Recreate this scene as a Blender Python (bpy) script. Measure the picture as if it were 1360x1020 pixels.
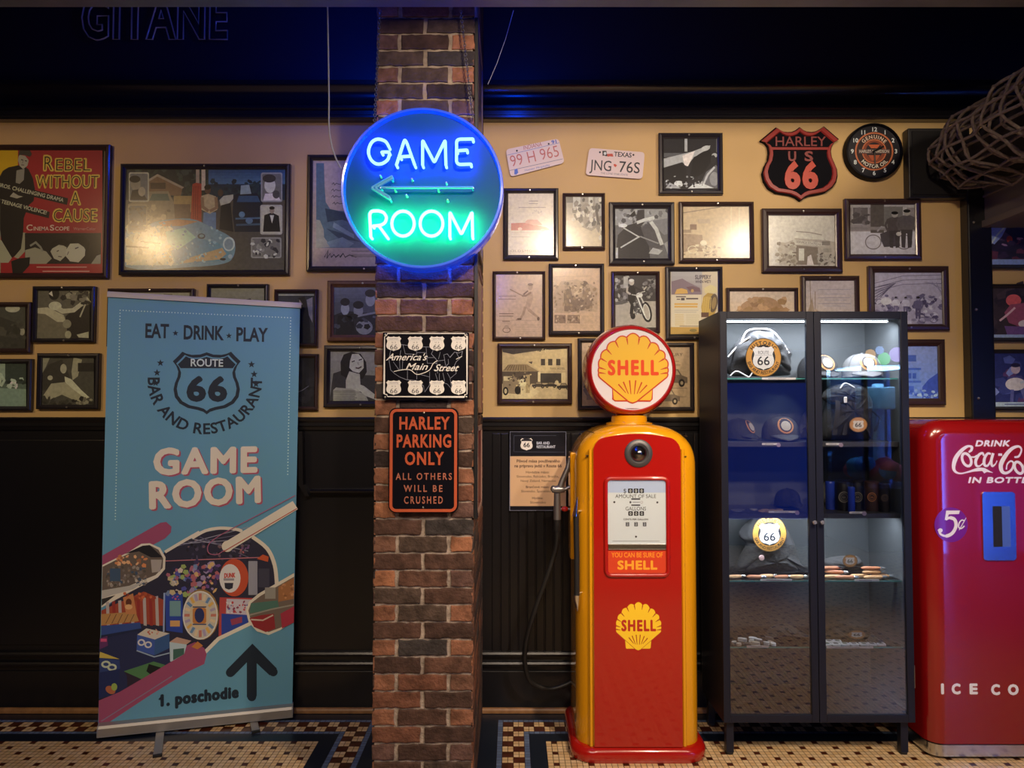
import bpy, math, random
from math import sin, cos, pi, radians, sqrt, atan2, hypot
from mathutils import Vector, Matrix
from mathutils.geometry import tessellate_polygon

for o in list(bpy.data.objects):
    bpy.data.objects.remove(o)
SC = bpy.context.scene
COL = SC.collection
random.seed(66)

# ------------------------------------------------------------------ camera
F, CAMY, CAMZ, PITCH = 940.0, -3.25, 1.365, math.atan(33 / 940.0)
cd = bpy.data.cameras.new('camera')
cd.sensor_fit = 'HORIZONTAL'; cd.sensor_width = 36.0; cd.lens = 36.0 * F / 1360.0
cd.clip_start = 0.05
cam = bpy.data.objects.new('camera', cd); COL.objects.link(cam)
cam.location = (0, CAMY, CAMZ); cam.rotation_euler = (pi / 2 + PITCH, 0, 0)
SC.camera = cam

# ------------------------------------------------------------------ world, view, lamps
SC.view_settings.view_transform = 'Standard'
SC.view_settings.look = 'None'
SC.view_settings.exposure = 0.0
SC.view_settings.gamma = 1.0
SC.view_settings.use_curve_mapping = False
wd = bpy.data.worlds.new('room_ambience'); SC.world = wd
wd.use_nodes = True
wd.node_tree.nodes['Background'].inputs[0].default_value = (0.9, 0.75, 0.8, 1)
wd.node_tree.nodes['Background'].inputs[1].default_value = 0.012

def lamp(name, kind, loc, target, energy, color, **kw):
    d = bpy.data.lights.new(name, kind)
    d.energy = energy; d.color = color
    for k, v in kw.items(): setattr(d, k, v)
    o = bpy.data.objects.new(name, d); COL.objects.link(o)
    o.location = loc
    if target is not None:
        o.rotation_euler = (Vector(target) - Vector(loc)).to_track_quat('-Z', 'Y').to_euler()
    return o

WARM = (1.0, 0.76, 0.52)
# ceiling spotlights of the room, aimed at the picture wall and the floor
lamp('ceiling_spotlight', 'SPOT', (-3.05, -2.8, 2.77), (-2.0, 0, 1.75), 70, (1.0, .68, .36), spot_size=radians(75), spot_blend=0.9, shadow_soft_size=0.07)
lamp('ceiling_spotlight', 'SPOT', (0.36, -2.8, 2.77), (0.55, 0, 1.9), 160, WARM, spot_size=radians(78), spot_blend=0.9, shadow_soft_size=0.07)
lamp('ceiling_spotlight', 'SPOT', (1.99, -2.8, 2.77), (1.2, 0, 1.8), 120, (1.0, 0.80, 0.60), spot_size=radians(78), spot_blend=0.9, shadow_soft_size=0.07)
lamp('ceiling_spotlight', 'SPOT', (-1.1, -3.3, 2.95), (-1.2, -0.8, 0), 85, WARM, spot_size=radians(80), spot_blend=0.9, shadow_soft_size=0.07)
lamp('ceiling_spotlight', 'SPOT', (1.2, -2.5, 2.95), (1.1, -1.0, 0), 290, WARM, spot_size=radians(85), spot_blend=0.8, shadow_soft_size=0.07)
lamp('overhead_fill_light', 'AREA', (-0.5, -4.6, 3.2), (-0.5, -4.6, 0), 60, (1.0, 0.82, 0.66), shape='RECTANGLE', size=1.8, size_y=0.5)  # added soft overhead fill behind the camera

lamp('fascia_blue_fill', 'POINT', (0.02, -0.74, 2.95), None, 3.5, (0.0, 0.06, 1.0), shadow_soft_size=0.06)  # added unseen blue point lamps that tint the fascia near the sign
lamp('fascia_blue_fill', 'POINT', (-0.64, -0.74, 2.93), None, 9, (0.0, 0.06, 1.0), shadow_soft_size=0.06)

# ------------------------------------------------------------------ measuring: a pixel of the photograph to a point of the place
_c, _s = cos(PITCH), sin(PITCH)
def ray(u, v):
    dx = (u - 680.0) / F; dz = (510.0 - v) / F
    return (dx, _c - _s * dz, _s + _c * dz)
def W(u, v, Y):
    d = ray(u, v); t = (Y - CAMY) / d[1]
    return (d[0] * t, CAMZ + d[2] * t)
def XU(u, v, Y): return W(u, v, Y)[0]
def ZV(v, Y, u=680): return W(u, v, Y)[1]
def FLOOR(u, v):
    d = ray(u, v); t = -CAMZ / d[2]
    return (d[0] * t, CAMY + d[1] * t)

# ------------------------------------------------------------------ colour
def lin1(c): return c / 12.92 if c <= 0.04045 else ((c + 0.055) / 1.055) ** 2.4
def hx(h):
    if isinstance(h, (tuple, list)): return tuple(h[:3])
    h = h.lstrip('#')
    if len(h) == 2: h = h * 3
    return tuple(lin1(int(h[i:i + 2], 16) / 255.0) for i in (0, 2, 4))

# ------------------------------------------------------------------ materials
MATS = {}
def mat(name, col='#808080', rough=0.5, metal=0.0, coat=0.0, spec=0.5, emit=None, estr=0.0, noise=0.0, nscale=20.0, bump=0.0, bscale=60.0, attr=False, coat_rough=0.05, trans=0.0):
    if name in MATS: return MATS[name]
    m = bpy.data.materials.new(name); m.use_nodes = True
    nt = m.node_tree; b = nt.nodes['Principled BSDF']
    c = hx(col)
    b.inputs['Base Color'].default_value = (*c, 1)
    b.inputs['Roughness'].default_value = rough
    b.inputs['Metallic'].default_value = metal
    b.inputs['Coat Weight'].default_value = coat
    b.inputs['Coat Roughness'].default_value = coat_rough
    b.inputs['Specular IOR Level'].default_value = spec
    if trans: b.inputs['Transmission Weight'].default_value = trans
    if emit is not None:
        b.inputs['Emission Color'].default_value = (*hx(emit), 1)
        b.inputs['Emission Strength'].default_value = estr
    src = None
    if attr:
        a = nt.nodes.new('ShaderNodeAttribute'); a.attribute_name = 'Col'
        src = a.outputs['Color']
        nt.links.new(src, b.inputs['Base Color'])
    tc = None
    if noise or bump:
        tc = nt.nodes.new('ShaderNodeTexCoord')
    if noise:
        n = nt.nodes.new('ShaderNodeTexNoise'); n.inputs['Scale'].default_value = nscale
        n.inputs['Detail'].default_value = 5
        nt.links.new(tc.outputs['Object'], n.inputs['Vector'])
        r = nt.nodes.new('ShaderNodeMapRange')
        r.inputs['From Min'].default_value = 0.3; r.inputs['From Max'].default_value = 0.7
        r.inputs['To Min'].default_value = 1 - noise; r.inputs['To Max'].default_value = 1 + noise
        nt.links.new(n.outputs['Fac'], r.inputs['Value'])
        mx = nt.nodes.new('ShaderNodeMix'); mx.data_type = 'RGBA'; mx.blend_type = 'MULTIPLY'
        mx.inputs['Factor'].default_value = 1.0
        if src is not None: nt.links.new(src, mx.inputs['A'])
        else: mx.inputs['A'].default_value = (*c, 1)
        nt.links.new(r.outputs['Result'], mx.inputs['B'])
        nt.links.new(mx.outputs['Result'], b.inputs['Base Color'])
    if bump:
        n2 = nt.nodes.new('ShaderNodeTexNoise'); n2.inputs['Scale'].default_value = bscale
        n2.inputs['Detail'].default_value = 4
        nt.links.new(tc.outputs['Object'], n2.inputs['Vector'])
        bp = nt.nodes.new('ShaderNodeBump'); bp.inputs['Strength'].default_value = bump
        bp.inputs['Distance'].default_value = 0.01
        nt.links.new(n2.outputs['Fac'], bp.inputs['Height'])
        nt.links.new(bp.outputs['Normal'], b.inputs['Normal'])
    MATS[name] = m
    return m

def glass_mat(name, tint=(1, 1, 1), gain=1.0, base=0.02, rough=0.0):
    """thin sheet glass: clear with a mirror reflection that grows at grazing angles"""
    if name in MATS: return MATS[name]
    m = bpy.data.materials.new(name); m.use_nodes = True
    nt = m.node_tree; nt.nodes.clear()
    out = nt.nodes.new('ShaderNodeOutputMaterial')
    t = nt.nodes.new('ShaderNodeBsdfTransparent'); t.inputs['Color'].default_value = (*tint, 1)
    g = nt.nodes.new('ShaderNodeBsdfGlossy'); g.inputs['Roughness'].default_value = rough
    fr = nt.nodes.new('ShaderNodeFresnel'); fr.inputs['IOR'].default_value = 1.5
    ml = nt.nodes.new('ShaderNodeMath'); ml.operation = 'MULTIPLY_ADD'
    ml.inputs[1].default_value = gain; ml.inputs[2].default_value = base; ml.use_clamp = True
    nt.links.new(fr.outputs[0], ml.inputs[0])
    mx = nt.nodes.new('ShaderNodeMixShader')
    nt.links.new(ml.outputs[0], mx.inputs[0]); nt.links.new(t.outputs[0], mx.inputs[1]); nt.links.new(g.outputs[0], mx.inputs[2])
    nt.links.new(mx.outputs[0], out.inputs['Surface'])
    MATS[name] = m
    return m

def glow_mat(name, color, strength):
    if name in MATS: return MATS[name]
    m = bpy.data.materials.new(name); m.use_nodes = True
    nt = m.node_tree; nt.nodes.clear()
    out = nt.nodes.new('ShaderNodeOutputMaterial'); e = nt.nodes.new('ShaderNodeEmission')
    e.inputs['Color'].default_value = (*color, 1); e.inputs['Strength'].default_value = strength
    nt.links.new(e.outputs[0], out.inputs['Surface'])
    MATS[name] = m
    return m

# ------------------------------------------------------------------ objects and their descriptions
def tag(o, label=None, cat=None, group=None, kind=None):
    if label: o['label'] = label
    if cat: o['category'] = cat
    if group: o['group'] = group
    if kind: o['kind'] = kind
    return o
def thing(name, label, cat, loc=(0, 0, 0), rz=0.0, group=None):
    o = bpy.data.objects.new(name, None); COL.objects.link(o)
    o.empty_display_size = 0.05
    o.location = loc; o.rotation_euler = (0, 0, rz)
    return tag(o, label, cat, group)
def copy_tree(o, parent=None):
    c = o.copy(); COL.objects.link(c)
    if parent is not None: c.parent = parent
    for ch in list(o.children): copy_tree(ch, c)
    return c

# ------------------------------------------------------------------ mesh builder
class MB:
    def __init__(s):
        s.v = []; s.f = []; s.c = []; s.m = []
    def add(s, vs, fs, col=None, mi=0):
        n = len(s.v); s.v += [tuple(p) for p in vs]
        for f in fs:
            s.f.append(tuple(n + i for i in f)); s.c.append(col); s.m.append(mi)
    def box(s, x0, x1, y0, y1, z0, z1, col=None, mi=0):
        v = [(x0, y0, z0), (x1, y0, z0), (x1, y1, z0), (x0, y1, z0), (x0, y0, z1), (x1, y0, z1), (x1, y1, z1), (x0, y1, z1)]
        s.add(v, [(0, 3, 2, 1), (4, 5, 6, 7), (0, 1, 5, 4), (1, 2, 6, 5), (2, 3, 7, 6), (3, 0, 4, 7)], col, mi); return s
    def loft(s, rings, cap0=True, cap1=True, col=None, mi=0, closed=True):
        n = len(rings[0]); vs = [p for r in rings for p in r]; fs = []
        for k in range(len(rings) - 1):
            for i in range(n if closed else n - 1):
                j = (i + 1) % n
                fs.append((k * n + i, k * n + j, (k + 1) * n + j, (k + 1) * n + i))
        if cap0: fs.append(tuple(range(n - 1, -1, -1)))
        if cap1: fs.append(tuple((len(rings) - 1) * n + i for i in range(n)))
        s.add(vs, fs, col, mi); return s
    def tube(s, pts, r, n=8, closed=False, col=None, mi=0, caps=True):
        pts = [Vector(p) for p in pts]; m = len(pts)
        rr = r if isinstance(r, (list, tuple)) else [r] * m
        rings = []; prev = None
        for i in range(m):
            if closed: t = pts[(i + 1) % m] - pts[i - 1]
            elif i == 0: t = pts[1] - pts[0]
            elif i == m - 1: t = pts[-1] - pts[-2]
            else: t = (pts[i + 1] - pts[i]).normalized() + (pts[i] - pts[i - 1]).normalized()
            if t.length < 1e-9: t = Vector((0, 0, 1))
            t.normalize()
            if prev is None:
                a = Vector((0, 0, 1)) if abs(t.z) < 0.9 else Vector((1, 0, 0))
                nrm = t.cross(a).normalized()
            else:
                nrm = prev - t * prev.dot(t)
                if nrm.length < 1e-6: nrm = t.orthogonal()
                nrm.normalize()
            prev = nrm; b = t.cross(nrm)
            rings.append([tuple(pts[i] + (nrm * cos(2 * pi * k / n) + b * sin(2 * pi * k / n)) * rr[i]) for k in range(n)])
        if closed: rings.append(rings[0]); s.loft(rings, False, False, col, mi)
        else: s.loft(rings, caps, caps, col, mi)
        return s
    def cyl(s, p0, p1, r0, r1=None, n=24, col=None, mi=0):
        return s.tube([p0, p1], [r0, r0 if r1 is None else r1], n, False, col, mi)
    def lathe(s, prof, c=(0, 0, 0), axis='z', n=40, col=None, mi=0, cap=True):
        """prof: (radius, height along axis)"""
        rings = []
        for r, h in prof:
            R = []
            for k in range(n):
                a = 2 * pi * k / n; p, q = r * cos(a), r * sin(a)
                if axis == 'z': R.append((c[0] + p, c[1] + q, c[2] + h))
                elif axis == 'y': R.append((c[0] + p, c[1] + h, c[2] - q))
                else: R.append((c[0] + h, c[1] + p, c[2] + q))
            rings.append(R)
        s.loft(rings, cap, cap, col, mi); return s
    def prism(s, poly, y0, y1, col=None, mi=0):
        """polygon in (x, z) pushed from y0 (front) back to y1"""
        n = len(poly)
        tri = tessellate_polygon([[Vector((p[0], p[1], 0)) for p in poly]])
        area = sum(poly[i][0] * poly[(i + 1) % n][1] - poly[(i + 1) % n][0] * poly[i][1] for i in range(n))
        vs = [(p[0], y0, p[1]) for p in poly] + [(p[0], y1, p[1]) for p in poly]
        fs = []
        for t in tri:
            a, b, c = t
            ar = (poly[b][0] - poly[a][0]) * (poly[c][1] - poly[a][1]) - (poly[c][0] - poly[a][0]) * (poly[b][1] - poly[a][1])
            if ar < 0: a, b, c = a, c, b
            fs.append((a, b, c)); fs.append((n + a, n + c, n + b))
        for i in range(n):
            j = (i + 1) % n
            fs.append((i, n + i, n + j, j) if area > 0 else (i, j, n + j, n + i))
        s.add(vs, fs, col, mi); return s
    def ellipsoid(s, c, r, n=16, m=10, col=None, mi=0, lo=-pi / 2, hi=pi / 2):
        rings = []
        for k in range(m + 1):
            a = lo + (hi - lo) * k / m; q = max(cos(a), 1e-3)
            rings.append([(c[0] + r[0] * q * cos(2 * pi * i / n), c[1] + r[1] * q * sin(2 * pi * i / n), c[2] + r[2] * sin(a)) for i in range(n)])
        s.loft(rings, True, True, col, mi); return s
    def xf(s, M, i0=0):
        s.v[i0:] = [tuple(M @ Vector(p)) for p in s.v[i0:]]; return s
    def build(s, name, mats, parent=None, smooth=None, bevel=0, world=True, segs=2, loc=None):
        me = bpy.data.meshes.new(name)
        off = Vector((0, 0, 0))
        if parent is not None and world:
            q = parent
            while q is not None: off += Vector(q.location); q = q.parent
        elif parent is None:
            off = Vector(loc) if loc is not None else Vector((0, 0, 0))
        me.from_pydata([tuple(Vector(p) - off) for p in s.v], [], s.f)
        if not isinstance(mats, (list, tuple)): mats = [mats]
        for m in mats: me.materials.append(m)
        if len(mats) > 1: me.polygons.foreach_set('material_index', s.m)
        if any(c is not None for c in s.c):
            ca = me.color_attributes.new('Col', 'FLOAT_COLOR', 'CORNER')
            buf = []
            for p, c in zip(s.f, s.c):
                c = c or (0.5, 0.5, 0.5)
                buf += [c[0], c[1], c[2], 1.0] * len(p)
            ca.data.foreach_set('color', buf)
        me.update()
        if smooth is not None:
            me.shade_smooth(); me.set_sharp_from_angle(angle=radians(smooth))
        o = bpy.data.objects.new(name, me); COL.objects.link(o)
        if parent is not None: o.parent = parent
        else: o.location = off
        if bevel:
            b = o.modifiers.new('edges', 'BEVEL'); b.width = bevel; b.segments = segs; b.limit_method = 'ANGLE'; b.angle_limit = radians(40)
        return o

def struct(name, mb, m, **kw):
    o = mb.build(name, m, **kw); o['kind'] = 'structure'; return o

def rrect(x0, z0, x1, z1, r, n=6):
    P = []
    for cx, cz, a0 in ((x1 - r, z1 - r, 0), (x0 + r, z1 - r, 90), (x0 + r, z0 + r, 180), (x1 - r, z0 + r, 270)):
        for k in range(n + 1):
            a = radians(a0 + 90 * k / n); P.append((cx + r * cos(a), cz + r * sin(a)))
    return P
def spline(P, n=8, closed=False):
    """Catmull-Rom through the points"""
    P = [Vector(p) for p in P]; out = []; m = len(P)
    for i in range(m if closed else m - 1):
        p1, p2 = P[i], P[(i + 1) % m]
        p0 = P[i - 1] if (i > 0 or closed) else p1
        p3 = P[(i + 2) % m] if (i < m - 2 or closed) else p2
        for k in range(n):
            t = k / n
            out.append(0.5 * (2 * p1 + (p2 - p0) * t + (2 * p0 - 5 * p1 + 4 * p2 - p3) * t * t + (3 * p1 - p0 - 3 * p2 + p3) * t ** 3))
    if not closed: out.append(P[-1])
    return [tuple(p) for p in out]

# ------------------------------------------------------------------ lettering
_tc = bpy.data.curves.new('type_case', 'FONT'); _to = bpy.data.objects.new('type_case', _tc)
COL.objects.link(_to)
_tc.resolution_u = 3
_G = {}
def _mesh_of(body, off):
    _tc.body = body; _tc.offset = off
    bpy.context.view_layer.update()
    dg = bpy.context.evaluated_depsgraph_get()
    e = _to.evaluated_get(dg); me = e.to_mesh()
    vs = [(v.co.x, v.co.y) for v in me.vertices]; fs = [tuple(p.vertices) for p in me.polygons]
    e.to_mesh_clear()
    return vs, fs
def glyph(ch, off=0.0):
    k = (ch, off)
    if k not in _G:
        if ('|', 0) not in _G: _G[('|', 0)] = (None, None, max(p[0] for p in _mesh_of('|', 0)[0]))
        bar = _G[('|', 0)][2]
        adv = max(p[0] for p in _mesh_of(ch + '|', 0)[0]) - bar
        vs, fs = ([], []) if ch == ' ' else _mesh_of(ch, off)
        _G[k] = (vs, fs, adv)
    return _G[k]
CAPH = max(p[1] for p in glyph('H')[0])
def layout(txt, bold=0.0, track=0.0):
    """list of (verts, faces, x) in cap-height units, and total width"""
    x = 0; out = []
    for ch in txt:
        vs, fs, adv = glyph(ch, bold)
        out.append(([(p[0] / CAPH, p[1] / CAPH) for p in vs], fs, x, adv / CAPH)); x += adv / CAPH + track
    return out, x - track

# ------------------------------------------------------------------ flat artwork (prints, labels, painted signs)
EPS = 2.2e-5
LG, RG = (0.72, 0.57, 0.56), (0.82, 0.69, 0.70)
class Art:
    def __init__(s, Y=None, fn=None, gain=(1, 1, 1), front=-1):
        s.mb = MB(); s.Y = Y; s.n = 0; s.gain = gain; s.front = front
        s.fn = fn if fn else (lambda u, v: W(u, v, Y))
        s.crop(0, 0, 1)
    def crop(s, ox, oy, sc):
        s.map = lambda x, y: s.fn(ox + x / sc, oy + y / sc)
        s._k(); return s
    def norm(s, u0, v0, u1, v1):
        s.map = lambda x, y: s.fn(u0 + (u1 - u0) * x / 100.0, v0 + (v1 - v0) * y / 100.0)
        s._k(); return s
    def _k(s):
        a, b, c = s.map(50, 50), s.map(51, 50), s.map(50, 51)
        s.kx = hypot(b[0] - a[0], b[1] - a[1]); s.ky = hypot(c[0] - a[0], c[1] - a[1])
    def col(s, c):
        c = hx(c); return tuple(min(0.92, c[i] / s.gain[i]) for i in range(3))
    def lay(s): s.n += 1; return s.Y0() + s.front * s.n * EPS
    def Y0(s): return s.Y if s.Y is not None else 0.0
    def _flat(s, P, c, y):
        tri = tessellate_polygon([[Vector((p[0], p[1], 0)) for p in P]])
        fs = []
        for a, b, d in tri:
            ar = (P[b][0] - P[a][0]) * (P[d][1] - P[a][1]) - (P[d][0] - P[a][0]) * (P[b][1] - P[a][1])
            fs.append((a, b, d) if ar > 0 else (a, d, b))
        s.mb.add([(p[0], y, p[1]) for p in P], fs, c)
    def poly(s, pts, c, y=None, smooth=0):
        if smooth: pts = [(p[0], p[1]) for p in spline([(a, b, 0) for a, b in pts], smooth, True)]
        s._flat([s.map(*p) for p in pts], s.col(c), s.lay() if y is None else y); return s
    def rect(s, x0, y0, x1, y1, c, r=0, y=None):
        P = [(x0, y0), (x1, y0), (x1, y1), (x0, y1)] if not r else rrect(x0, y0, x1, y1, r, 4)
        return s.poly(P, c, y)
    def ell(s, cx, cy, rx, ry, c, rot=0, n=18, y=None):
        ca, sa = cos(radians(rot)), sin(radians(rot)); P = []
        for k in range(n):
            a = 2 * pi * k / n; p, q = rx * cos(a), ry * sin(a)
            P.append((cx + p * ca - q * sa, cy + p * sa + q * ca))
        return s.poly(P, c, y)
    def line(s, pts, w, c, y=None, closed=False, smooth=0, taper=None):
        """ribbon; w in the unit of the current mapping (vertical)"""
        if smooth: pts = [(p[0], p[1]) for p in spline([(a, b, 0) for a, b in pts], smooth, closed)]
        P = [Vector(s.map(*p)) for p in pts]
        if closed: P.append(P[0])
        y = s.lay() if y is None else y; c = s.col(c); h = w * s.ky / 2
        L, R = [], []; m = len(P)
        for i in range(m):
            a = P[i - 1] if i else (P[-2] if closed else P[0])
            b = P[i + 1] if i < m - 1 else (P[1] if closed else P[-1])
            t = b - a
            if t.length < 1e-9: t = Vector((1, 0))
            t.normalize(); nn = Vector((-t.y, t.x))
            d1 = (P[i] - a); 
            hh = h * (taper[i] if taper and i < len(taper) else 1)
            if 0 < i < m - 1 and d1.length > 1e-9:
                k = max(0.5, abs(nn.dot(Vector((-d1.normalized().y, d1.normalized().x))))); hh = hh / k
            L.append(P[i] + nn * hh); R.append(P[i] - nn * hh)
        vs = [(p.x, y, p.y) for p in L] + [(p.x, y, p.y) for p in R]
        s.mb.add(vs, [(i, m + i, m + i + 1, i + 1) for i in range(m - 1)], c); return s
    def ring(s, cx, cy, rx, ry, w, c, n=28, a0=0, a1=360, rot=0):
        ca, sa = cos(radians(rot)), sin(radians(rot)); full = a1 - a0 >= 360; P = []
        for k in range(n if full else n + 1):
            a = radians(a0 + (a1 - a0) * k / n); p, q = rx * cos(a), ry * sin(a)
            P.append((cx + p * ca - q * sa, cy + p * sa + q * ca))
        return s.line(P, w, c, closed=full)
    def text(s, t, x, y, h, c, w=None, al='l', bold=0.0, rot=0, shear=0.0, track=0.0, yy=None):
        """baseline at (x, y); cap height h (vertical unit); w = wished total width (horizontal unit)"""
        L, tw = layout(t, bold if bold <= .03 else 0.0, track + (bold * 1.4 if bold > .03 else 0))
        o = s.map(x, y); k = h * s.ky
        sx = k if w is None else w * s.kx / tw
        x0 = {'l': 0, 'c': -tw / 2, 'r': -tw}[al]
        yy = s.lay() if yy is None else yy; cc = s.col(c); ca, sa = cos(radians(rot)), sin(radians(rot))
        for vs, fs, gx, ad in L:
            if not vs: continue
            for ip, (hx_, hz_) in enumerate(((0, 0),) if bold <= .03 else [(0, 0)] + [(cos(t * pi / 4) * bold * 1.35, sin(t * pi / 4) * bold * 1.35) for t in range(8)]):
                P = []; y2 = yy + s.front * ip * EPS * .5
                for p, q in vs:
                    q += hz_
                    a = (p + gx + x0) * sx + hx_ * k + q * k * shear; b = q * k
                    P.append((o[0] + a * ca - b * sa, y2, o[1] + a * sa + b * ca))
                s.mb.add(P, fs, cc)
        if bold > .03: s.n += 5
        return s
    def arc(s, t, cx, cy, r, h, c, mid=-90, bold=0.0, track=0.0, inside=False, sx=1.0, ry=None):
        """letters round a circle; mid = angle of the middle (screen: -90 is up); inside = feet to the rim"""
        L, tw = layout(t, bold, track); k = h * s.ky; R = r * s.ky; o = s.map(cx, cy)
        yy = s.lay(); cc = s.col(c); tot = tw * k * sx
        for vs, fs, gx, ad in L:
            if not vs: continue
            d = (gx + ad / 2) * k * sx - tot / 2
            if not inside:
                a = radians(-mid) - d / R; up = Vector((cos(a), sin(a))); ri = Vector((sin(a), -cos(a)))
                base = Vector(o) + up * R
            else:
                a = radians(-mid) + d / R; up = -Vector((cos(a), sin(a))); ri = Vector((-sin(a), cos(a)))
                base = Vector(o) - up * R
            P = []
            for p, q in vs:
                w = base + ri * ((p - ad / 2) * k * sx) + up * (q * k)
                P.append((w.x, yy, w.y))
            s.mb.add(P, fs, cc)
        return s
    def speck(s, x0, y0, x1, y1, n, size, cols, asp=1.0, n_side=5):
        y = s.lay(); s.n += 1
        for _ in range(n):
            s.ell(random.uniform(x0, x1), random.uniform(y0, y1), size * random.uniform(.4, 1.2) * asp, size * random.uniform(.4, 1.2), random.choice(cols), random.uniform(0, 90), n_side, y + s.front * random.random() * EPS)
        return s
    def star(s, cx, cy, r, c, rot=0, y=None):
        P = [(cx + (r if k % 2 == 0 else r * .42) * sin(radians(36 * k + rot)), cy - (r if k % 2 == 0 else r * .42) * cos(radians(36 * k + rot))) for k in range(10)]
        return s.poly(P, c, y)
    def shield(s, cx, cy, w, h, c):
        return s.poly(shield_pts(cx, cy, w, h), c)
    def build(s, name, m, parent=None, **kw):
        return s.mb.build(name, m, parent, **kw)

def shield_pts(cx, cy, w, h):
    half = [(0.0, -.46), (.10, -.425), (.22, -.42), (.30, -.44), (.36, -.47), (.42, -.40), (.5, -.32), (.45, -.25), (.42, -.16), (.43, -.08), (.47, .02), (.49, .12), (.47, .24), (.40, .34), (.28, .41), (.14, .44), (.05, .47), (0, .51)]
    P = [(cx + a * w, cy + b * h) for a, b in half] + [(cx - a * w, cy + b * h) for a, b in half[-2:0:-1]]
    return P

def relief_text(mb, t, x, z, h, y0, y1, w=None, bold=0.0, track=0.0, al='c', col=None, mi=0, shear=0.0):
    """raised lettering standing from y1 (back) out to y0 (front)"""
    L, tw = layout(t, bold, track); sx = h if w is None else w / tw
    ox = x + {'l': 0, 'c': -tw * sx / 2, 'r': -tw * sx}[al]
    for vs, fs, gx, ad in L:
        if not vs: continue
        n = len(vs); P = [(ox + (p + gx) * sx + q * h * shear, z + q * h) for p, q in vs]
        A = [(p, y0, q) for p, q in P] + [(p, y1, q) for p, q in P]
        cnt = {}
        for f in fs:
            for i in range(len(f)):
                e = (f[i], f[(i + 1) % len(f)]); cnt[e] = 1
        sides = [(a, n + a, n + b, b) for (a, b) in cnt if (b, a) not in cnt]
        mb.add(A, list(fs) + sides, col, mi)
# ================================================================== the setting
M_tan = mat('wall_paint', (0.66, 0.457, 0.19), rough=0.6, noise=0.05, nscale=3, bump=0.05, bscale=150)
M_blk = mat('black_gloss_paint', (0.006, 0.006, 0.009), rough=0.32, coat=0.25, coat_rough=0.2)
M_fas = mat('black_fascia_paint', (0.012, 0.012, 0.034), rough=0.45, spec=0.7, coat=0.25, coat_rough=0.25)
M_wood = mat('quarter_round_wood', '#8a6440', rough=0.4, noise=0.25, nscale=30)
M_dark = mat('dark_room', (0.03, 0.026, 0.026), rough=0.7)
M_chrome = mat('chrome', (0.75, 0.75, 0.76), rough=0.15, metal=1)
M_steel = mat('steel', (0.5, 0.5, 0.5), rough=0.3, metal=1)
M_black = mat('black_plastic', (0.012, 0.012, 0.014), rough=0.4)
M_rubber = mat('black_rubber', (0.012, 0.012, 0.013), rough=0.5)
M_print = mat('printed_paper', attr=True, rough=0.55, spec=0.3)
M_photo = mat('photographic_paper', attr=True, rough=0.5, spec=0.3, noise=0.13, nscale=70)
M_paint = mat('painted_marking', attr=True, rough=0.35, coat=0.2)
M_enamel = mat('sign_enamel', attr=True, rough=0.3, coat=0.4, coat_rough=0.1)
G_pic = glass_mat('picture_glass', gain=0.42, base=0.0, rough=0.19)
G_cab = glass_mat('display_glass', (0.96, 0.97, 0.98), gain=2.5, base=0.0, rough=0.0)

Z_RAIL = ZV(555, 0); Z_TOP = ZV(163, 0); Z_CEIL = 3.4
XL_, XR_ = -4.6, 6.6
w = MB().box(XL_, XR_, 0.0, 0.12, 0, Z_CEIL); struct('wall_back', w, M_tan)
w = MB().box(XL_ - 0.1, XL_, -8, 0.12, 0, Z_CEIL); struct('wall_left', w, M_dark)
w = MB().box(XR_, XR_ + 0.1, -8, 0.12, 0, Z_CEIL); struct('wall_right', w, M_dark)
w = MB().box(XL_, XR_, -8.1, -8.0, 0, Z_CEIL); struct('wall_front', w, M_dark)
w = MB().box(XL_ - 0.1, XR_ + 0.1, -8.1, 0.12, Z_CEIL, Z_CEIL + 0.1); struct('ceiling', w, M_dark)

# black wainscot under the picture wall
w = MB().box(XL_, XR_, -0.012, 0, 0, Z_RAIL - 0.005)
w.box(XL_, XR_, -0.020, -0.012, 0, 0.185)                               # plinth board
x = -0.09
while x < 2.1:                                                          # beadboard right of the pillar
    w.box(x, x + 0.036, -0.018, -0.012, 0.26, Z_RAIL - 0.07); x += 0.040
w.box(-2.55, -1.2, -0.018, -0.012, 0.30, Z_RAIL - 0.10)                 # raised field panels left of it
struct('trim_1', w, M_blk, bevel=0.003)
def profile_run(prof, x0, x1):
    """profile in (y, z) run along x"""
    m = MB(); m.loft([[(x0, p, q) for p, q in prof], [(x1, p, q) for p, q in prof]]); return m
w = profile_run([(0, Z_RAIL - .055), (-.022, Z_RAIL - .055), (-.026, Z_RAIL - .04), (-.03, Z_RAIL - .036), (-.03, Z_RAIL - .022), (-.036, Z_RAIL - .014), (-.039, Z_RAIL - .004), (-.035, Z_RAIL + .003), (0, Z_RAIL + .004)], XL_, XR_)
struct('trim_2', w, M_blk)
w = MB()
for zc in (ZV(882, -.03), ZV(869, -.03)):
    w.loft([[(xx, -.012, zc - .012), (xx, -.030, zc - .010), (xx, -.034, zc), (xx, -.030, zc + .008), (xx, -.012, zc + .012)] for xx in (XL_, XR_)])
struct('trim_3', w, M_blk, smooth=40)
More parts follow.
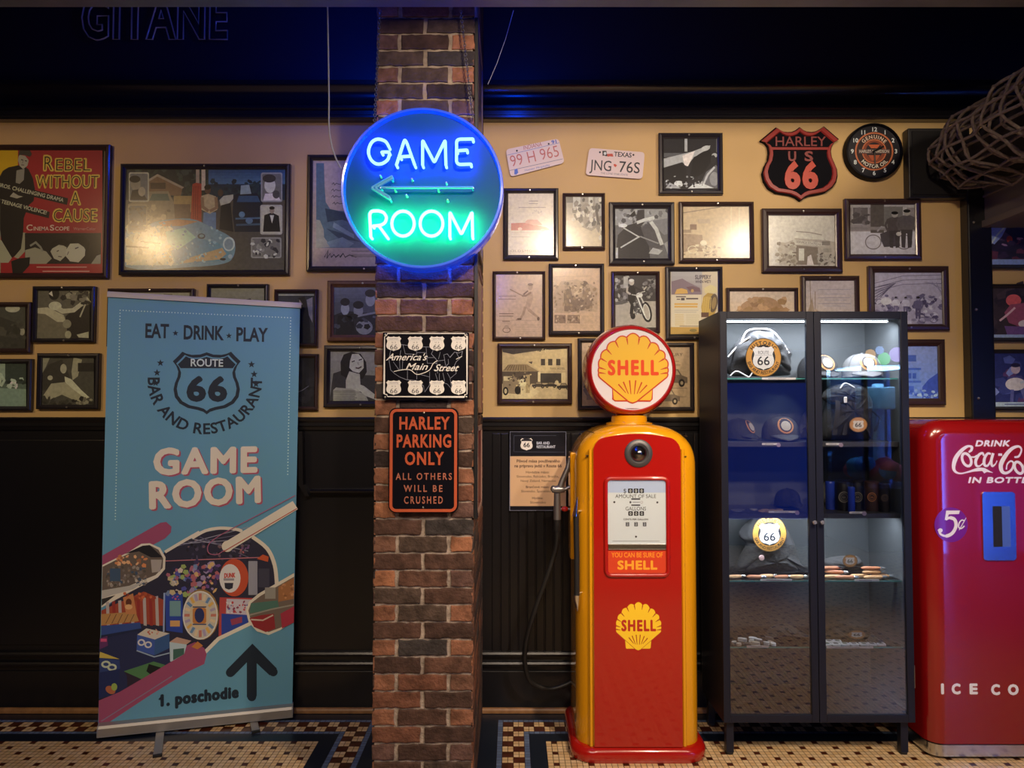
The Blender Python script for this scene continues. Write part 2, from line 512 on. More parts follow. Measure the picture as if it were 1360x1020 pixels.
# sill moulding of the recessed field left of the pillar
zs = ZV(653, -.05)
w = MB()
w.loft([[(xx, 0, zs - .02), (xx, -.03, zs - .02), (xx, -.055, zs - .004), (xx, -.06, zs + .004), (xx, -.05, zs + .010), (xx, 0, zs + .010)] for xx in (XU(412, 653, -.05), -0.5)])
w.loft([[(XU(411, 653, -.05) + dx - .0, 0, zz), (XU(411, 653, -.05) + dx, -.05, zz), (XU(411, 653, -.05) + dx - .02, -.05, zz), (XU(411, 653, -.05) + dx - .02, 0, zz)] for zz, dx in ((zs - .02, 0), (zs + .03, -.03), (Z_RAIL - .06, -.035))])
struct('trim_4', w, M_blk)
w = MB()
w.loft([[(xx, -.019 - .014 * sin(a), .002 + .022 * cos(a)) for a in [k * pi / 12 for k in range(7)]] + [(xx, -.019, .001)] for xx in (XL_, XR_)])
struct('baseboard_back', w, M_wood, smooth=40)
# black fascia and cornice over the picture wall
w = MB().box(XL_, XR_, -0.014, 0, Z_TOP + .02, Z_CEIL); struct('trim_5', w, M_fas)
T = Z_TOP
w = profile_run([(0, T), (-.040, T), (-.048, T + .006), (-.048, T + .016), (-.040, T + .022), (-.040, T + .040), (-.052, T + .048), (-.052, T + .060), (-.034, T + .075), (-.026, T + .105), (-.030, T + .13), (-.046, T + .150), (-.058, T + .156), (-.058, T + .176), (-.03, T + .19), (0, T + .19)], XL_, XR_)
struct('trim_6', w, mat('black_cornice_paint', (0.013, 0.012, 0.015), rough=0.25, coat=0.6, coat_rough=0.15), smooth=35)
# dropped ceiling beam in front of the wall
zb = ZV(10, -.88)
w = MB().box(XL_, XR_, -1.5, -.88, zb, Z_CEIL); struct('trim_7', w, mat('grey_beam_paint', (0.14, 0.14, 0.17), rough=0.35, noise=.2, nscale=6), bevel=.004)

# floor: one-inch mosaic with a border that follows the wall and the pillar
P = 0.0222
YW = -0.026; PX0, PX1, PY = -0.5272, -0.1276, -0.026 - 35 * 0.0222
def fdist(x, y):
    dw = YW - y
    dp = max(PX0 - x, x - PX1, PY - y)
    return min(dw, dp)
w = MB()
C_cream = [hx(h) for h in ('#d9bd92', '#d3b489', '#dcc198', '#cfae80', '#d8b78a', '#d4ba95')]
C_brown = [hx('#4a2214'), hx('#42200f'), hx('#50281a')]
C_dk = hx('#131c2c'); C_lb = [hx('#5d6f92'), hx('#54668a'), hx('#66789a')]
i0 = -150
g = 0.0011
for i in range(i0, 190):
    x0 = PX1 + i * P; xc = x0 + P / 2
    for j in range(0, 232):
        y1 = YW - j * P; y0 = y1 - P; yc = y1 - P / 2
        d = fdist(xc, yc)
        if d < -0.12: continue
        k = int(math.floor(d / P + 1e-6))
        gx0 = gx1 = gy0 = gy1 = g
        if k < 3 or 9 <= k <= 11:
            c = C_dk; gx0 = gx1 = gy0 = gy1 = 0.0002
        elif k == 3 or k == 8: c = random.choice(C_lb)
        elif k < 8:
            dw, dp = YW - yc, max(PX0 - xc, xc - PX1, PY - yc)
            # checker squares of two by two tiles, counted along and across the border
            if dw <= dp: a, b = i // 2, (j - 4) // 2
            elif PY - yc >= max(PX0 - xc, xc - PX1): a, b = i // 2, (j - 35 - 4) // 2 + 1
            else: a, b = ((i if xc > PX1 else i) // 2), (j // 2)
            if (a + b) % 2 == 0:
                c = random.choice(C_brown); gx0 = g if i % 2 == 0 else 0; gx1 = g if i % 2 else 0; gy0 = 0; gy1 = 0
            else: c = random.choice(C_cream)
        else:
            c = random.choice(C_cream)
            ii, jj = i, j
            if jj % 2 == 0 and (ii + (3 if (jj // 2) % 2 else 0)) % 6 == 1: c = random.choice(C_brown)
            f_ = random.uniform(.9, 1.05); c = tuple(q * f_ for q in c)
        w.add([(x0 + gx0, y0 + gy0, 0), (x0 + P - gx1, y0 + gy0, 0), (x0 + P - gx1, y1 - gy1, 0), (x0 + gx0, y1 - gy1, 0)], [(0, 1, 2, 3)], c)
gro = hx('#3a2417')
for (a, b, c2, d2, cc) in ((XL_, XR_, -8, 0.0, gro),):
    w.add([(a, c2, -.0012), (b, c2, -.0012), (b, d2, -.0012), (a, d2, -.0012)], [(0, 1, 2, 3)], cc)
struct('floor', w, mat('mosaic_tile', attr=True, rough=0.30, spec=0.5))

# ------------------------------------------------------------------ the brick pillar
YP = -0.80
PXL, PXR = W(497.5, 520, YP)[0], W(629, 520, YP)[0]
zt, zbm = ZV(23.7, YP), ZV(1012, YP); CR = (zt - zbm) / 44
w = MB(); w.box(PXL + .006, PXR - .006, YP + .006, 0, 0, Z_CEIL, hx('#a09288'))
PALETTE = [('#46342f', 4), ('#523c35', 4), ('#3a2f2f', 3), ('#5f443a', 3), ('#6e493b', 2), ('#50423c', 3), ('#3d3839', 2)]
HEADS = [('#855b48', 4), ('#92634b', 3), ('#6e4f42', 2), ('#644b46', 2), ('#9a694f', 1)]
def pick(pal):
    return hx(random.choices([p[0] for p in pal], [p[1] for p in pal])[0])
def brick(fn, a0, a1, b0, b1, c, dep=.006):
    """fn(a, b, out) -> point; an uneven brick face standing a few mm out of the mortar"""
    nx = max(3, int((a1 - a0) / .016)); j = .0022; P0 = []
    for k in range(nx): P0.append((a0 + (a1 - a0) * k / nx, b0))
    for k in range(3): P0.append((a1, b0 + (b1 - b0) * k / 3))
    for k in range(nx): P0.append((a1 - (a1 - a0) * k / nx, b1))
    for k in range(3): P0.append((a0, b1 - (b1 - b0) * k / 3))
    P0 = [(p + random.uniform(-j, j), q + random.uniform(-j, j)) for p, q in P0]
    ca, cb = (a0 + a1) / 2, (b0 + b1) / 2
    P1 = []
    for p, q in P0:
        P1.append((p + (.0035 if p < ca else -.0035), q + (.0035 if q < cb else -.0035)))
    n = len(P0)
    vs = [fn(p, q, 0.0) for p, q in P0] + [fn(p, q, dep * .75) for p, q in P0] + [fn(p, q, dep) for p, q in P1] + [fn(ca, cb, dep)]
    fs = []
    for r in (0, 1):
        for i in range(n): fs.append((r * n + i, r * n + (i + 1) % n, (r + 1) * n + (i + 1) % n, (r + 1) * n + i))
    for i in range(n): fs.append((2 * n + i, 2 * n + (i + 1) % n, 3 * n))
    w.add(vs, fs, c)
ff = lambda a, b, o: (a, YP + .006 - o, b)
fr = lambda a, b, o: (PXR - .006 + o, a, b)
fl = lambda a, b, o: (PXL + .006 - o, a, b)
PW = PXR - PXL
row = -int((zbm) / CR) - 1
z = zbm + row * CR
while z < Z_CEIL:
    m_ = .0055; b0, b1 = z + m_, z + CR - m_ * .4
    if b1 > 0.01:
        b0 = max(b0, 0.001)
        if row % 2:
            for a0, a1 in ((0, .475), (.515, 1.0)):
                brick(ff, PXL + a0 * PW, PXL + a1 * PW, b0, b1, pick(PALETTE))
        else:
            brick(ff, PXL, PXL + .215 * PW, b0, b1, pick(HEADS))
            brick(ff, PXL + .255 * PW, PXL + .735 * PW, b0, b1, pick(PALETTE))
            brick(ff, PXL + .775 * PW, PXR, b0, b1, pick(HEADS))
        y = YP + .001
        short = row % 2
        while y < -0.02:
            ln = .075 if short else .166
            y2 = min(y + ln, 0)
            pal = HEADS if short else PALETTE
            brick(fr, y, y2, b0, b1, pick(pal)); brick(fl, y, y2, b0, b1, pick(pal))
            y = y2 + .012; short = 0 if y > -.6 else 0
    z += CR; row += 1
M_brick = mat('old_brick', attr=True, rough=0.8, noise=0.42, nscale=28, bump=0.5, bscale=90, spec=0.25)
pil = w.build('brick_pillar', M_brick); pil['kind'] = 'structure'
pil.name = 'wall_pillar'
# ================================================================== framed pictures
M_fblack = mat('black_frame_lacquer', (0.022, 0.019, 0.024), rough=0.35, coat=0.4, coat_rough=0.15)
M_fbrown = mat('dark_brown_frame_lacquer', (0.045, 0.024, 0.022), rough=0.35, coat=0.4, coat_rough=0.15)
M_fwood = mat('worn_brown_frame_wood', '#6a4a34', rough=0.45, noise=0.25, nscale=40)
FRM = {'k': M_fblack, 'b': M_fbrown, 'w': M_fwood}
YF = -0.024

def picture(u0, v0, u1, v1, fw, fm, label, art, group, gain, screws='tb', cat='picture', tilt=0.0, pm=None, yb=0.0):
    yf = yb + YF
    x0, z1 = W(u0, v0, yf); x1, z0 = W(u1, v1, yf)
    k = (CAMY * -1 + yf) / F
    t = fw * k
    root = thing('framed_picture', label, cat, ((x0 + x1) / 2, yb, z0), 0, group)
    # mitred moulding: outer back, outer front, crown, inner lip, inner back
    sec = [(0, yb - .0005), (0, yf + .004), (.004, yf), (t * .55, yf - .002), (t * .8, yf + .006), (t, yf + .009), (t, yb - .0005)]
    rings = []
    for (cx, cz, sx, sz) in ((x0, z0, 1, 1), (x1, z0, -1, 1), (x1, z1, -1, -1), (x0, z1, 1, -1)):
        rings.append([(cx + sx * a, y, cz + sz * a) for a, y in sec])
    rings.append(rings[0])
    m = MB(); m.loft(rings, False, False)
    m.box(x0 + t * .6, x1 - t * .6, yb - .004, yb - .0005, z0 + t * .6, z1 - t * .6)
    fo = m.build('frame', FRM[fm], root)
    A = Art(yf + .0135, gain=gain)
    iu, iv = fw, fw
    A.norm(u0 + iu - .6, v0 + iv - .6, u1 - iu + .6, v1 - iv + .6)
    A.box = (u0 + iu, v0 + iv, u1 - iu, v1 - iv)
    art(A)
    A.build('print', pm or M_photo, root)
    g = MB().box(x0 + t * .97, x1 - t * .97, yf + .0075, yf + .009, z0 + t * .97, z1 - t * .97)
    g.build('glass_pane', G_pic, root)
    for c in screws:
        xc = (x0 + x1) / 2 + random.uniform(-.01, .01)
        zc = z1 - t * .45 if c == 't' else z0 + t * .45
        MB().lathe([(.0001, yf - .0052), (.003, yf - .005), (.0045, yf - .002), (.0045, yf + .001)], (xc, 0, zc), 'y', 10).build('screw', M_steel, fo, smooth=50)
    if tilt:
        root.rotation_euler = (0, radians(tilt), 0)
    return root

def soft(A, x0, y0, x1, y1, c0, c1, n=10, horiz=False):
    """a printed tone running from one colour to another in thin bands"""
    a, b = hx(c0), hx(c1); y = A.lay()
    for k in range(n):
        t = (k + .5) / n
        c = tuple((a[i] + (b[i] - a[i]) * t) for i in range(3))
        if horiz: A.rect(x0 + (x1 - x0) * k / n, y0, x0 + (x1 - x0) * (k + 1) / n, y1, c, 0, y)
        else: A.rect(x0, y0 + (y1 - y0) * k / n, x1, y0 + (y1 - y0) * (k + 1) / n, c, 0, y)

# ---- small pieces used by several prints
def figure(A, x, y, h, skin, top, legs, arms=True, wide=1.0, hair='#1a1614'):
    """standing person, feet at (x, y), height h"""
    w = h * .13 * wide
    A.poly([(x - w * .75, y - h * .5), (x + w * .75, y - h * .5), (x + w * .6, y - h * .02), (x + w * .12, y), (x + w * .05, y - h * .38), (x - w * .1, y - h * .38), (x - w * .2, y), (x - w * .65, y - h * .02)], legs)
    A.poly([(x - w * .45, y - h * .85), (x + w * .45, y - h * .85), (x + w, y - h * .8), (x + w * .9, y - h * .48), (x - w * .9, y - h * .48), (x - w, y - h * .8)], top)
    if arms:
        A.line([(x - w * .9, y - h * .79), (x - w * 1.25, y - h * .62), (x - w * .9, y - h * .47)], h * .06, top)
        A.line([(x + w * .9, y - h * .79), (x + w * 1.25, y - h * .62), (x + w * .9, y - h * .47)], h * .06, top)
    A.ell(x, y - h * .92, h * .055 * wide, h * .08, skin)
    A.ell(x, y - h * .965, h * .06 * wide, h * .045, hair)

def bike(A, x, y, s, c, dk):
    A.ring(x - s, y, s * .62, s * .62, s * .14, c, 18); A.ring(x + s, y, s * .62, s * .62, s * .14, c, 18)
    A.poly([(x - s * .7, y - s * .1), (x - s * .4, y - s * .8), (x + s * .2, y - s * .9), (x + s * .7, y - s * .3), (x + s * .3, y + s * .35), (x - s * .4, y + s * .3)], dk)
    A.line([(x + s, y), (x + s * .6, y - s * 1.1), (x + s * .35, y - s * 1.35)], s * .13, c)
    A.ell(x - s * .25, y - s * .7, s * .42, s * .2, c, 8)

def car(A, x, y, s, body, dk, lt):
    A.poly([(x - s, y), (x - s, y - s * .35), (x - s * .55, y - s * .42), (x - s * .35, y - s * .75), (x + s * .35, y - s * .75), (x + s * .6, y - s * .42), (x + s, y - s * .3), (x + s, y)], body)
    A.poly([(x - s * .45, y - s * .44), (x - s * .3, y - s * .68), (x + s * .28, y - s * .68), (x + s * .48, y - s * .44)], lt)
    for q in (-.6, .6):
        A.ell(x + q * s, y, s * .22, s * .22, dk); A.ell(x + q * s, y, s * .1, s * .1, lt)

def lines_(A, x0, x1, ys, w, c, jag=.1):
    y = A.lay()
    for yy in ys: A.rect(x0, yy, x1 - (x1 - x0) * jag * random.random(), yy + w, c, 0, y)

# ---- left wall
def art_poster(A):
    A.crop(0, 185, 5.367)
    A.rect(-330, 66, 730, 955, '#9c1f27')
    A.rect(-330, 66, 128, 470, '#c89a12')
    A.rect(-330, 470, 5, 955, '#8f8571')
    # black jacketed young man, bent head
    A.poly([(130, 185), (60, 200), (20, 225), (-20, 300), (-60, 420), (0, 470), (0, 640), (10, 720), (80, 850), (160, 790), (170, 560), (205, 470), (240, 440), (250, 360), (235, 280), (205, 215), (180, 195)], '#161114')
    A.poly([(-60, 700), (10, 720), (85, 845), (60, 880), (-60, 880)], '#a39b86')
    A.poly([(165, 665), (185, 665), (178, 800), (130, 850), (100, 840), (150, 780)], '#a0957e')
    A.poly([(118, 222), (175, 210), (170, 290), (140, 318), (112, 310)], '#8d8279')
    A.poly([(135, 110), (180, 118), (205, 150), (195, 190), (165, 212), (140, 190), (128, 150)], '#a4988a')
    A.poly([(130, 125), (138, 82), (175, 68), (215, 80), (228, 105), (215, 125), (170, 112), (140, 112)], '#3c3431')
    A.line([(150, 145), (165, 148)], 7, '#2a2220'); A.line([(178, 152), (192, 156)], 7, '#2a2220'); A.line([(152, 182), (172, 184)], 6, '#5a4640'); A.line([(166, 150), (160, 172)], 4, '#6d6058')
    A.poly([(70, 408), (95, 378), (130, 400), (165, 408), (120, 422)], '#a4988a')
    # still from the film along the bottom
    A.rect(178, 668, 720, 888, '#1d1719')
    A.poly([(180, 790), (250, 770), (330, 800), (370, 850), (330, 888), (180, 888)], '#9a8f7c')
    A.poly([(360, 800), (385, 760), (430, 745), (475, 770), (470, 830), (430, 868), (385, 850)], '#b3a793')
    A.poly([(470, 790), (500, 745), (560, 735), (610, 770), (605, 830), (560, 878), (500, 870), (470, 835)], '#bcb09c')
    A.poly([(350, 790), (370, 730), (440, 705), (500, 730), (470, 760), (420, 752), (385, 772)], '#0f0b0d')
    A.poly([(490, 745), (520, 690), (600, 685), (640, 740), (625, 820), (600, 770), (560, 742)], '#0f0b0d')
    A.line([(405, 800), (420, 792)], 6, '#2a2220'); A.line([(535, 780), (560, 770)], 7, '#2a2220'); A.line([(415, 835), (440, 838)], 6, '#4a3a36'); A.line([(490, 800), (480, 825)], 5, '#6a5a50')
    A.line([(215, 760), (255, 735), (290, 770), (305, 800)], 14, '#8a8276'); A.poly([(650, 888), (690, 830), (718, 820), (718, 888)], '#958b7c')
    # black shoes over the lower red strip
    A.poly([(80, 870), (130, 850), (215, 840), (210, 900), (160, 955), (90, 955)], '#151013')
    # slanted slogan bands
    A.poly([(-80, 285), (485, 420), (478, 468), (-80, 333)], '#1b1517'); A.poly([(-80, 405), (355, 518), (348, 563), (-80, 452)], '#1b1517')
    A.text('WARNER BROS. CHALLENGING DRAMA', -170, 298, 26, '#bdb29c', w=640, rot=-13.6, bold=.02)
    A.text('OF TODAYS TEENAGE VIOLENCE!', -190, 405, 26, '#bdb29c', w=540, rot=-14.2, bold=.02)
    for t, x, y, w, h in (('R', 305, 222, 74, 104), ('EBEL', 388, 226, 262, 86), ('WITHOUT', 256, 346, 450, 88), ('A', 503, 466, 70, 92), ('CAUSE', 375, 586, 318, 86)):
        A.text(t, x, y, h, '#d8ab4c', w=w, bold=.055); A.text(t, x + 2, y - 2, h * .95, '#2a1c10', w=w - 6, bold=-.012)
    A.text('C', 188, 650, 40, '#d8b0a2', w=46, bold=.02); A.text('INEMA', 238, 650, 26, '#d8b0a2', w=110, bold=.02); A.text('S', 355, 650, 38, '#d8b0a2', w=34, bold=.02); A.text('COPE', 392, 650, 26, '#d8b0a2', w=104, bold=.02)
    A.text('WarnerColor', 524, 648, 20, '#d08a80', w=160)
    lines_(A, 262, 640, (908,), 7, '#d09488'); lines_(A, 305, 640, (938,), 7, '#d09488')

def art_garage(A):
    A.crop(150, 205, 5.44)
    A.rect(95, 95, 1245, 835, '#50463c')
    A.rect(95, 95, 700, 330, '#1f2324'); A.speck(95, 100, 700, 300, 60, 30, ['#26302a', '#2f3a30', '#1a1e20', '#3a4038'])
    soft(A, 690, 95, 1245, 215, '#203a5e', '#4a6a86', 6); A.rect(690, 215, 1245, 330, '#1a2a38'); A.speck(700, 190, 1060, 300, 40, 22, ['#15242e', '#1c3038', '#20343a'])
    A.poly([(95, 330), (600, 300), (1245, 560), (1245, 835), (95, 835)], '#4a443e')
    A.poly([(255, 195), (320, 148), (505, 235), (490, 300), (255, 290)], '#7a5a3e'); A.poly([(240, 190), (322, 142), (515, 238), (500, 248), (320, 160), (250, 205)], '#a08a70')
    A.rect(270, 205, 380, 250, '#4a3628'); A.rect(440, 300, 590, 420, '#a0814e'); A.rect(300, 360, 560, 470, '#6d5440')
    A.rect(600, 95, 625, 210, '#a58c74'); A.rect(640, 95, 668, 260, '#c4ac92'); A.poly([(575, 215), (600, 205), (640, 212), (640, 490), (560, 490)], '#a03626')
    for x in (585, 600, 615): A.line([(x, 230), (x - 4, 470)], 5, '#7a2018')
    # old saloon behind, left
    A.poly([(110, 360), (180, 330), (255, 270), (400, 265), (440, 345), (450, 480), (110, 520)], '#8d7a5e'); A.poly([(262, 335), (285, 285), (395, 285), (412, 335)], '#4f5c4e')
    A.speck(110, 380, 420, 560, 60, 22, ['#a38f6c', '#7a684e', '#b59d74', '#5f5040'])
    # dark car right
    A.poly([(870, 300), (900, 282), (1040, 280), (1080, 330), (1090, 560), (880, 560), (865, 420)], '#131c2a'); A.poly([(895, 345), (910, 300), (1045, 300), (1065, 345)], '#2f4a66')
    A.ell(932, 435, 22, 22, '#5f7d92'); A.line([(885, 465), (1070, 460)], 12, '#4a6478'); A.line([(890, 510), (1065, 505)], 14, '#3a5064'); A.ell(985, 480, 26, 22, '#56708a')
    A.poly([(920, 290), (925, 225), (985, 220), (1000, 285)], '#8a969c')
    # men by the pumps
    A.poly([(655, 420), (745, 420), (745, 545), (700, 530), (650, 500)], '#5f7890'); A.poly([(640, 300), (690, 285), (745, 305), (755, 400), (700, 430), (640, 400)], '#b39a74'); A.ell(685, 258, 22, 30, '#5a3d2e'); A.ell(684, 238, 24, 18, '#1c1512')
    A.line([(645, 310), (650, 380), (690, 410)], 22, '#8a6a4e'); A.line([(745, 310), (750, 385), (700, 410)], 22, '#8a6a4e')
    A.poly([(770, 330), (800, 300), (870, 290), (870, 320), (830, 370), (780, 380)], '#b0a896'); A.poly([(780, 370), (850, 350), (870, 560), (770, 540)], '#121620'); A.ell(778, 278, 20, 26, '#4a382e')
    # the silver sports car across the front
    A.poly([(95, 560), (230, 520), (340, 480), (560, 465), (720, 530), (840, 590), (882, 650), (870, 740), (800, 790), (560, 815), (95, 815)], '#6f8a92', smooth=4)
    soft(A, 98, 600, 470, 800, '#cdbb92', '#8fa09a', 10, True); A.speck(98, 520, 420, 780, 130, 30, ['#d6c59c', '#bba97e', '#a7a58c', '#9a8a66', '#c7b48a'])
    A.poly([(330, 490), (470, 468), (620, 485), (500, 518), (350, 520)], '#b07a52'); A.poly([(420, 700), (600, 600), (760, 640), (850, 720), (760, 770), (460, 790)], '#5a8494'); A.poly([(480, 790), (560, 745), (790, 675), (820, 720), (770, 760)], '#b3936a')
    A.poly([(380, 560), (520, 530), (600, 600), (470, 690), (400, 640)], '#8fb39c')
    A.ell(838, 648, 44, 52, '#b7bdb4'); A.ell(838, 650, 32, 40, '#7d8c92'); A.ell(640, 592, 28, 20, '#26343c'); A.ell(642, 590, 18, 11, '#6f8a92'); A.ell(795, 758, 22, 9, '#12181c'); A.ell(848, 738, 15, 17, '#9aa6a8')
    A.line([(95, 665), (260, 675)], 10, '#3c3428'); A.line([(200, 630), (345, 645)], 8, '#3c3428')
    A.speck(300, 480, 800, 790, 60, 12, ['#86a2a8', '#5d7d8a', '#9fb0ac'])
    # five stamp like inset portraits
    for x0, y0, x1, y1, bg in ((115, 130, 262, 345, '#b0a48c'), (110, 362, 250, 560, '#a08c6c'), (1070, 132, 1225, 345, '#8f8c8a'), (1065, 365, 1225, 580, '#aaa294'), (998, 600, 1218, 750, '#8d8880')):
        A.rect(x0, y0, x1, y1, bg, 14); A.rect(x0 + 10, y0 + 10, x1 - 10, y1 - 10, '#6d6862', 10)
    A.ell(165, 215, 36, 48, '#8d7e6a'); A.ell(160, 180, 40, 26, '#1c1614'); A.poly([(125, 330), (140, 260), (200, 250), (250, 330)], '#2a2422'); A.ell(210, 270, 26, 34, '#a08f78')
    A.speck(120, 380, 245, 545, 24, 14, ['#c4b08a', '#7a6a50', '#55483a'])
    A.ell(1135, 225, 40, 56, '#c0b8ae'); A.ell(1130, 175, 48, 30, '#3a3432'); A.poly([(1085, 335), (1100, 285), (1180, 280), (1215, 335)], '#d0c8bc'); A.ell(1180, 290, 26, 30, '#4a4644')
    A.rect(1075, 375, 1215, 570, '#b5ab98', 8); A.poly([(1085, 560), (1095, 440), (1150, 420), (1200, 445), (1210, 560)], '#17181c'); A.poly([(1135, 440), (1165, 440), (1150, 500)], '#c4bcae'); A.ell(1150, 405, 18, 24, '#8d7a68'); A.ell(1150, 388, 20, 12, '#1a1614')
    A.speck(1010, 612, 1208, 740, 26, 18, ['#2a2a2e', '#8a857c', '#bdb6aa', '#4a4848'])

def art_signed(A):
    A.crop(400, 195, 6)
    A.rect(60, 80, 1000, 990, '#a58d80')
    A.poly([(120, 130), (182, 130), (186, 300), (196, 440), (230, 495), (300, 510), (800, 520), (800, 805), (120, 805)], '#52636b')
    A.poly([(120, 580), (150, 585), (180, 660), (182, 720), (240, 800), (118, 804)], '#97907f')
    A.poly([(190, 490), (240, 500), (420, 540), (420, 620), (330, 580), (210, 600)], '#2f3d48'); A.poly([(200, 650), (330, 690), (480, 760), (300, 730)], '#33414c'); A.poly([(260, 600), (420, 700), (420, 730), (250, 640)], '#7a878a'); A.poly([(200, 760), (330, 720), (420, 770), (380, 800), (230, 800)], '#6f7d80')
    for k, (x, y) in enumerate(((245, 300), (240, 350), (240, 400), (250, 455))):
        A.line([(x, y), (x + 14, y - 14), (x + 22, y + 4), (x + 36, y - 10), (x + 60, y), (x + 90, y - 8), (x + 140, y)], 5, '#4a4340')
    A.line([(186, 880), (215, 820), (205, 890), (232, 850), (240, 880), (262, 858), (275, 880), (300, 860), (310, 880), (335, 850), (350, 880), (385, 862), (440, 880)], 7, '#33302e')
    lines_(A, 400, 640, (828, 860, 872), 6, '#6a5d52')
def art_couple(A):
    A.rect(0, 0, 100, 100, '#4a4640'); A.poly([(0, 45), (25, 30), (50, 25), (75, 35), (100, 50), (100, 100), (0, 100)], '#3c3833')
    A.ell(32, 20, 10, 15, '#968c7e'); A.ell(32, 8, 12, 8, '#1c1917'); A.line([(24, 18), (40, 18)], 3, '#2a2623'); A.poly([(25, 32), (40, 32), (34, 60)], '#5f5850'); A.ell(76, 6, 14, 9, '#b5ab9a'); A.ell(94, 60, 5, 9, '#9a9082'); A.speck(0, 40, 100, 100, 24, 8, ['#45403a', '#36322d', '#504a43'])
def art_arms(A):
    A.rect(0, 0, 100, 100, '#5f574c'); A.poly([(0, 40), (30, 38), (55, 55), (60, 100), (0, 100)], '#6f6455'); A.poly([(55, 55), (70, 40), (100, 30), (100, 100), (60, 100)], '#2a2422')
    A.poly([(0, 38), (22, 36), (52, 52), (56, 66), (40, 66), (18, 50), (0, 48)], '#b5a78e'); A.line([(32, 32), (50, 44), (70, 42), (98, 18)], 10, '#b9ac96', taper=[1.2, 1, .9, .8]); A.ell(36, 33, 12, 9, '#bdb29c')
    A.ell(34, 8, 10, 13, '#1c1816'); A.poly([(24, 8), (30, 2), (32, 14)], '#d0c6b4'); A.speck(50, 0, 100, 28, 22, 8, ['#3a332e', '#7d7264', '#968a78', '#2a2523']); A.ell(58, 70, 8, 9, '#8a7f6e'); A.ell(60, 92, 6, 8, '#a39882'); A.poly([(76, 92), (98, 86), (98, 99), (80, 98)], '#b0a590'); A.line([(92, 30), (82, 56)], 3, '#a89c88')
def art_walk(A):
    A.rect(0, 0, 100, 100, '#5a6358'); A.rect(0, 0, 60, 40, '#8f988a'); A.rect(60, 0, 100, 48, '#3a403a'); A.poly([(0, 55), (100, 60), (100, 100), (0, 100)], '#7d8a7d')
    figure(A, 35, 96, 90, '#8d8474', '#aeb3a2', '#3f463f', wide=1.6); A.speck(62, 30, 98, 55, 14, 6, ['#b0b5a6', '#d0d4c6', '#2a302a'])
def art_recline(A):
    A.rect(0, 0, 100, 100, '#4a443e'); A.poly([(0, 0), (18, 0), (10, 20), (0, 40)], '#8d8474'); A.poly([(0, 40), (15, 15), (40, 5), (55, 40), (50, 65), (0, 70)], '#3a342f')
    A.poly([(62, 0), (78, 5), (70, 40), (60, 48), (58, 30)], '#9c917e'); A.poly([(5, 80), (20, 55), (45, 52), (60, 62), (90, 82), (80, 95), (60, 88), (40, 78), (15, 90)], '#9d917c')
    A.poly([(45, 40), (58, 46), (76, 68), (92, 84), (84, 86), (60, 66), (46, 52)], '#bfb4a0'); A.ell(43, 24, 6, 10, '#a59a88'); A.ell(18, 43, 5, 5, '#a89c8a'); A.rect(70, 12, 100, 30, '#2c2724'); A.speck(60, 85, 100, 100, 20, 5, ['#8d8272', '#2a2522', '#6a6054']); A.speck(0, 85, 60, 100, 16, 6, ['#2f2a26', '#3d3731'])
def art_plain(c0, c1):
    def f(A):
        soft(A, 0, 0, 100, 100, c0, c1, 6); A.speck(5, 10, 95, 95, 30, 12, [c0, c1, '#4a4440'])
        A.ell(50, 60, 18, 26, '#2c2826'); A.ell(50, 34, 9, 12, '#8d8378')
    return f
def art_cowboyhat(A):
    soft(A, 0, 0, 100, 100, '#7d7668', '#5a5348', 6); A.poly([(30, 100), (32, 40), (45, 22), (60, 24), (75, 20), (88, 40), (95, 100)], '#3a342e'); A.ell(60, 48, 16, 14, '#8d7e6c'); A.ell(60, 34, 26, 7, '#2c2622')
def art_seated(A):
    A.rect(0, 0, 100, 100, '#2a2c34'); A.rect(0, 4, 100, 7, '#8f8c88'); A.poly([(55, 100), (55, 30), (70, 20), (86, 34), (92, 100)], '#14161c'); A.ell(66, 18, 6, 7, '#8a7c76'); A.poly([(80, 15), (96, 10), (96, 60), (86, 45)], '#7d7680'); A.poly([(55, 12), (75, 8), (82, 30), (72, 26), (60, 14)], '#1c1a1e')
def art_guitar_pair(A):
    A.rect(0, 0, 100, 100, '#4f5058'); soft(A, 0, 0, 100, 40, '#70727a', '#4a4c54', 5); A.poly([(0, 60), (20, 50), (60, 55), (100, 60), (100, 100), (0, 100)], '#26272d')
    A.ell(20, 46, 7, 13, '#9a9898'); A.ell(20, 32, 8, 8, '#202026'); A.ell(42, 50, 8, 13, '#8f8d8f'); A.ell(42, 38, 9, 8, '#1c1c22'); A.ell(62, 28, 8, 13, '#a09e9e'); A.ell(62, 14, 9, 8, '#202026')
    A.poly([(8, 60), (34, 56), (36, 100), (4, 100)], '#17181c'); A.ell(52, 84, 14, 15, '#8a888a'); A.line([(36, 62), (96, 48)], 4, '#8f8d8d'); A.line([(66, 62), (96, 70)], 4, '#62626a'); A.speck(0, 60, 100, 100, 26, 7, ['#30313a', '#45464e', '#1c1d22'])
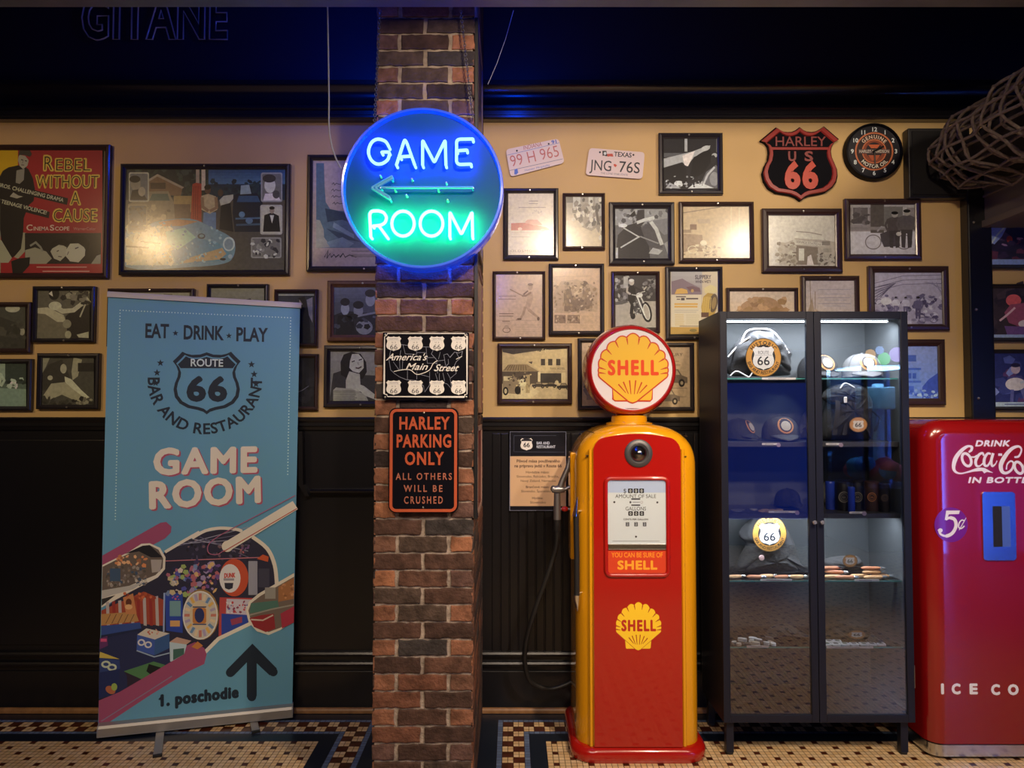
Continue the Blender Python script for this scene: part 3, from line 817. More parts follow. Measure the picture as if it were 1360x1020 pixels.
def art_lady(A):
    A.crop(355, 360, 5.37)
    soft(A, 440, 565, 870, 925, '#9a9188', '#7c756f', 5); A.poly([(448, 900), (470, 730), (530, 710), (640, 740), (790, 745), (870, 800), (870, 925), (448, 925)], '#3a3638')
    A.poly([(525, 740), (522, 650), (545, 595), (600, 575), (665, 590), (705, 650), (710, 720), (680, 770), (560, 760)], '#221e20')
    A.poly([(590, 640), (605, 592), (650, 590), (685, 630), (688, 690), (655, 728), (610, 715), (585, 690)], '#c0b6aa'); A.poly([(560, 780), (585, 715), (660, 735), (665, 820), (700, 860), (560, 860)], '#b7ad9f')
    A.line([(602, 648), (625, 640)], 8, '#3a3230'); A.line([(652, 636), (676, 628)], 8, '#3a3230'); A.line([(630, 690), (650, 694), (672, 682)], 9, '#4a3836'); A.line([(645, 650), (652, 670)], 4, '#8d8078')
    A.poly([(490, 830), (600, 840), (700, 880), (720, 925), (470, 925), (470, 850)], '#a39a8e'); A.poly([(640, 800), (690, 820), (800, 905), (790, 925), (700, 890), (630, 830)], '#bcb2a4'); lines_(A, 470, 640, range(855, 920, 12), 4, '#5a5450')
def art_dim(A):
    A.rect(0, 0, 100, 100, '#14131a'); A.speck(0, 0, 100, 100, 30, 14, ['#191820', '#101016', '#201e26']); A.line([(60, 72), (75, 66), (88, 58)], 1.5, '#5a5560')

LEFT = 'framed pictures on the wall left of the pillar'
picture(-62, 191.5, 142, 369, 7, 'b', 'red and yellow film poster in dark frame reading REBEL WITHOUT A CAUSE', art_poster, LEFT, LG, '', pm=M_print)
picture(159.5, 217, 383.5, 365, 7, 'k', 'wide framed painting of a silver sports car at a filling station', art_garage, LEFT, LG, 't')
picture(408, 205, 560, 360, 7, 'k', 'framed signed portrait half hidden behind the round neon sign', art_signed, LEFT, LG, 'b')
picture(-42, 401, 39, 468.5, 6, 'b', 'framed black and white photo of a man with glasses, cut by the left edge', art_couple, LEFT, LG, '')
picture(42.5, 380, 124, 454.5, 5.5, 'k', 'small square framed photo of outstretched arms below the red film poster', art_arms, LEFT, LG, 'tb')
picture(-40, 476.5, 40, 545.5, 6, 'k', 'greenish framed photo of a person walking, lowest at the left edge', art_walk, LEFT, LG, 't')
picture(48.5, 469, 130, 543.5, 6, 'k', 'framed photo of a reclining figure just left of the blue banner', art_recline, LEFT, LG, 'tb')
picture(142, 383, 256, 460, 5, 'b', 'brown framed print mostly hidden behind the top left of the blue banner', art_plain('#8a8378', '#6a6358'), LEFT, LG, 't')
picture(274, 377, 355, 460, 5, 'k', 'black framed photo of a hatted head peeking over the blue banner', art_cowboyhat, LEFT, LG, 't')
picture(364, 384, 421, 460, 4.5, 'b', 'narrow brown framed portrait behind the right edge of the blue banner', art_seated, LEFT, LG, '')
picture(352, 470, 421.5, 545, 5, 'b', 'dark framed print low behind the right edge of the blue banner', art_dim, LEFT, LG, '')
picture(434.5, 372.5, 530, 453, 8.5, 'w', 'worn wooden framed group photo below the signed portrait', art_guitar_pair, LEFT, LG, 't')
picture(430, 458.5, 530, 541, 8, 'k', 'framed portrait of a smiling long haired woman beside the brick pillar', art_lady, LEFT, LG, 'tb')

# ---- right wall
def art_redcar(A):
    A.crop(650, 240, 8.5)
    A.rect(200, 125, 745, 845, '#c9b8a8'); lines_(A, 445, 555, (226, 254), 8, '#8d7f78'); lines_(A, 330, 640, (298,), 9, '#9a8a82')
    A.speck(480, 330, 600, 390, 10, 12, ['#a89a90', '#b5a69a'])
    A.poly([(245, 480), (400, 475), (520, 500), (650, 530), (690, 560), (245, 560)], '#b3635a'); A.poly([(400, 470), (430, 440), (540, 440), (600, 500), (500, 505)], '#c48a7c'); A.ell(345, 545, 24, 18, '#d8b0a0'); A.ell(600, 560, 24, 14, '#c79a88')
    lines_(A, 250, 690, (578, 586), 3, '#b09a8c'); lines_(A, 250, 470, (632,), 5, '#a39488'); A.text('OLDSMOBILE', 235, 806, 26, '#8a7c74', w=370, track=.1)
def art_engine(A):
    soft(A, 0, 0, 100, 100, '#8d847c', '#c9b498', 8); A.rect(2, 2, 20, 14, '#6a645f'); A.rect(20, 2, 40, 30, '#b5aea6'); A.rect(62, 0, 74, 34, '#c4bcb2'); A.rect(80, 2, 98, 40, '#a59c94')
    A.poly([(30, 30), (55, 14), (80, 24), (90, 60), (70, 70), (45, 62)], '#8d8175'); A.speck(20, 8, 98, 60, 50, 7, ['#6a635c', '#b7aca0', '#7d746b', '#cbbfae', '#55504b']); A.line([(82, 20), (90, 60)], 5, '#5a534d'); A.speck(86, 50, 100, 85, 10, 6, ['#dcd2c2', '#8a7f74'])
def art_slouch(A):
    A.crop(800, 165, 5.367)
    A.rect(85, 595, 480, 960, '#5f5c60'); A.rect(85, 600, 480, 720, '#8f8c90'); A.speck(90, 605, 470, 730, 40, 18, ['#b5b2b4', '#6d6a6e', '#a3a0a4', '#4a484c'])
    A.poly([(95, 955), (110, 790), (180, 720), (250, 700), (330, 800), (340, 955)], '#26242a'); A.poly([(238, 720), (250, 612), (300, 608), (300, 700), (262, 740)], '#332f34'); A.poly([(190, 655), (230, 615), (240, 650), (215, 662)], '#1a181c')
    A.poly([(340, 690), (472, 670), (472, 780), (440, 790)], '#77747a'); A.poly([(275, 740), (340, 700), (420, 800), (430, 880), (350, 900), (300, 810)], '#4a464c')
    A.line([(345, 695), (385, 750), (425, 860)], 26, '#bab6b6'); A.line([(245, 702), (300, 682), (370, 665)], 22, '#c4c0c0'); A.line([(150, 738), (265, 806)], 9, '#b5b1b1'); A.line([(130, 880), (265, 800)], 10, '#b9b5b5'); A.line([(270, 800), (400, 850)], 9, '#8a868a'); A.ell(148, 722, 30, 14, '#d2cece')
    A.poly([(330, 920), (360, 880), (430, 900), (400, 930)], '#a8a4a6'); A.poly([(440, 850), (472, 830), (472, 945)], '#8f8b8f'); A.rect(95, 880, 112, 955, '#b5b1b3')
def art_bwcar(A):
    A.crop(800, 165, 5.367)
    A.rect(430, 85, 835, 470, '#1f1d24'); A.rect(586, 88, 606, 195, '#a8a5ad'); A.rect(812, 85, 826, 200, '#6a6870'); A.rect(436, 205, 590, 235, '#55535a')
    A.poly([(436, 245), (560, 215), (640, 195), (720, 165), (770, 150), (765, 175), (700, 205), (650, 240), (600, 300), (570, 270), (436, 310)], '#a9a6ac'); A.poly([(570, 225), (660, 190), (640, 240), (610, 300), (585, 290)], '#e0dde2'); A.ell(735, 172, 34, 18, '#b7b3b8', -20)
    A.poly([(436, 310), (570, 280), (600, 330), (600, 460), (436, 460)], '#141218'); A.poly([(650, 235), (770, 180), (780, 260), (720, 350), (620, 400)], '#0f0d13')
    A.poly([(700, 430), (740, 340), (810, 290), (828, 310), (828, 455), (740, 455)], '#5f5d66'); A.line([(720, 430), (750, 360), (800, 305)], 14, '#b5b2ba'); A.ell(798, 390, 34, 50, '#8d8a92'); A.ell(800, 222, 20, 16, '#aaa7ad'); A.ell(790, 250, 18, 30, '#26242a')
    A.ell(545, 425, 34, 22, '#d0cdd2'); A.poly([(450, 455), (480, 415), (530, 440), (560, 458)], '#a19ea5'); A.poly([(610, 458), (650, 425), (720, 425), (795, 455)], '#cfccd2'); A.speck(440, 370, 720, 455, 40, 9, ['#8a8790', '#2a2830', '#b5b2ba', '#16141a'])
def art_fadedbike(A):
    soft(A, 0, 0, 100, 100, '#c2a78c', '#c9b297', 5); A.line([(0, 14), (55, 3)], 1.5, '#8a7666'); A.rect(10, 36, 20, 46, '#8a6f60'); A.rect(0, 46, 12, 52, '#a38a76'); A.poly([(0, 54), (28, 56), (30, 75), (0, 90)], '#a78c78'); A.rect(22, 26, 40, 34, '#b79f8c')
    bike(A, 25, 84, 11, '#d6c4ac', '#a08672'); A.ell(30, 72, 5, 6, '#e0d0ba'); A.rect(70, 2, 72, 60, '#c9b49a'); A.rect(82, 4, 84, 90, '#cdb89e'); A.speck(0, 76, 55, 98, 30, 3, ['#b59c86', '#d0bca4', '#96806e'])
def art_station(A):
    soft(A, 0, 0, 100, 100, '#cfc3bb', '#d2c6c2', 4); A.poly([(15, 70), (15, 60), (38, 48), (38, 36), (78, 44), (84, 50), (98, 54), (98, 98), (15, 98)], '#b8aaa2')
    A.poly([(38, 36), (80, 44), (82, 50), (38, 46)], '#d6cbc4'); A.poly([(36, 48), (82, 56), (82, 62), (36, 58)], '#cfc3bc'); A.text('SERVICE STATION', 40, 55, 4.5, '#8a7c76', w=36, rot=-7); A.poly([(40, 60), (72, 64), (72, 98), (40, 98)], '#8a7a70'); A.rect(44, 66, 52, 90, '#d8cec6'); A.poly([(56, 98), (57, 82), (62, 78), (66, 98)], '#e2d8d0')
    A.rect(78, 52, 90, 60, '#8d817a'); A.rect(80, 66, 92, 74, '#a59a92'); A.speck(12, 55, 40, 98, 50, 4, ['#9a8a7e', '#b0a196', '#7d6e64', '#c4b8ae']); A.speck(70, 76, 98, 98, 30, 4, ['#8a7e78', '#b5aaa4', '#6a5f5a']); A.line([(40, 33), (60, 35), (78, 40)], 1.5, '#8f827a')
def art_pose(A):
    soft(A, 0, 0, 100, 55, '#8d8084', '#94888c', 4); A.rect(0, 55, 100, 100, '#c6bcc6'); A.rect(0, 0, 100, 8, '#b0a6aa'); A.rect(2, 6, 28, 42, '#a89ea2'); A.rect(4, 8, 26, 40, '#6a6062'); A.rect(30, 2, 50, 58, '#5c5250'); A.rect(50, 6, 78, 46, '#77706f'); A.rect(78, 0, 84, 40, '#b5acb2'); A.rect(0, 46, 100, 52, '#8a7f82')
    A.speck(4, 8, 26, 40, 12, 6, ['#5a5153', '#7a7072']); A.ring(34, 76, 11.5, 14, 2, '#7a7076', 22); A.ring(80, 76, 11.5, 14, 2, '#7a7076', 22); A.poly([(44, 60), (60, 52), (72, 62), (74, 84), (50, 86), (46, 74)], '#4f464a'); A.line([(40, 55), (46, 46), (56, 48)], 3, '#9a9096')
    figure(A, 66, 88, 72, '#a99f9c', '#554b4c', '#463d3e', wide=1.2); figure(A, 84, 88, 76, '#a99f9c', '#5f5557', '#463d3e', wide=1.2); A.ell(72, 60, 4, 4, '#c4b8b6')
def art_batter(A):
    A.crop(645, 345, 4.976)
    A.rect(60, 90, 385, 510, '#c2a28c'); lines_(A, 85, 205, (238, 258), 4, '#8d7262'); lines_(A, 90, 205, (354, 370), 5, '#7d6454', .2); A.line([(80, 400), (370, 402)], 3, '#ad907c')
    A.poly([(280, 215), (310, 210), (312, 260), (300, 300), (285, 345), (262, 310), (275, 260)], '#b0907c'); A.line([(262, 310), (248, 360), (228, 392), (200, 398)], 14, '#a58672', taper=[1.3, 1.1, .9, .8]); A.line([(285, 330), (320, 360), (350, 385), (352, 396)], 14, '#a58672', taper=[1.5, 1.1, .9, .8]); A.line([(300, 215), (265, 238), (240, 238)], 12, '#8d6f5e'); A.line([(280, 205), (250, 230)], 10, '#7a5e50'); A.line([(240, 236), (160, 195)], 7, '#94775f'); A.ell(296, 180, 15, 22, '#a98a76'); A.ell(296, 164, 18, 9, '#7a6050')
    A.ell(222, 392, 16, 7, '#6a5042'); A.ell(348, 390, 9, 12, '#6a5042'); A.ring(138, 465, 24, 16, 5, '#7d6352'); A.ell(138, 445, 16, 14, '#a88b78'); lines_(A, 110, 162, (404,), 5, '#7d6352'); lines_(A, 190, 370, (428, 444, 458, 472, 486), 3, '#b59882')
def art_rider_ad(A):
    A.crop(645, 345, 4.976)
    A.rect(440, 45, 770, 470, '#c4a288'); A.line([(462, 112), (700, 108)], 2, '#a3826a'); A.poly([(455, 350), (450, 220), (500, 140), (600, 130), (690, 160), (740, 190), (740, 345), (600, 335), (540, 352)], '#b0927a')
    A.poly([(520, 340), (515, 200), (560, 190), (580, 260), (640, 250), (700, 230), (705, 320), (580, 345)], '#7d6453'); A.poly([(580, 225), (620, 195), (635, 160), (660, 140), (678, 160), (670, 190), (640, 215), (590, 240)], '#cdb096'); A.ell(652, 160, 24, 20, '#6a5244'); A.poly([(640, 195), (690, 185), (700, 300), (640, 310)], '#8a705e'); A.speck(452, 150, 738, 345, 90, 12, ['#8d745f', '#a88b74', '#6f5848', '#c6aa92', '#96795f'])
    for x0, x1 in ((455, 528), (540, 622)): A.rect(x0, 365, x1, 420, '#8a6e5c'); A.speck(x0 + 4, 368, x1 - 4, 416, 18, 8, ['#a88a72', '#6a5142', '#bb9e86', '#7d6352'])
    lines_(A, 632, 745, range(372, 425, 9), 3, '#b3947c'); A.line([(455, 432), (745, 432)], 2, '#a98a72')
def art_moto(A):
    A.crop(800, 345, 8)
    A.rect(140, 165, 575, 720, '#3a3436'); A.rect(140, 440, 575, 720, '#a89c94'); A.speck(145, 175, 280, 440, 40, 26, ['#6a6364', '#a59e9c', '#2c2729', '#8a8382', '#55504f']); A.speck(430, 200, 560, 400, 36, 22, ['#4a4446', '#6d6667', '#2a2527', '#85807e']); A.rect(225, 178, 272, 300, '#a8a19e'); A.poly([(140, 450), (240, 430), (280, 450), (210, 475), (140, 480)], '#55504f')
    A.poly([(270, 330), (285, 280), (330, 270), (350, 300), (355, 370), (280, 372)], '#171316'); A.line([(340, 285), (385, 315), (415, 325)], 20, '#2a2426'); A.line([(265, 290), (262, 340), (300, 368)], 20, '#b5a8a0'); A.line([(440, 320), (470, 285)], 14, '#b5a8a0'); A.ell(311, 240, 27, 33, '#b8aaa2'); A.ell(310, 220, 28, 16, '#d0c8c4')
    A.poly([(270, 372), (350, 372), (360, 440), (335, 500), (325, 580), (290, 575), (300, 480), (275, 430)], '#1b171a'); A.poly([(350, 400), (420, 420), (430, 560), (340, 580), (330, 500)], '#3c3639'); A.speck(335, 430, 430, 580, 40, 12, ['#8a8484', '#2a2628', '#b5b0ae', '#55504f'])
    A.ring(470, 555, 42, 100, 22, '#1a1618', 26, rot=-12); A.ring(470, 555, 30, 82, 8, '#cbc4c0', 26, rot=-12); A.ell(325, 600, 26, 32, '#1a1618'); A.line([(365, 380), (400, 470), (450, 590)], 16, '#d6cfcb'); A.line([(410, 400), (440, 460)], 14, '#c4bdb9'); A.ell(395, 375, 34, 26, '#d8d1cd'); A.line([(310, 370), (360, 378), (420, 345), (455, 335)], 10, '#b0a8a4'); A.ell(315, 587, 22, 12, '#2a2426')
def art_tyre(A):
    A.crop(800, 345, 8)
    A.rect(725, 120, 1240, 790, '#bfab9a'); soft(A, 730, 125, 1060, 370, '#a8a0a4', '#8d7d86', 5); A.poly([(735, 230), (850, 200), (900, 230), (1040, 300), (1050, 370), (740, 370)], '#7d6874'); A.poly([(768, 365), (790, 315), (840, 302), (900, 320), (910, 358)], '#c79a56'); A.poly([(890, 290), (960, 280), (1030, 300), (1045, 340), (930, 335)], '#6d4f5a'); A.ell(956, 330, 16, 18, '#b08a5a'); A.rect(735, 372, 1050, 790, '#c9b8a8')
    A.text('SLIPPERY', 985, 205, 42, '#3f3240', w=170, bold=.03); A.text('WHEN WET?', 988, 247, 28, '#3f3240', w=165, bold=.03)
    lines_(A, 782, 892, (386,), 13, '#6a5a58'); lines_(A, 790, 830, (414,), 11, '#6a5a58'); A.rect(836, 406, 874, 431, '#4a3c40'); lines_(A, 890, 1020, (406,), 15, '#4a3c40')
    lines_(A, 765, 1018, (462, 490), 18, '#c79a52', .05); lines_(A, 765, 1020, (532, 552), 10, '#b5a89e'); lines_(A, 770, 870, range(580, 690, 18), 7, '#c2a878'); lines_(A, 890, 1035, range(580, 690, 14), 5, '#b8a88e'); lines_(A, 820, 1030, (700,), 9, '#8d7a6a')
    A.rect(725, 715, 1240, 790, '#b08a4c'); A.poly([(1080, 300), (1150, 265), (1210, 290), (1215, 350), (1090, 360)], '#c9b488'); A.poly([(1050, 500), (1075, 390), (1120, 352), (1180, 360), (1210, 420), (1215, 520), (1180, 600), (1060, 610)], '#a8843e'); A.ell(1180, 460, 44, 100, '#5a4636', 8); A.ell(1185, 460, 24, 66, '#8d7048', 8)
    for k in range(7): A.line([(1070 + k * 14, 390 + abs(k - 3) * 4), (1060 + k * 14, 560)], 5, '#d0ae66')
    A.rect(1050, 560, 1130, 610, '#5a3a30'); A.ell(965, 750, 40, 16, '#7d6a3e')
def art_trees(A):
    soft(A, 0, 0, 100, 100, '#c2aaa0', '#c9aa92', 4); A.poly([(10, 100), (14, 40), (30, 20), (50, 14), (68, 20), (84, 44), (96, 70), (96, 100)], '#a07a5e', smooth=3); A.speck(14, 18, 86, 100, 60, 8, ['#b58c6c', '#8a664c', '#a57e60', '#94704f'])
def art_sketch(A):
    soft(A, 0, 0, 100, 100, '#b9a8b0', '#c2aca4', 4); A.poly([(0, 100), (2, 60), (12, 30), (18, 60), (24, 55), (32, 100)], '#a08878'); A.line([(8, 0), (10, 60)], 1.2, '#8a7568'); A.line([(18, 20), (18, 70)], 1.2, '#8a7568'); lines_(A, 24, 92, (16, 30, 40), 1.5, '#a093a0'); lines_(A, 36, 80, (24, 34, 44), 1.5, '#a89ba6'); A.line([(88, 20), (88, 60)], 1, '#a89ba6'); A.speck(0, 50, 30, 100, 20, 5, ['#94796a', '#b59a8a'])
def art_workshop(A):
    soft(A, 0, 0, 100, 100, '#b7acc2', '#a79cb5', 4)
    for y in (14, 22, 30): A.line([(0, y + 8), (40, y - 6), (98, y - 8)], 1.3, '#7d7290')
    for k in range(6): A.line([(0, 30 + k * 6), (30 - k * 2, 22 + k * 2)], 1.5, '#5f5570')
    for k in range(4): A.line([(70 + k * 6, 20), (98, 24 + k * 9)], 1.2, '#8a7f9c')
    A.speck(0, 45, 98, 98, 120, 5, ['#6a6080', '#cbc2d4', '#857a98', '#a69bb4', '#4f4664', '#bdb3c9']); figure(A, 62, 90, 42, '#8f84a0', '#6a6080', '#5a506e'); figure(A, 44, 82, 34, '#8f84a0', '#c4bace', '#6a6080'); figure(A, 30, 80, 32, '#8f84a0', '#cbc2d4', '#776c8c'); bike(A, 76, 92, 8, '#55496a', '#857a98'); A.ell(16, 56, 8, 7, '#d0c7d8')
def art_hotel(A):
    A.crop(645, 345, 4.976)
    A.rect(105, 575, 550, 920, '#bfa57e'); A.poly([(108, 575), (550, 575), (550, 600), (350, 600), (180, 625), (112, 610)], '#3f3530'); A.poly([(180, 630), (210, 625), (250, 628), (290, 615), (320, 612), (340, 600), (540, 588), (540, 730), (360, 735), (290, 690), (200, 660)], '#c9ae84')
    A.speck(330, 580, 420, 610, 10, 9, ['#3a302c', '#d6bd92'])
    for x in (365, 413, 466): A.rect(x, 655, x + 28, 698, '#3f342c')
    A.poly([(280, 675), (310, 672), (305, 690)], '#4a3c32'); A.poly([(110, 735), (150, 692), (270, 690), (350, 738)], '#8f7658')
    for k in range(9): A.line([(125 + k * 18, 732), (150 + k * 14, 696)], 4, '#5a4838')
    A.rect(108, 738, 350, 860, '#55463a'); A.rect(345, 742, 362, 810, '#d8c19a'); A.rect(362, 750, 500, 815, '#3f3630'); A.rect(500, 745, 528, 810, '#d0b78c'); A.text('PARK HOTEL', 425, 726, 14, '#6a563e', w=100); A.rect(108, 820, 545, 915, '#c4ab86'); A.poly([(108, 820), (300, 845), (360, 870), (300, 915), (108, 915)], '#cdb690')
    A.poly([(112, 880), (115, 800), (160, 770), (200, 780), (235, 830), (235, 890)], '#8d7860'); A.ell(132, 868, 18, 28, '#1d1814'); A.ell(132, 868, 9, 16, '#c4b090'); A.ell(212, 862, 20, 28, '#1d1814'); A.rect(118, 770, 175, 800, '#c9b490'); A.rect(265, 760, 292, 880, '#a8906c'); figure(A, 243, 895, 125, '#8d765c', '#d9c8a6', '#cdb996'); figure(A, 470, 858, 70, '#8d765c', '#cbb48e', '#b59d78')
    car(A, 350, 840, 44, '#4a3e34', '#1d1814', '#8d7860'); car(A, 430, 838, 40, '#3a3029', '#1d1814', '#7a684f'); car(A, 515, 850, 44, '#2a231e', '#16110e', '#8d7860'); A.speck(150, 740, 300, 860, 40, 8, ['#3a3028', '#8a7558', '#c4ac84', '#5a4a3c'])
def art_ad_left(A):
    A.rect(0, 0, 100, 100, '#b79880'); A.text('YE', 14, 15, 8, '#4a3c34', w=14, bold=.02); lines_(A, 14, 84, (24, 30, 36), 1.5, '#8a7262'); A.poly([(10, 90), (14, 50), (40, 44), (80, 50), (90, 90)], '#8d7a74'); A.speck(10, 50, 90, 92, 40, 8, ['#7d6c66', '#a08c82', '#685852'])
def art_ad_right(A):
    A.rect(0, 0, 100, 100, '#b3967c'); A.text('XURY', 52, 16, 5, '#5a483c', w=30); lines_(A, 34, 78, (24, 30), 1.3, '#8a7262'); car(A, 62, 60, 30, '#6a584c', '#2a221e', '#a89078'); lines_(A, 10, 92, (68, 82), 1.2, '#8d7666'); car(A, 50, 90, 26, '#77655a', '#3a302a', '#b09a84')
def art_bluelit_house(A):  # blue light falling on this print is put into its colours
    soft(A, 0, 0, 100, 100, '#8f9ae0', '#6a86e6', 6); A.rect(40, 18, 60, 30, '#4a60b5'); A.poly([(0, 44), (62, 42), (66, 48), (66, 100), (0, 100)], '#6f8ae0'); A.rect(0, 42, 68, 46, '#4460c0'); A.rect(0, 66, 68, 70, '#4a66c4'); A.rect(44, 52, 52, 62, '#3f5ab8'); A.rect(54, 52, 60, 62, '#3f5ab8'); A.rect(40, 76, 56, 92, '#4460c0'); A.poly([(70, 78), (80, 64), (100, 48), (100, 100), (70, 100)], '#3f52b0'); A.speck(0, 84, 100, 100, 50, 4, ['#8aa2f0', '#4f6ad0', '#3a54b8', '#a3b6f4'])
def art_stage(kind):
    def f(A):
        A.rect(0, 0, 100, 100, '#26223a')
        if kind == 0:
            A.speck(0, 0, 100, 90, 50, 12, ['#2a2240', '#4a3a58', '#352848', '#5a2f48']); A.poly([(2, 15), (14, 6), (24, 14), (18, 34), (8, 52), (2, 44)], '#7d8cf0'); A.line([(4, 50), (12, 30), (22, 12)], 4, '#b5c0ff'); A.ell(28, 40, 4, 8, '#a03a34'); A.ell(52, 24, 5, 9, '#8d6a78'); A.speck(20, 10, 100, 60, 24, 5, ['#8a6a90', '#b07a8a', '#3a2f50']); A.rect(0, 86, 100, 98, '#7d8ed8')
        elif kind == 1:
            A.rect(0, 0, 100, 100, '#3a2f36'); A.speck(0, 0, 100, 95, 30, 14, ['#332830', '#453840', '#2c2430']); A.ell(32, 26, 10, 12, '#c45a62'); A.poly([(20, 50), (28, 34), (50, 30), (64, 46), (60, 72), (40, 78), (26, 70)], '#8d4a64'); A.line([(52, 34), (66, 50), (76, 72)], 10, '#d6c0bc'); A.line([(14, 66), (24, 54), (34, 40)], 4, '#c9a4b4'); A.ell(48, 72, 10, 8, '#d6b8c4'); A.poly([(20, 76), (60, 78), (66, 94), (24, 94)], '#6a4a80'); A.rect(0, 93, 100, 99, '#93a2e0')
        else:
            A.rect(0, 0, 100, 100, '#2c306a'); A.speck(0, 10, 100, 90, 44, 9, ['#3a4080', '#252a5c', '#4f58a0', '#7a84c4', '#5a3a6a']); A.ell(32, 30, 6, 9, '#b5a0b4'); A.ell(32, 23, 6, 4, '#2a2440'); A.poly([(22, 44), (40, 42), (46, 62), (20, 64)], '#4a4480'); A.ell(32, 58, 13, 12, '#d6d8ee'); A.line([(38, 56), (58, 42), (72, 36)], 4, '#b5b8d8'); A.line([(28, 68), (27, 92)], 6, '#5a5a98'); A.line([(40, 68), (46, 90)], 6, '#5f6098'); A.rect(0, 91, 100, 99, '#a3b0ea'); lines_(A, 18, 90, (94,), 2, '#5a649a')
    return f
RIGHT = 'framed pictures on the wall right of the pillar'
picture(668.5, 249.5, 742, 344.5, 6.5, 'k', 'framed car advertisement with a red streak, right of the neon sign', art_redcar, RIGHT, RG)
picture(747.5, 256, 804, 331, 4.5, 'b', 'small upright framed photo of an engine, right of the red car advertisement', art_engine, RIGHT, RG)
picture(809, 268, 896.5, 351, 8.5, 'k', 'black framed photo of a slouching hatted figure under the right licence plate', art_slouch, RIGHT, RG)
picture(875, 176, 961, 257.5, 7, 'k', 'black framed photo of a person stretched over a car, near the ceiling', art_bwcar, RIGHT, RG)
picture(902, 267.5, 1002.5, 348, 6, 'b', 'wide framed faded photo of a motorcycle, left of the arch station photo', art_fadedbike, RIGHT, RG)
picture(1012.5, 276.5, 1120, 361.5, 9, 'b', 'framed pale photo of an old service station below the shield sign', art_station, RIGHT, RG)
picture(1122.5, 263.5, 1225.5, 344.5, 7.5, 'b', 'framed photo of two people with a motorcycle below the clock', art_pose, RIGHT, RG)
picture(654.5, 360, 724.5, 451, 4, 'b', 'upright framed sepia print of a baseball batter beside the pillar', art_batter, RIGHT, RG)
picture(729, 350, 803, 445, 5.5, 'k', 'upright framed sepia advertisement with a seated rider and two small pictures', art_rider_ad, RIGHT, RG)
picture(812, 360, 877, 442, 5, 'b', 'brown framed photo of a rider on a motorcycle above the pump globe', art_moto, RIGHT, RG)
picture(884, 354, 961, 451, 6, 'k', 'framed tyre advertisement reading SLIPPERY WHEN WET', art_tyre, RIGHT, RG, pm=M_print)
picture(965.5, 382, 1061.5, 450, 4.5, 'b', 'framed sepia photo of trees peeking above the left cabinet door', art_trees, RIGHT, RG, 't')
picture(1065, 366, 1143.5, 455, 6, 'b', 'framed pale drawing peeking above the right cabinet door', art_sketch, RIGHT, RG, 't')
picture(1154, 353, 1262.5, 438.5, 8.5, 'b', 'framed bluish photo of a busy workshop behind the cabinet corner', art_workshop, RIGHT, RG)
picture(661, 456, 760, 536.5, 6, 'b', 'framed sepia photo of old cars at a hotel, left of the pump globe', art_hotel, RIGHT, RG)
picture(767.5, 449, 842, 544.5, 5.5, 'k', 'framed advertisement hidden behind the left of the pump globe', art_ad_left, RIGHT, RG, '')
picture(850, 455, 923, 546, 5.5, 'k', 'framed car advertisement hidden behind the right of the pump globe', art_ad_right, RIGHT, RG, '')
picture(1160, 450.5, 1257.5, 538, 9, 'b', 'framed photo of a house with blue light put into its colours, right of the display cabinet', art_bluelit_house, RIGHT, RG, '')
FAR = 'framed concert photos at the right edge'
CG = (0.62, 0.55, 0.62)
picture(1308, 290, 1418, 357, 5, 'k', 'topmost framed concert photo beyond the black corner post', art_stage(0), FAR, CG, 'b')
picture(1309, 377, 1420, 453.5, 5, 'k', 'framed concert photo of a red lit musician, middle one beyond the black post', art_stage(1), FAR, CG, 'tb')
picture(1311, 464, 1424, 545, 5, 'k', 'lowest framed concert photo, guitarist in blue light beyond the black post', art_stage(2), FAR, CG, 'b')
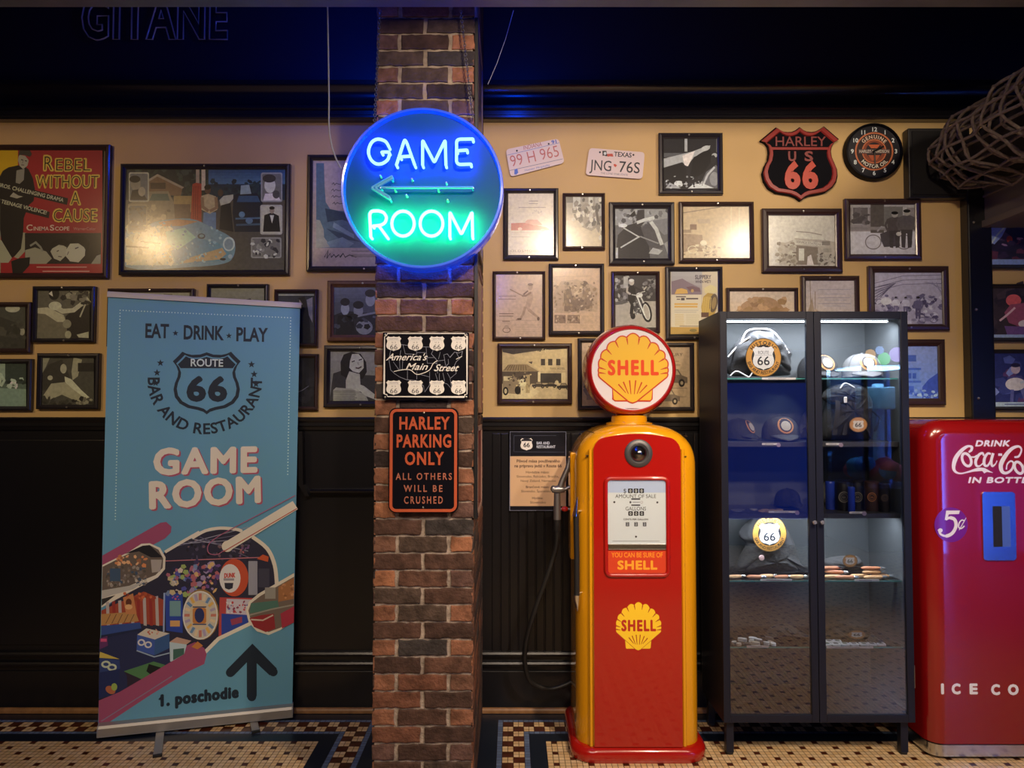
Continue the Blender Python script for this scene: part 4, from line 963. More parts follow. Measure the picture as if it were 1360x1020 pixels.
# ================================================================== signs, plates, clock, neon
def mirror_shield_sign():
    Y = -0.022
    pts = [(285, 80), (330, 112), (380, 134), (430, 140), (480, 136), (530, 116), (575, 78), (625, 116), (670, 134), (720, 140), (770, 132), (825, 106), (875, 68), (970, 148), (1065, 230), (1010, 262), (975, 320), (964, 380), (975, 450), (1010, 530), (1040, 600), (1047, 680), (1030, 760), (980, 830), (900, 885), (800, 908), (700, 925), (640, 950), (590, 992), (530, 948), (460, 918), (380, 905), (280, 890), (190, 832), (135, 745), (115, 650), (140, 565), (180, 490), (195, 400), (185, 320), (150, 270), (88, 245)]
    f = lambda p: W(1000 + p[0] / 9.275, 160 + p[1] / 9.275, Y)
    out = [f(p) for p in pts]; cx, cz = f((580, 520))
    def sc(k): return [(cx + (p - cx) * k, cz + (q - cz) * k) for p, q in out]
    r = thing('route_shield_sign', 'black and red shield shaped tin sign reading HARLEY US 66', 'sign', (cx, 0, cz))
    MB().prism(out, Y, -.001).build('plate', mat('black_sign_enamel', (0.004, 0.004, 0.007), rough=.6, spec=.08), r, bevel=.003)
    Mr = mat('red_sign_enamel', '#9c2f2a', rough=.3, coat=.5)
    m = MB(); a, b = sc(.955), sc(.87); n = len(a)
    m.add([(p, Y - .006, q) for p, q in a] + [(p, Y - .006, q) for p, q in b] + [(p, Y, q) for p, q in sc(.975)] + [(p, Y, q) for p, q in sc(.85)],
          [f_ for i in range(n) for f_ in ((i, (i + 1) % n, n + (i + 1) % n, n + i), (2 * n + i, 2 * n + (i + 1) % n, (i + 1) % n, i), (n + i, n + (i + 1) % n, 3 * n + (i + 1) % n, 3 * n + i))])
    x0, zz = f((225, 350)); x1, _ = f((925, 350))
    m.box(x0, x1, Y - .005, Y, zz - .006, zz + .006)
    m.build('raised_border', Mr, r, smooth=30)
    k = (3.25 + Y) / F / 9.275
    m = MB()
    relief_text(m, 'HARLEY', f((575, 0))[0], f((0, 318))[1], 118 * k, Y - .004, Y, w=640 * k, bold=.005)
    m.build('upper_lettering', mat('dull_red_enamel', '#8a3a38', rough=.35, coat=.3), r); m = MB()
    for t, xx in (('u', 473), ('s', 677)):
        m = MB(); relief_text(m, t.upper(), f((xx, 0))[0], f((0, 500))[1], 115 * k, Y - .004, Y, w=108 * k, bold=.03)
        m.build('letter_' + t, mat('dull_red_enamel', '#8a3a38', rough=.35, coat=.3), r)
    m = MB(); relief_text(m, '66', f((578, 0))[0], f((0, 828))[1], 300 * k, Y - .007, Y, w=410 * k, bold=.05, track=.12)
    m.build('numerals', mat('orange_red_enamel', '#c4442f', rough=.35, coat=.4), r)
mirror_shield_sign()

def wall_clock():
    Y = -0.03; x, z = W(1161, 201, Y); k = (3.25 + Y) / F
    r = thing('wall_clock', 'round black wall clock with orange emblem ring and white numerals', 'clock', (x, 0, z))
    R = 38.5 * k
    MB().lathe([(R, 0), (R, Y + .004), (R * .985, Y - .006), (R * .93, Y - .008), (R * .90, Y + .004), (.0001, Y + .004)], (x, 0, z), 'y', 48).build('case', mat('clock_case', (0.004, 0.004, 0.007), rough=.5, spec=.12), r, smooth=40)
    A = Art(Y + .002, gain=RG); A.crop(1161, 201, 1)
    A.ell(0, 0, 35, 35, '#15131c', n=40); A.ring(0, 0, 24.5, 24.5, 2, '#b5613f', 40); A.ell(0, 0, 23.4, 23.4, '#2a1614', n=36); A.ring(0, 0, 15.5, 15.5, 1.6, '#b5613f', 36); A.ell(0, 0, 14.8, 14.8, '#7a3520', n=30); A.ell(0, -1, 11, 11, '#1e1418', n=24)
    A.arc('GENUINE', 0, 0, 17.2, 4.6, '#d0b0a0', mid=-90, bold=.02, track=.1); A.arc('MOTOR OIL', 0, 0, 22.2, 4.6, '#d0c0b4', mid=90, bold=.02, track=.1, inside=True)
    A.poly([(-21, -2.8), (21, -2.8), (21, 3), (-21, 3)], '#4a3030'); A.text('HARLEY-DAVIDSON', 0, 1.9, 3.9, '#c4b0a8', w=40, al='c', bold=.01)
    A.poly([(-8, -9), (8, -9), (4, -4), (-4, -4)], '#b5522f'); A.poly([(-8, 5), (8, 5), (3, 12), (-3, 12)], '#a34a2c')
    for h in range(1, 13):
        a = radians(h * 30); A.text(str(h), 29 * sin(a), -29 * cos(a) + 2.6, 5.4, '#d0ccd0', al='c', bold=.02)
    A.build('dial', M_paint, r)
    hb = MB()
    for ang, ln, wd in ((178, 20, .9), (62, 14, 1.2)):
        a = radians(ang); dx, dz = sin(a) * ln * k, cos(a) * ln * k
        hb.tube([(x - dx * .2, Y - .003, z - dz * .2), (x + dx, Y - .003, z + dz)], wd * k, 6)
    hb.build('hands', mat('clock_hand', (0.02, 0.02, 0.02), rough=.3), r)
wall_clock()

def licence_plate(name, label, c, rot, draw, ox, oy, s, colr):
    Y = -0.012
    P = [W(ox + a / s, oy + b / s, Y) for a, b in c]
    cx, cz = sum(p[0] for p in P) / 4, sum(p[1] for p in P) / 4
    r = thing(name, label, 'licence plate', (cx, 0, cz))
    # rounded corners
    poly = []
    for i in range(4):
        p, a, b = Vector(P[i]), Vector(P[i - 1]), Vector(P[(i + 1) % 4])
        u, v = (a - p).normalized() * .018, (b - p).normalized() * .018
        for t in (0, .25, .5, .75, 1):
            q = p + u * (1 - t) ** 2 + v * t ** 2; poly.append((q.x, q.y))
    MB().prism(poly, Y, Y + .003).build('plate', mat('plate_white', colr, rough=.4, coat=.3), r)
    MB().box(cx - .03, cx + .03, Y + .003, -.0005, cz - .02, cz + .02).build('bracket', M_steel, r)
    A = Art(Y, gain=RG); A.crop(ox, oy, s); draw(A); A.build('markings', M_paint, r)
    for q in (.2, .8):
        p = Vector(P[0]).lerp(Vector(P[1]), q).lerp(Vector(P[3]).lerp(Vector(P[2]), q), .13)
        MB().lathe([(.0001, Y - .004), (.0035, Y - .003), (.0045, Y)], (p.x, 0, p.y), 'y', 10).build('bolt', M_black, r)
def draw_ind(A):
    A.line([(58, 212), (528, 100)], 4, '#5a6aa0'); A.line([(82, 350), (560, 245)], 4, '#5a5a70')
    A.text('INDIANA', 205, 165, 36, '#a0524a', w=172, rot=12.5, shear=.12); A.text('99 H 965', 95, 318, 100, '#b05a50', w=455, rot=12.8, bold=-.005)
    A.text('91', 462, 110, 30, '#2a4a9a', w=54, rot=12, bold=.03); A.poly([(125, 340), (150, 332), (158, 370), (140, 388), (122, 384)], '#2a55b0'); A.text('Hoosier Hospitality', 215, 358, 18, '#5a6aa0', w=235, rot=12.5, shear=.2)
def draw_tex(A):
    A.poly([(918, 172), (955, 172), (958, 200), (975, 215), (955, 222), (935, 215), (920, 218)], '#1a1a24'); A.ell(942, 196, 12, 14, '#c4c0c4'); A.poly([(960, 200), (1010, 198), (1018, 225), (985, 222), (965, 226)], '#b03a2c')
    A.text('TEXAS', 1022, 220, 40, '#1c1c26', w=160, rot=-4.5, bold=.02); A.text('JNG', 808, 344, 92, '#1c1c26', w=195, rot=-4, bold=.005); A.text('76S', 1062, 362, 96, '#1c1c26', w=195, rot=-4, bold=.005)
    A.poly([(1018, 295), (1032, 290), (1050, 302), (1038, 320), (1024, 312)], '#b8402f'); A.text('THE LONE STAR STATE', 902, 380, 16, '#5a5660', w=245, rot=-4.2)
licence_plate('licence_plate', 'tilted Indiana licence plate 99 H 965 right of the neon sign', [(45, 160), (522, 60), (578, 280), (88, 408)], 12, draw_ind, 665, 175, 6.8, '#e2d2cc')
licence_plate('licence_plate', 'white Texas licence plate JNG 76S', [(800, 146), (1302, 185), (1280, 427), (766, 390)], -4, draw_tex, 665, 175, 6.8, '#d6d0ce')

# ---- black box high on the wall by the corner
x0, z1 = W(1206, 170, -.05); x1, z0 = W(1290, 263, -.05)
r = thing('wall_speaker', 'black loudspeaker box high on the wall behind the rope net', 'speaker', ((x0 + x1) / 2, 0, z0))
MB().box(x0, x1, -.05, -.001, z0, z1).build('cabinet', M_black, r, bevel=.004)
m = MB(); m.box(x0 + .015, x1 - .015, -.056, -.049, z0 + .015, z1 - .015); m.build('grille', mat('speaker_cloth', (0.006, 0.006, 0.007), rough=.9, bump=.4, bscale=600), r, bevel=.003)

# ---- signs on the pillar
def map_sign():
    Y = YP - .022
    x0, z1 = W(508.5, 441.5, Y); x1, z0 = W(622.5, 530.5, Y)
    r = thing('metal_sign', 'black metal sign with a white map and eight route shields on the pillar', 'sign', ((x0 + x1) / 2, YP, z0))
    MB().box(x0, x1, Y, YP - .0065, z0, z1).build('plate', mat('black_tin', (0.004, 0.004, 0.009), rough=.6, spec=.08), r, bevel=.002)
    A = Art(Y, gain=(.56, .48, .42)); A.crop(500, 430, 8.5)
    g = '#6d6a74'
    # rounded in corner white border
    A.line([(125, 110), (995, 110), (998, 130), (1022, 140), (1022, 795), (998, 800), (992, 826), (125, 822), (118, 800), (86, 790), (92, 145), (112, 135)], 10, '#c9bfbd', closed=True)
    # outline of the country and its states
    A.line([(175, 250), (290, 235), (450, 260), (600, 262), (640, 300), (620, 340), (690, 420), (770, 410), (760, 350), (800, 340), (830, 380), (880, 320), (930, 330), (970, 310), (960, 370), (900, 430), (880, 470), (900, 560), (830, 620), (840, 660), (850, 740), (800, 680), (700, 650), (600, 690), (545, 770), (530, 700), (440, 640), (340, 632), (260, 600), (200, 560), (160, 520), (140, 400), (160, 300), (175, 250)], 5, g)
    for l in ([(300, 240), (325, 340), (450, 345)], [(275, 300), (260, 400), (265, 520)], [(190, 430), (262, 530)], [(450, 260), (455, 350)], [(560, 262), (575, 450)], [(455, 325), (565, 325)], [(575, 382), (650, 382)], [(300, 370), (290, 520)], [(350, 520), (350, 630)], [(455, 540), (455, 630)], [(575, 445), (680, 448)], [(600, 540), (600, 690)], [(500, 575), (600, 600)], [(665, 560), (690, 640)], [(710, 560), (710, 650)], [(750, 555), (770, 650)], [(800, 555), (830, 610)], [(640, 520), (880, 530)], [(810, 400), (815, 450), (760, 500)], [(720, 320), (700, 400)], [(900, 320), (940, 400)], [(680, 430), (690, 560)], [(760, 350), (780, 470)]):
        A.line(l, 4.5, g)
    A.line([(195, 540), (290, 520), (380, 520), (450, 570), (520, 560), (600, 520), (640, 450), (690, 415)], 8, '#cfc6c4', smooth=4)
    A.text("America's", 110, 412, 74, '#d6cecb', w=450, shear=.5, bold=.012); A.text('Main', 320, 520, 74, '#d6cecb', w=250, shear=.5, bold=.012); A.text('Street', 645, 534, 74, '#d6cecb', w=265, shear=.5, bold=.012)
    A.line([(110, 414), (150, 380), (230, 372)], 6, '#d6cecb'); A.line([(900, 400), (965, 368)], 7, '#d6cecb')
    for j, (yy, names) in enumerate(((222, ('CALIFORNIA', 'ARIZONA', 'NEW MEX.', 'TEXAS')), (718, ('OKLAHOMA', 'KANSAS', 'MISSOURI', 'ILLINOIS')))):
        for i, t in enumerate(names):
            cx = 195 + i * 244
            A.shield(cx, yy, 172, 172, '#c6bfc0'); A.text(t, cx, yy - 42, 18, '#6a6670', w=100 if len(t) > 5 else 80, al='c'); A.line([(cx - 72, yy - 32), (cx + 72, yy - 32)], 2, '#8a8588')
            A.text('US', cx, yy - 4, 16, '#3a3840', w=48, al='c', track=.9); A.text('66', cx, yy + 66, 54, '#26242c', w=88, al='c', bold=-.004)
    A.build('printing', M_enamel, r)
    for px, pv in ((511.5, 444.5), (619.5, 444.5), (511.5, 527.5), (619.5, 527.5)):
        a, b = W(px, pv, Y); MB().lathe([(.0001, Y - .003), (.003, Y - .002), (.0038, Y)], (a, 0, b), 'y', 10).build('screw', M_steel, r)
map_sign()

def parking_sign():
    Y = YP - .024
    x0, z1 = W(516.5, 541.5, Y); x1, z0 = W(608.5, 681.5, Y); k = (3.25 + Y) / F
    r = thing('metal_sign', 'black and orange sign reading HARLEY PARKING ONLY on the pillar', 'sign', ((x0 + x1) / 2, YP, z0))
    MB().prism(rrect(x0, z0, x1, z1, 10 * k), Y, YP - .0065).build('plate', mat('black_tin', '#000'), r, bevel=.002)
    Mo = mat('orange_enamel', '#c25a3a', rough=.4, coat=.3)
    a = rrect(x0 + 1.6 * k, z0 + 1.6 * k, x1 - 1.6 * k, z1 - 1.6 * k, 9 * k); b = rrect(x0 + 5.4 * k, z0 + 5.4 * k, x1 - 5.4 * k, z1 - 5.4 * k, 5 * k); n = len(a)
    m = MB()
    for P0, P1, ya, yb in ((a, b, Y - .003, Y - .003),):
        m.add([(p, ya, q) for p, q in P0] + [(p, yb, q) for p, q in P1] + [(p, Y, q) for p, q in P0] + [(p, Y, q) for p, q in P1],
              [f for i in range(n) for f in ((i, n + i, n + (i + 1) % n, (i + 1) % n), (2 * n + i, i, (i + 1) % n, 2 * n + (i + 1) % n), (n + i, 3 * n + i, 3 * n + (i + 1) % n, n + (i + 1) % n))])
    m.build('raised_border', Mo, r)
    f = lambda a_, b_: W(500 + a_ / 6.375, 535 + b_ / 6.375, Y); q = k / 6.375
    m = MB()
    for t, xc, yb, w_, h, tr in (('HARLEY', 402, 222, 425, 100, .1), ('PARKING', 402, 374, 468, 102, .1), ('ONLY', 402, 522, 325, 102, .12)):
        a, b = f(xc, yb); relief_text(m, t, a, b, h * q, Y - .0025, Y, w=w_ * q, bold=.03, track=tr)
    m.build('large_lettering', Mo, r)
    m = MB()
    for t, xc, yb, w_, h in (('ALL OTHERS', 402, 650, 472, 54), ('WILL BE', 396, 752, 326, 54), ('CRUSHED', 398, 852, 330, 58)):
        a, b = f(xc, yb); relief_text(m, t, a, b, h * q, Y - .0025, Y, w=w_ * q, bold=.015, track=.32)
    m.build('small_lettering', mat('worn_orange_enamel', '#b06a58', rough=.5, noise=.25, nscale=60), r)
    for px, pv in ((563, 548), (562, 674)):
        a, b = W(px, pv, Y); MB().lathe([(.0001, Y - .003), (.003, Y - .002), (.004, Y)], (a, 0, b), 'y', 10).build('screw', M_steel, r)
parking_sign()

# plates and duct on the right flank of the pillar
def flank(name, label, y0, y1, v0, v1, colr, art=None, cat='sign', t=.006):
    z1, z0 = ZV(v0, (y0 + y1) / 2), ZV(v1, (y0 + y1) / 2)
    r = thing(name, label, cat, (PXR, (y0 + y1) / 2, z0))
    MB().box(PXR + .0005, PXR + t, y0, y1, z0, z1).build('plate', mat(name + '_' + colr, colr, rough=.4, coat=.3), r, bevel=.002)
    m = MB(); X = PXR + t
    for a0, a1, b0, b1 in ((y0, y1, z0, z0 + .018), (y0, y1, z1 - .018, z1), (y0, y0 + .018, z0, z1), (y1 - .018, y1, z0, z1)):
        m.box(X, X + .003, a0, a1, b0, b1)
    m.build('raised_border', mat('flank_border' + (art or ''), art or '#4a2a22', rough=.4), r)
r = thing('cable_duct', 'narrow black cable duct up the right edge of the pillar', 'duct', (PXR, YP, ZV(690, YP)))
MB().box(PXR + .0005, PXR + .014, YP + .004, YP + .028, ZV(690, YP), ZV(22, YP)).build('duct', M_black, r, bevel=.002)
flank('tin_sign', 'red bordered tin sign on the right flank of the pillar, lowest', -.66, -.30, 565, 678, '#7d2a26', '#a3867c')
flank('tin_sign', 'reddish wooden board on the right flank of the pillar, middle', -.66, -.28, 362, 548, '#6d4038', '#84544a')
flank('tin_sign', 'tall dark board on the right flank of the pillar, behind the neon sign', -.66, -.28, 60, 340, '#4d3b42', '#6a5560')

# ---- menu notice
def notice():
    Y = -.03
    x0, z1 = W(676.5, 573, Y); x1, z0 = W(752, 678.5, Y)
    r = thing('notice_board', 'black and tan notice with route shield on the black panelling', 'notice', ((x0 + x1) / 2, 0, z0))
    MB().box(x0, x1, Y, -.0185, z0, z1).build('board', mat('notice_black', (0.008, 0.009, 0.018), rough=.3, coat=.4), r, bevel=.002)
    A = Art(Y, gain=(.62, .5, .42)); A.crop(665, 560, 6.375)
    A.line([(80, 86), (552, 86), (552, 752), (76, 752)], 4, '#6a6570', closed=True)
    A.rect(80, 293, 552, 715, '#b58a66'); A.line([(112, 118), (470, 118)], 2, '#4a4854'); A.line([(112, 255), (540, 258)], 2, '#4a4854'); A.line([(112, 118), (112, 255)], 2, '#4a4854')
    A.shield(219, 190, 104, 108, '#cfc6c2'); A.poly([(172, 165), (180, 150), (219, 140), (258, 150), (266, 165)], '#17151e'); A.text('66', 219, 215, 36, '#1c1a22', w=56, al='c', bold=.02)
    A.text('BAR AND', 303, 192, 22, '#a8a2aa', w=112, bold=.02); A.text('RESTAURANT', 303, 224, 22, '#a8a2aa', w=160, bold=.02)
    for t, x, yb, w_, h, b in (('Pôvod mäsa používaného', 318, 345, 368, 24, .025), ('na prípravu jedál v Route 66', 316, 386, 400, 24, .025), ('Hovädzie mäso:', 312, 437, 200, 19, .012), ('Slovensko, Rakúsko, Brazília,', 314, 473, 360, 19, 0), ('Nový Zéland, Nemecko', 318, 510, 300, 19, 0), ('Bravčové mäso:', 312, 562, 200, 19, .012), ('Slovensko, Španielsko', 300, 598, 255, 19, 0), ('Hydina:', 312, 656, 95, 19, .012), ('Slovensko', 315, 692, 135, 19, 0)):
        A.text(t, x, yb, h, '#4f352a', w=w_, al='c', bold=b)
    A.build('printing', M_print, r)
notice()

# ---- unlit neon lettering on the fascia
def fascia_neon():
    Y = -.045; k = (3.25 + Y) / F
    x0, zb_ = W(107, 50, Y); x1, _ = W(302, 50, Y)
    r = thing('neon_sign', 'unlit outline neon letters reading GITANE high on the black fascia', 'neon sign', ((x0 + x1) / 2, 0, zb_))
    L, tw = layout('GITANE', .03, .06); sx = (x1 - x0) / tw; h = 56 * k
    m = MB(); st = MB()
    for vs, fs, gx, ad in L:
        cnt = {}
        for f in fs:
            for i in range(len(f)): cnt[(f[i], f[(i + 1) % len(f)])] = 1
        nx = {a: b for (a, b) in cnt if (b, a) not in cnt}
        while nx:
            a = next(iter(nx)); loop = []
            while a in nx: b = nx.pop(a); loop.append(a); a = b
            pts = [(x0 + (vs[i][0] + gx) * sx, Y, zb_ + vs[i][1] * h) for i in loop]
            if len(pts) > 2: m.tube(pts, .0042, 6, True)
        xm = x0 + (gx + ad / 2) * sx
        for dz in (.012, h * .6): st.cyl((xm - ad * sx * .25, -.014, zb_ + dz), (xm - ad * sx * .25, Y, zb_ + dz), .003, n=8)
    m.build('glass_tubes', mat('unlit_neon_glass', (0.34, 0.34, 0.38), rough=.15, coat=.6), r, smooth=60)
    st.build('standoffs', M_black, r)
fascia_neon()

# ---- the round neon sign hung on the pillar
def fillet(P, d):
    P = [Vector(p) for p in P]; out = [P[0]]
    for i in range(1, len(P) - 1):
        a, b = (P[i - 1] - P[i]), (P[i + 1] - P[i]); da, db = min(d, a.length * .45), min(d, b.length * .45)
        A_, B_ = P[i] + a.normalized() * da, P[i] + b.normalized() * db
        for t in (0, .25, .5, .75, 1): out.append(A_ * (1 - t) ** 2 + P[i] * 2 * t * (1 - t) + B_ * t * t)
    out.append(P[-1]); return [tuple(p) for p in out]
def neon_sign():
    yb, yf = YP - .03, YP - .115
    xc, zc = W(560.5, 249, yf); k = (3.25 + yf) / F; R = 109.5 * k
    r = thing('neon_sign', 'round blue neon sign reading GAME ROOM with an arrow', 'neon sign', (xc, yb, zc))
    MB().lathe([(R * .985, yb), (R, yb - .008), (R, yf + .006), (R * .992, yf), (R * .965, yf), (R * .95, yf + .016), (R * .95, yf + .02)], (xc, 0, zc), 'y', 96, cap=False).build('rim', mat('lit_blue_rim', (0.03, 0.10, 0.55), rough=.25, coat=.5, emit=(0.0, 0.06, 1.0), estr=.42), r, smooth=50)
    MB().lathe([(R * .985, yb), (.0001, yb)], (xc, 0, zc), 'y', 64, cap=False).build('back_plate', M_black, r)
    MB().lathe([(R * .955, yf + .018), (.0001, yf + .018)], (xc, 0, zc), 'y', 96, cap=False).build('face', mat('blue_acrylic', (0.006, 0.085, 0.26), rough=.5, spec=.12), r)
    f = lambda a, b: (W(440 + a / 4.25, 130 + b / 4.25, yf)[0], yf - .012, W(440 + a / 4.25, 130 + b / 4.25, yf)[1])
    blue = glow_mat('blue_neon', (0.017, 0.040, 1.0), 36.0); green = glow_mat('green_neon', (0.016, 1.0, 0.14), 60.0)
    def word(name, strokes, mt, rad, label=None):
        m = MB()
        for s_, cl, sm in strokes:
            P = [f(*p) for p in s_]
            if sm: P = spline(P, 5, cl)
            elif not cl: P = fillet(P, .007)
            m.tube(P, rad, 10, cl)
            if not cl:
                for e in (P[0], P[-1]):
                    m.cyl(e, (e[0], yf + .016, e[2]), rad * .9, n=8)
        o = m.build(name, mt, r, smooth=60)
        if label: o['label'] = label
        return o
    ell = lambda cx, cy, a, b: [(cx + a * cos(t * pi / 12), cy + b * sin(t * pi / 12)) for t in range(24)]
    G = [(328, 282), (312, 256), (285, 243), (255, 243), (228, 265), (214, 310), (226, 352), (255, 378), (290, 378), (320, 358), (331, 330), (329, 313), (288, 314)]
    word('blue_tubes', [(G[:-1], False, True), ([G[-2], (300, 313), G[-1]], False, False), ([(371, 386), (412, 258), (418, 244), (428, 258), (474, 386)], False, False), ([(393, 340), (455, 336)], False, False), ([(518, 386), (518, 246), (584, 372), (645, 246), (649, 386)], False, False), ([(801, 240), (722, 241), (709, 250), (708, 370), (722, 383), (790, 381)], False, False), ([(712, 306), (768, 302)], False, False)], blue, .0052, 'glowing blue tubes spelling GAME')
    word('green_tubes', [([(227, 790), (221, 660), (232, 645), (270, 643), (300, 652), (317, 680), (308, 710), (285, 724), (238, 729)], False, False), ([(272, 727), (318, 790)], False, False), (ell(408, 715, 63, 70), True, False), (ell(568, 715, 64, 70), True, False), ([(671, 790), (671, 650), (736, 776), (796, 650), (799, 790)], False, False)], green, .0052, 'glowing green tubes spelling ROOM')
    dim = mat('faint_glow_tube_glass', (0.10, 0.38, 0.62), rough=.2, coat=.6, emit=(0.02, 0.30, 0.75), estr=.3)  # unlit glass; weak emission stands for neon light caught in it
    word('arrow_tube', [([(285, 513), (800, 513)], False, False), ([(345, 450), (230, 515), (335, 578)], False, False), ([(345, 462), (252, 515), (330, 566)], False, False)], dim, .0045, 'unlit arrow shaped tube given a faint cyan glow')
    st = MB()
    for a, b in ((278, 440), (456, 460), (650, 480), (425, 550), (657, 577), (360, 520), (605, 520)):
        p = f(a, b); st.lathe([(.0001, yf - .008), (.003, yf - .006), (.004, yf + .018)], (p[0], 0, p[2]), 'y', 8)
    st.build('tube_supports', mat('glass_support', (0.5, 0.65, 0.75), rough=.2), r)
    # added unseen glow ring behind the drum, for blue spill on the wall
    m = MB(); ringp = [(xc + R * .86 * cos(t * pi / 24), yb + .006, zc + R * .86 * sin(t * pi / 24)) for t in range(48)]
    m.tube(ringp, .005, 8, True).build('back_light', glow_mat('blue_back_light', (0.0, 0.05, 1.0), 85.0), r, smooth=60)
    for (u0, v0, u1, v1) in ((497, 172, 505, 14), (628, 160, 612, 14)):
        a, b = W(u0, v0, yb - .02), W(u1, v1, yb - .02); m = MB(); n = 46
        for i in range(n):
            t = (i + .5) / n; px, pz = a[0] + (b[0] - a[0]) * t, a[1] + (b[1] - a[1]) * t; hl = (b[1] - a[1]) / n * .62
            L = []
            for q in range(10):
                an = 2 * pi * q / 10; ww = .0042 * cos(an); hh = hl * sin(an)
                L.append((px + ww, yb - .02, pz + hh) if i % 2 else (px, yb - .02 + ww, pz + hh))
            m.tube(L, .0014, 5, True)
        m.build('hanging_chain', mat('dark_chain', (0.2, 0.2, 0.23), rough=.35, metal=1), r)
neon_sign()
YC = -.88
P_ = [(*W(u, v, YC), ) for u, v in ((435, 8), (436, 60), (437, 130), (437, 165), (440, 190), (446, 210), (453, 224))]
tag(MB().tube(spline([(a, YC, b) for a, b in P_], 6), .0028, 8).build('power_cable', mat('pale_cable', (0.4, 0.42, 0.5), rough=.4), smooth=60), 'thin pale cable hanging down to the left edge of the neon sign', 'cable')
P_ = [W(u, v, -.7) for u, v in ((682, 14), (672, 50), (660, 84), (648, 112))]
tag(MB().tube([(a, -.7, b) for a, b in P_], .0012, 6).build('wire', mat('pale_cable', '#000'), smooth=60), 'thin slanting wire right of the pillar near the ceiling', 'wire')
# ================================================================== the fuel pump
def loaf(m, xc, hw, zb, zs, zt, yb, yf, r, n=2.5, N=40, flat_bottom=True):
    """box with a domed top seen from the front and rounded front and back edges"""
    def outline(ins):
        w = hw - ins; P = []
        P.append((xc - w, zb)); 
        top = zt - ins * .5
        for k in range(N + 1):
            a = pi - pi * k / N
            x = w * (abs(cos(a)) ** (2 / n)) * (1 if cos(a) >= 0 else -1); z = zs + (top - zs) * (abs(sin(a)) ** (2 / n))
            P.append((xc + x, z))
        P.append((xc + w, zb))
        return P
    S = []
    for k in range(9): t = k / 8 * pi / 2; S.append((r * (1 - sin(t)), yb - r * (1 - cos(t))))
    for k in range(9): t = k / 8 * pi / 2; S.append((r * (1 - cos(t)), yf + r * (1 - sin(t))))
    m.loft([[(p, y, q) for p, q in outline(i)] for i, y in S])

def scallop(A, f, fill, edge, back_edge=True, edge_w=9, text_c=None, ribs=None):
    """shell emblem in the pixel frame of the globe crop, f maps it to the current one"""
    notch = [(244, 556), (236, 510), (238, 462), (254, 375), (312, 290), (392, 212), (500, 178), (620, 178), (727, 226), (808, 296), (860, 376), (886, 462), (886, 512), (876, 556)]
    peak = [(228, 534), (226, 486), (228, 408), (258, 312), (326, 224), (440, 152), (560, 120), (684, 152), (790, 230), (866, 314), (898, 410), (898, 488), (894, 536)]
    lob = []
    for i, pk in enumerate(peak):
        a, b = notch[i], notch[i + 1]
        c = (2 * pk[0] - (a[0] + b[0]) / 2, 2 * pk[1] - (a[1] + b[1]) / 2); c = ((c[0] + pk[0]) / 2, (c[1] + pk[1]) / 2)
        for k in range(6):
            t = k / 6; lob.append((a[0] * (1 - t) ** 2 + 2 * c[0] * t * (1 - t) + b[0] * t * t, a[1] * (1 - t) ** 2 + 2 * c[1] * t * (1 - t) + b[1] * t * t))
    fan = lob + [notch[-1], (590, 786), (556, 798), (522, 786)]
    base = [(362, 640), (750, 640), (738, 765), (725, 776), (385, 776), (374, 765)]
    F_ = lambda P: [f(*p) for p in P]
    if edge:
        A.line(F_(base), edge_w * 2.2, edge, closed=True); A.poly(F_(base), fill); A.line(F_(fan), edge_w * 2.2, edge, closed=True)
    else:
        A.poly(F_(base), fill)
        A.line(F_([(244, 556), (530, 790)]), edge_w * 1.3, ribs); A.line(F_([(876, 556), (580, 790)]), edge_w * 1.3, ribs)
    A.poly(F_(fan), fill)
    rc = ribs or edge
    for nn in notch[1:-1]:
        d = (560 - nn[0], 560 - nn[1]); l = hypot(*d)
        A.line(F_([nn, (nn[0] + d[0] / l * 62, nn[1] + d[1] / l * 62)]), edge_w * 1.3, rc, taper=[1.2, .3])
    for a, b in (((418, 622), (490, 705)), ((466, 598), (515, 715)), ((526, 584), (540, 718)), ((586, 584), (572, 718)), ((645, 602), (598, 715)), ((695, 630), (622, 708))):
        A.line(F_([a, b]), edge_w * 1.2, rc, taper=[1, .5])
    p = f(560, 528)
    q = f(560, 395); w0 = f(315, 0)[0]; w1 = f(800, 0)[0]
    A.text('SHELL', p[0], p[1], p[1] - q[1], text_c, w=w1 - w0, al='c', bold=.045, track=.12)

